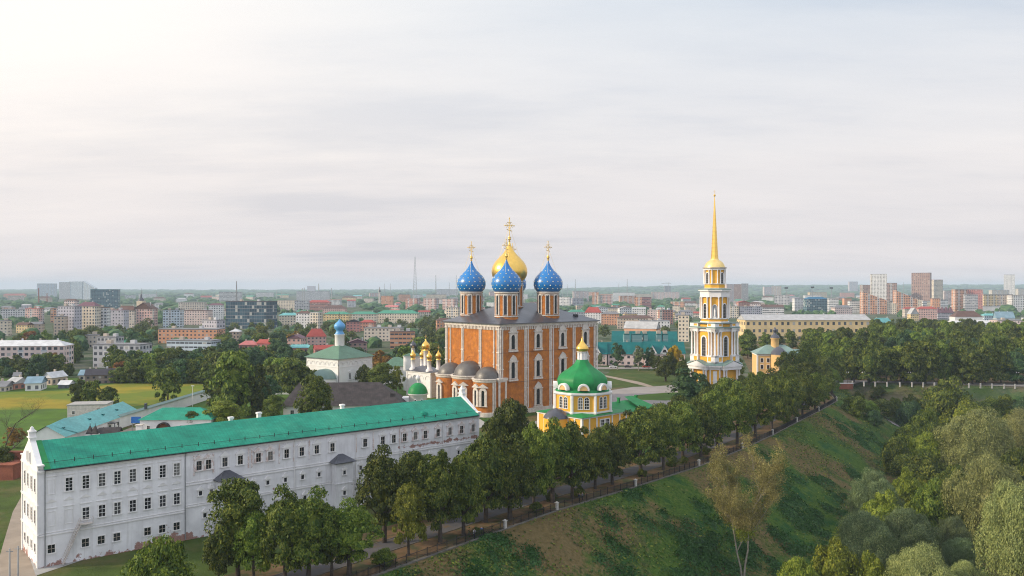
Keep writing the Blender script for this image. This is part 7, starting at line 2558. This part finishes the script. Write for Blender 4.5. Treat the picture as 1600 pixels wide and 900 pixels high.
for xa, xb, ya, yb_, n in ZONES:
    tries = 0
    k = 0
    while k < n and tries < n * 14:
        tries += 1
        px_, yb = cr.uniform(xa, xb), cr.uniform(ya, yb_)
        if xa == 0 and ya == 574 and (yb < 576 + 22 * (1 - px_ / 500) and px_ < 180 and cr.random() < .6):
            continue
        X, Y = G(px_, yb)
        r = cr.uniform(4.0, 7.0)
        H = cr.uniform(8, 15)
        yt = 450 + (CZ - H) * F / Y
        if blocked(px_, yb) or hides(px_, yb, yt):
            continue
        if any((X - a) ** 2 + (Y - b_) ** 2 < (c * .7) ** 2 for a, b_, c in TREES):
            continue
        if 100 < px_ < 180 and yb > 594:
            continue
        leaf = cr.choice(['dark', 'dark', 'blue', 'blue', 'mid', 'mid', 'blue', 'yellow' if cr.random() < .4 else 'dark', 'autumn' if cr.random() < .25 else 'dark'])
        if yb < 538:
            MASS.append((X, Y, H, r, leaf))
            TREES.append((X, Y, r))
        else:
            tree_at(X, Y, 0, H, r, 'town', leaf, LEAFW[leaf] + ' tree', group='trees among the town houses')
        k += 1
        n_town += 1
bl = random.Random(31)
for xa, xb, st, yb, hh, rr_ in ((188, 345, 12, 599, 10, 4.5), (195, 350, 13, 592, 12, 5.5), (60, 118, 13, 586, 8, 4), (0, 100, 12, 578, 8, 4), (178, 250, 12, 586, 14, 5), (330, 480, 13, 586, 13, 6), (350, 470, 13, 576, 12, 6), (0, 60, 14, 588, 5, 3.5)):
    x_ = xa
    while x_ < xb:
        X, Y = G(x_ + bl.uniform(-3, 3), yb + bl.uniform(-1.5, 1.5))
        lf = bl.choice(['dark', 'mid', 'blue', 'blue', 'mid', 'yellow' if bl.random() < .3 else 'dark'])
        tree_at(X, Y, 0, hh * bl.uniform(.7, 1.15), rr_ * bl.uniform(.8, 1.2), 'town', lf, LEAFW[lf] + ' tree in meadow belt', group='tree belt beyond the meadow')
        x_ += st * bl.uniform(.85, 1.3)
tree(82, 576, 552, 10, 'town', 'autumn', 'rusty autumn tree before the white-roofed apartment block')
tree(367, 562, 545, 9, 'town', 'autumn', 'rusty autumn tree by the red-roofed houses')

# --- far woods: one mass of crowns behind and between the houses
rng = np.random.RandomState(9)
Vs, Ts, off = [], [], 0
def blob(x, y, z, r, h):
    global off
    v = ICV * np.array([r, r, h]) * (1 + (rng.rand(len(ICV), 1) - .5) * .42) + np.array([x, y, z + h * .45])
    Vs.append(v[ICF.ravel()]); Ts.append(np.arange(len(ICF) * 3).reshape(-1, 3) + off); off += len(ICF) * 3
cnt = 0
for ya, yb_, n in ((458.5, 462, 420), (462, 468, 520), (468, 476, 560), (476, 486, 460), (486, 500, 420), (500, 516, 300), (516, 545, 190), (545, 575, 90)):
    for _ in range(n):
        px_, yb = rng.uniform(-40, 1640), rng.uniform(ya, yb_)
        if yb > 496 and 1150 < px_:
            continue
        if yb > 500 and 690 < px_ < 1090 and yb > 512:
            continue
        dens = vnoise(np.array([px_]), np.array([yb * 9]), 60, 3)[0]
        if yb > 462 and dens < .42 and px_ > 60:
            continue
        X, Y = G(px_, yb)
        r = rng.uniform(4.5, 8) if Y < 1500 else rng.uniform(8, 22)
        h = rng.uniform(4.5, 7.5) if Y < 1500 else rng.uniform(6, 10)
        yt = 450 + (CZ - h * 1.4) * F / Y
        if yb > 466 and (blocked(px_, yb, 1) or hides(px_, yb, yt)):
            continue
        blob(X, Y, gz(X, Y), r, h)
# wooded ridges under the skyline
for _ in range(2600):
    Y = rng.uniform(5000, 9800)
    px_ = rng.uniform(-60, 1660)
    X = (px_ - 800) * Y / F
    blob(X, Y, gz(X, Y), rng.uniform(25, 70), rng.uniform(7, 13))
mq, mV, off2 = [], [], 0
for X, Y, H, r, leaf in MASS:
    rg = np.random.RandomState(int(X * 3 + Y) % 9999)
    nc = 20
    d = rg.normal(size=(nc, 3)); d /= np.linalg.norm(d, axis=1, keepdims=True)
    C_ = d * np.array([r, r, H * .42]) * rg.uniform(.45, .85, (nc, 1)) + np.array([X, Y, H * .55])
    i_ = np.repeat(np.arange(nc), 36)
    e = rg.normal(size=(len(i_), 3)); e /= np.linalg.norm(e, axis=1, keepdims=True)
    P_ = C_[i_] + e * r * .3
    V_, F_ = quads_mesh('x', P_, e + d[i_] * .4 + rg.normal(size=e.shape) * .4, .95, None, rg)
    mV.append(V_); mq.append(F_ + off2); off2 += len(V_)
gv = put('grove', to_mesh('grove', np.concatenate(mV), np.concatenate(mq), None, L['mid']), kind='stuff')
gv['label'] = 'tree crowns standing close together among the distant houses'
wd = put('woodland', to_mesh('woodland', np.concatenate(Vs), np.zeros((0, 4), int), np.concatenate(Ts), L['blue']), kind='stuff')
wd['label'] = 'woods and tree belts running on between the far houses'

# --- rough herbage on the slope
rng = np.random.RandomState(12)
n = 240000
X = rng.uniform(-20, 250, n); Y = rng.uniform(100, 400, n)
ok = ~inside(X, Y)
X, Y = X[ok], Y[ok]
ed = edge_dist(X, Y)
pxs = 800 + F * X / Y
zz0 = ground_z(X, Y)
pys = 450 + (CZ - zz0) * F / Y
nz = vnoise(X, Y, 11, 4) * .6 + vnoise(X, Y, 4, 7) * .4
keep = (pxs > 540) & (pxs < 1640) & (pys < 930) & (ed > .8) & (rng.rand(len(X)) < np.clip((nz - .42) * 5, .06, 1))
X, Y, zz0, nz = X[keep], Y[keep], zz0[keep], nz[keep]
P = np.stack([X, Y, zz0 + rng.uniform(.05, .32, len(X))], 1)
mp_l, mn_l = [], []
for px_, py_, rr0, hh0 in ((1100, 874, 5, 1.5), (1078, 866, 4, 1.2), (1124, 884, 4.5, 1.4), (1092, 894, 5, 1.6), (1112, 850, 3.5, 1.0), (1250, 818, 4.5, 1.1), (1280, 836, 5, 1.3), (1240, 856, 4.5, 1.2), (1262, 800, 4, 1.0), (1310, 800, 4, 1.2),
                           (1334, 742, 3.5, 1.3), (1214, 888, 4.5, 1.3), (1300, 870, 5, 1.5), (1180, 880, 4, 1.0), (1010, 800, 5, .3), (955, 850, 6, .3), (800, 875, 7, .35), (720, 890, 6, .35), (1230, 780, 4, .8), (1290, 760, 4, .9),
                           (1340, 690, 5, .9), (1320, 668, 4, .8), (1362, 690, 4, 1.2), (1215, 742, 6, .4), (1120, 800, 5, .4)):
    x0_, y0_, z0_ = GR(px_, py_)
    for _ in range(7):
        cx_, cy_, cr_ = x0_ + rng.normal(0, rr0 * .6), y0_ + rng.normal(0, rr0 * .8), rr0 * rng.uniform(.25, .7)
        m_ = 420
        a_ = rng.uniform(0, 2 * PI, m_); q_ = np.abs(rng.normal(0, .62, m_))
        xx_, yy_ = cx_ + np.cos(a_) * q_ * cr_, cy_ + np.sin(a_) * q_ * cr_
        mp_l.append(np.stack([xx_, yy_, ground_z(xx_, yy_) + np.exp(-q_ ** 2 * 1.6) * hh0 * rng.uniform(.5, 1.1) + rng.uniform(0, .15, m_)], 1))
        mn_l.append(np.stack([np.cos(a_) * q_, np.sin(a_) * q_, np.ones(m_) * .8], 1) + rng.normal(size=(m_, 3)) * .4)
MP_, MN_ = np.concatenate(mp_l), np.concatenate(mn_l)
V, Fq = quads_mesh('nettles', MP_, MN_, .34, None, rng)
nb_ = put('nettle_patches', to_mesh('nettle_patches', V, Fq, None, L['nettle']), kind='stuff')
nb_['label'] = 'dense patches of dark green nettles and seedlings on the slope'
V, Fq = quads_mesh('herbage', P, rng.normal(size=P.shape) * .5 + np.array([.3, -.4, .9]), .42, None, rng)
hb = put('undergrowth', to_mesh('undergrowth', V, Fq, None, L['dark']), kind='stuff')
hb['label'] = 'rough weeds and nettles covering the ravine slope'

# ================================================================ labels that single out each repeat
ORD = ['first', 'second', 'third', 'fourth', 'fifth', 'sixth', 'seventh', 'eighth', 'ninth', 'tenth', 'eleventh', 'twelfth', 'thirteenth', 'fourteenth', 'fifteenth', 'sixteenth', 'seventeenth', 'eighteenth', 'nineteenth', 'twentieth']
MARKS = [('black glass office', 388), ('palace gable', 60), ('white-roofed apartment block', 20), ('ornate cream block', 136), ('spired pink mansion', 215), ('orange brick building', 294), ('red-roofed houses', 410),
         ('sky-blue dome', 531), ('tallest radio mast', 648), ('left blue dome', 734), ('gold cathedral dome', 795), ('right blue dome', 855), ('green dome church', 905), ('crimson mansard roof', 928), ('teal-roofed quarter', 1000),
         ('bell tower', 1116), ('ochre church', 1215), ('blue glass arena', 1276), ('tall white tower block', 1375), ('tallest brown tower block', 1442), ('grey-glazed red block', 1520), ('slim white tower block', 1579), ('meadow shed', 132), ('pink red-roofed house', 492), ('gold onion domes', 665)]
buckets = {}
for o, d, px_, Y in AUTO:
    nm_, mp = min(MARKS, key=lambda q_: abs(q_[1] - px_))
    side = 'near' if abs(px_ - mp) < 14 else ('left of' if px_ < mp else 'right of')
    dist = 'close ' if Y < 260 else ('' if Y < 520 else ('distant ' if Y < 1300 else 'far hazy '))
    buckets.setdefault(f"{dist}{d}|{side} the {nm_}", []).append((px_, Y, o))
used = set()
for key, lst in buckets.items():
    d, rel = key.split('|')
    lst.sort(key=lambda q_: q_[0])
    n = len(lst)
    for i, (px_, Y, o) in enumerate(lst):
        if n == 1:
            lab = f"{d} {rel}"
        elif n == 2:
            lab = f"{('left' if i == 0 else 'right')} one of two: {d} {rel}"
        else:
            lab = f"{d} {rel}, {ORD[min(i, 19)]} from left"
            if i == n - 1 and n > 2:
                lab = f"{d} {rel}, rightmost of {n}"
        wds = lab.split()
        if len(wds) > 16:
            for drop in ('close', 'far', 'hazy', 'distant', 'building', 'roof', 'the', 'the', 'one-storey', 'with', 'dense', 'slim'):
                if len(lab.split()) > 16:
                    lab = lab.replace(drop + ' ', '', 1)
        if len(lab.split()) > 16:
            print('LONG', lab)
        o['label'] = lab

# ================================================================ haze: one closed box of even air
hm = bpy.data.materials.new('haze')
hm.use_nodes = True
t = NT(hm.node_tree)
pv = t.n('ShaderNodeVolumePrincipled')
pv.inputs['Color'].default_value = (0.70, 0.86, 1.0, 1)
pv.inputs['Density'].default_value = 0.000105
t.n('ShaderNodeOutputMaterial', i_Volume=pv.outputs[0])
b = MB(); b.box(-12100, 12100, -700, 12400, -17.5, 118)
b.build('haze', hm, kind='stuff')
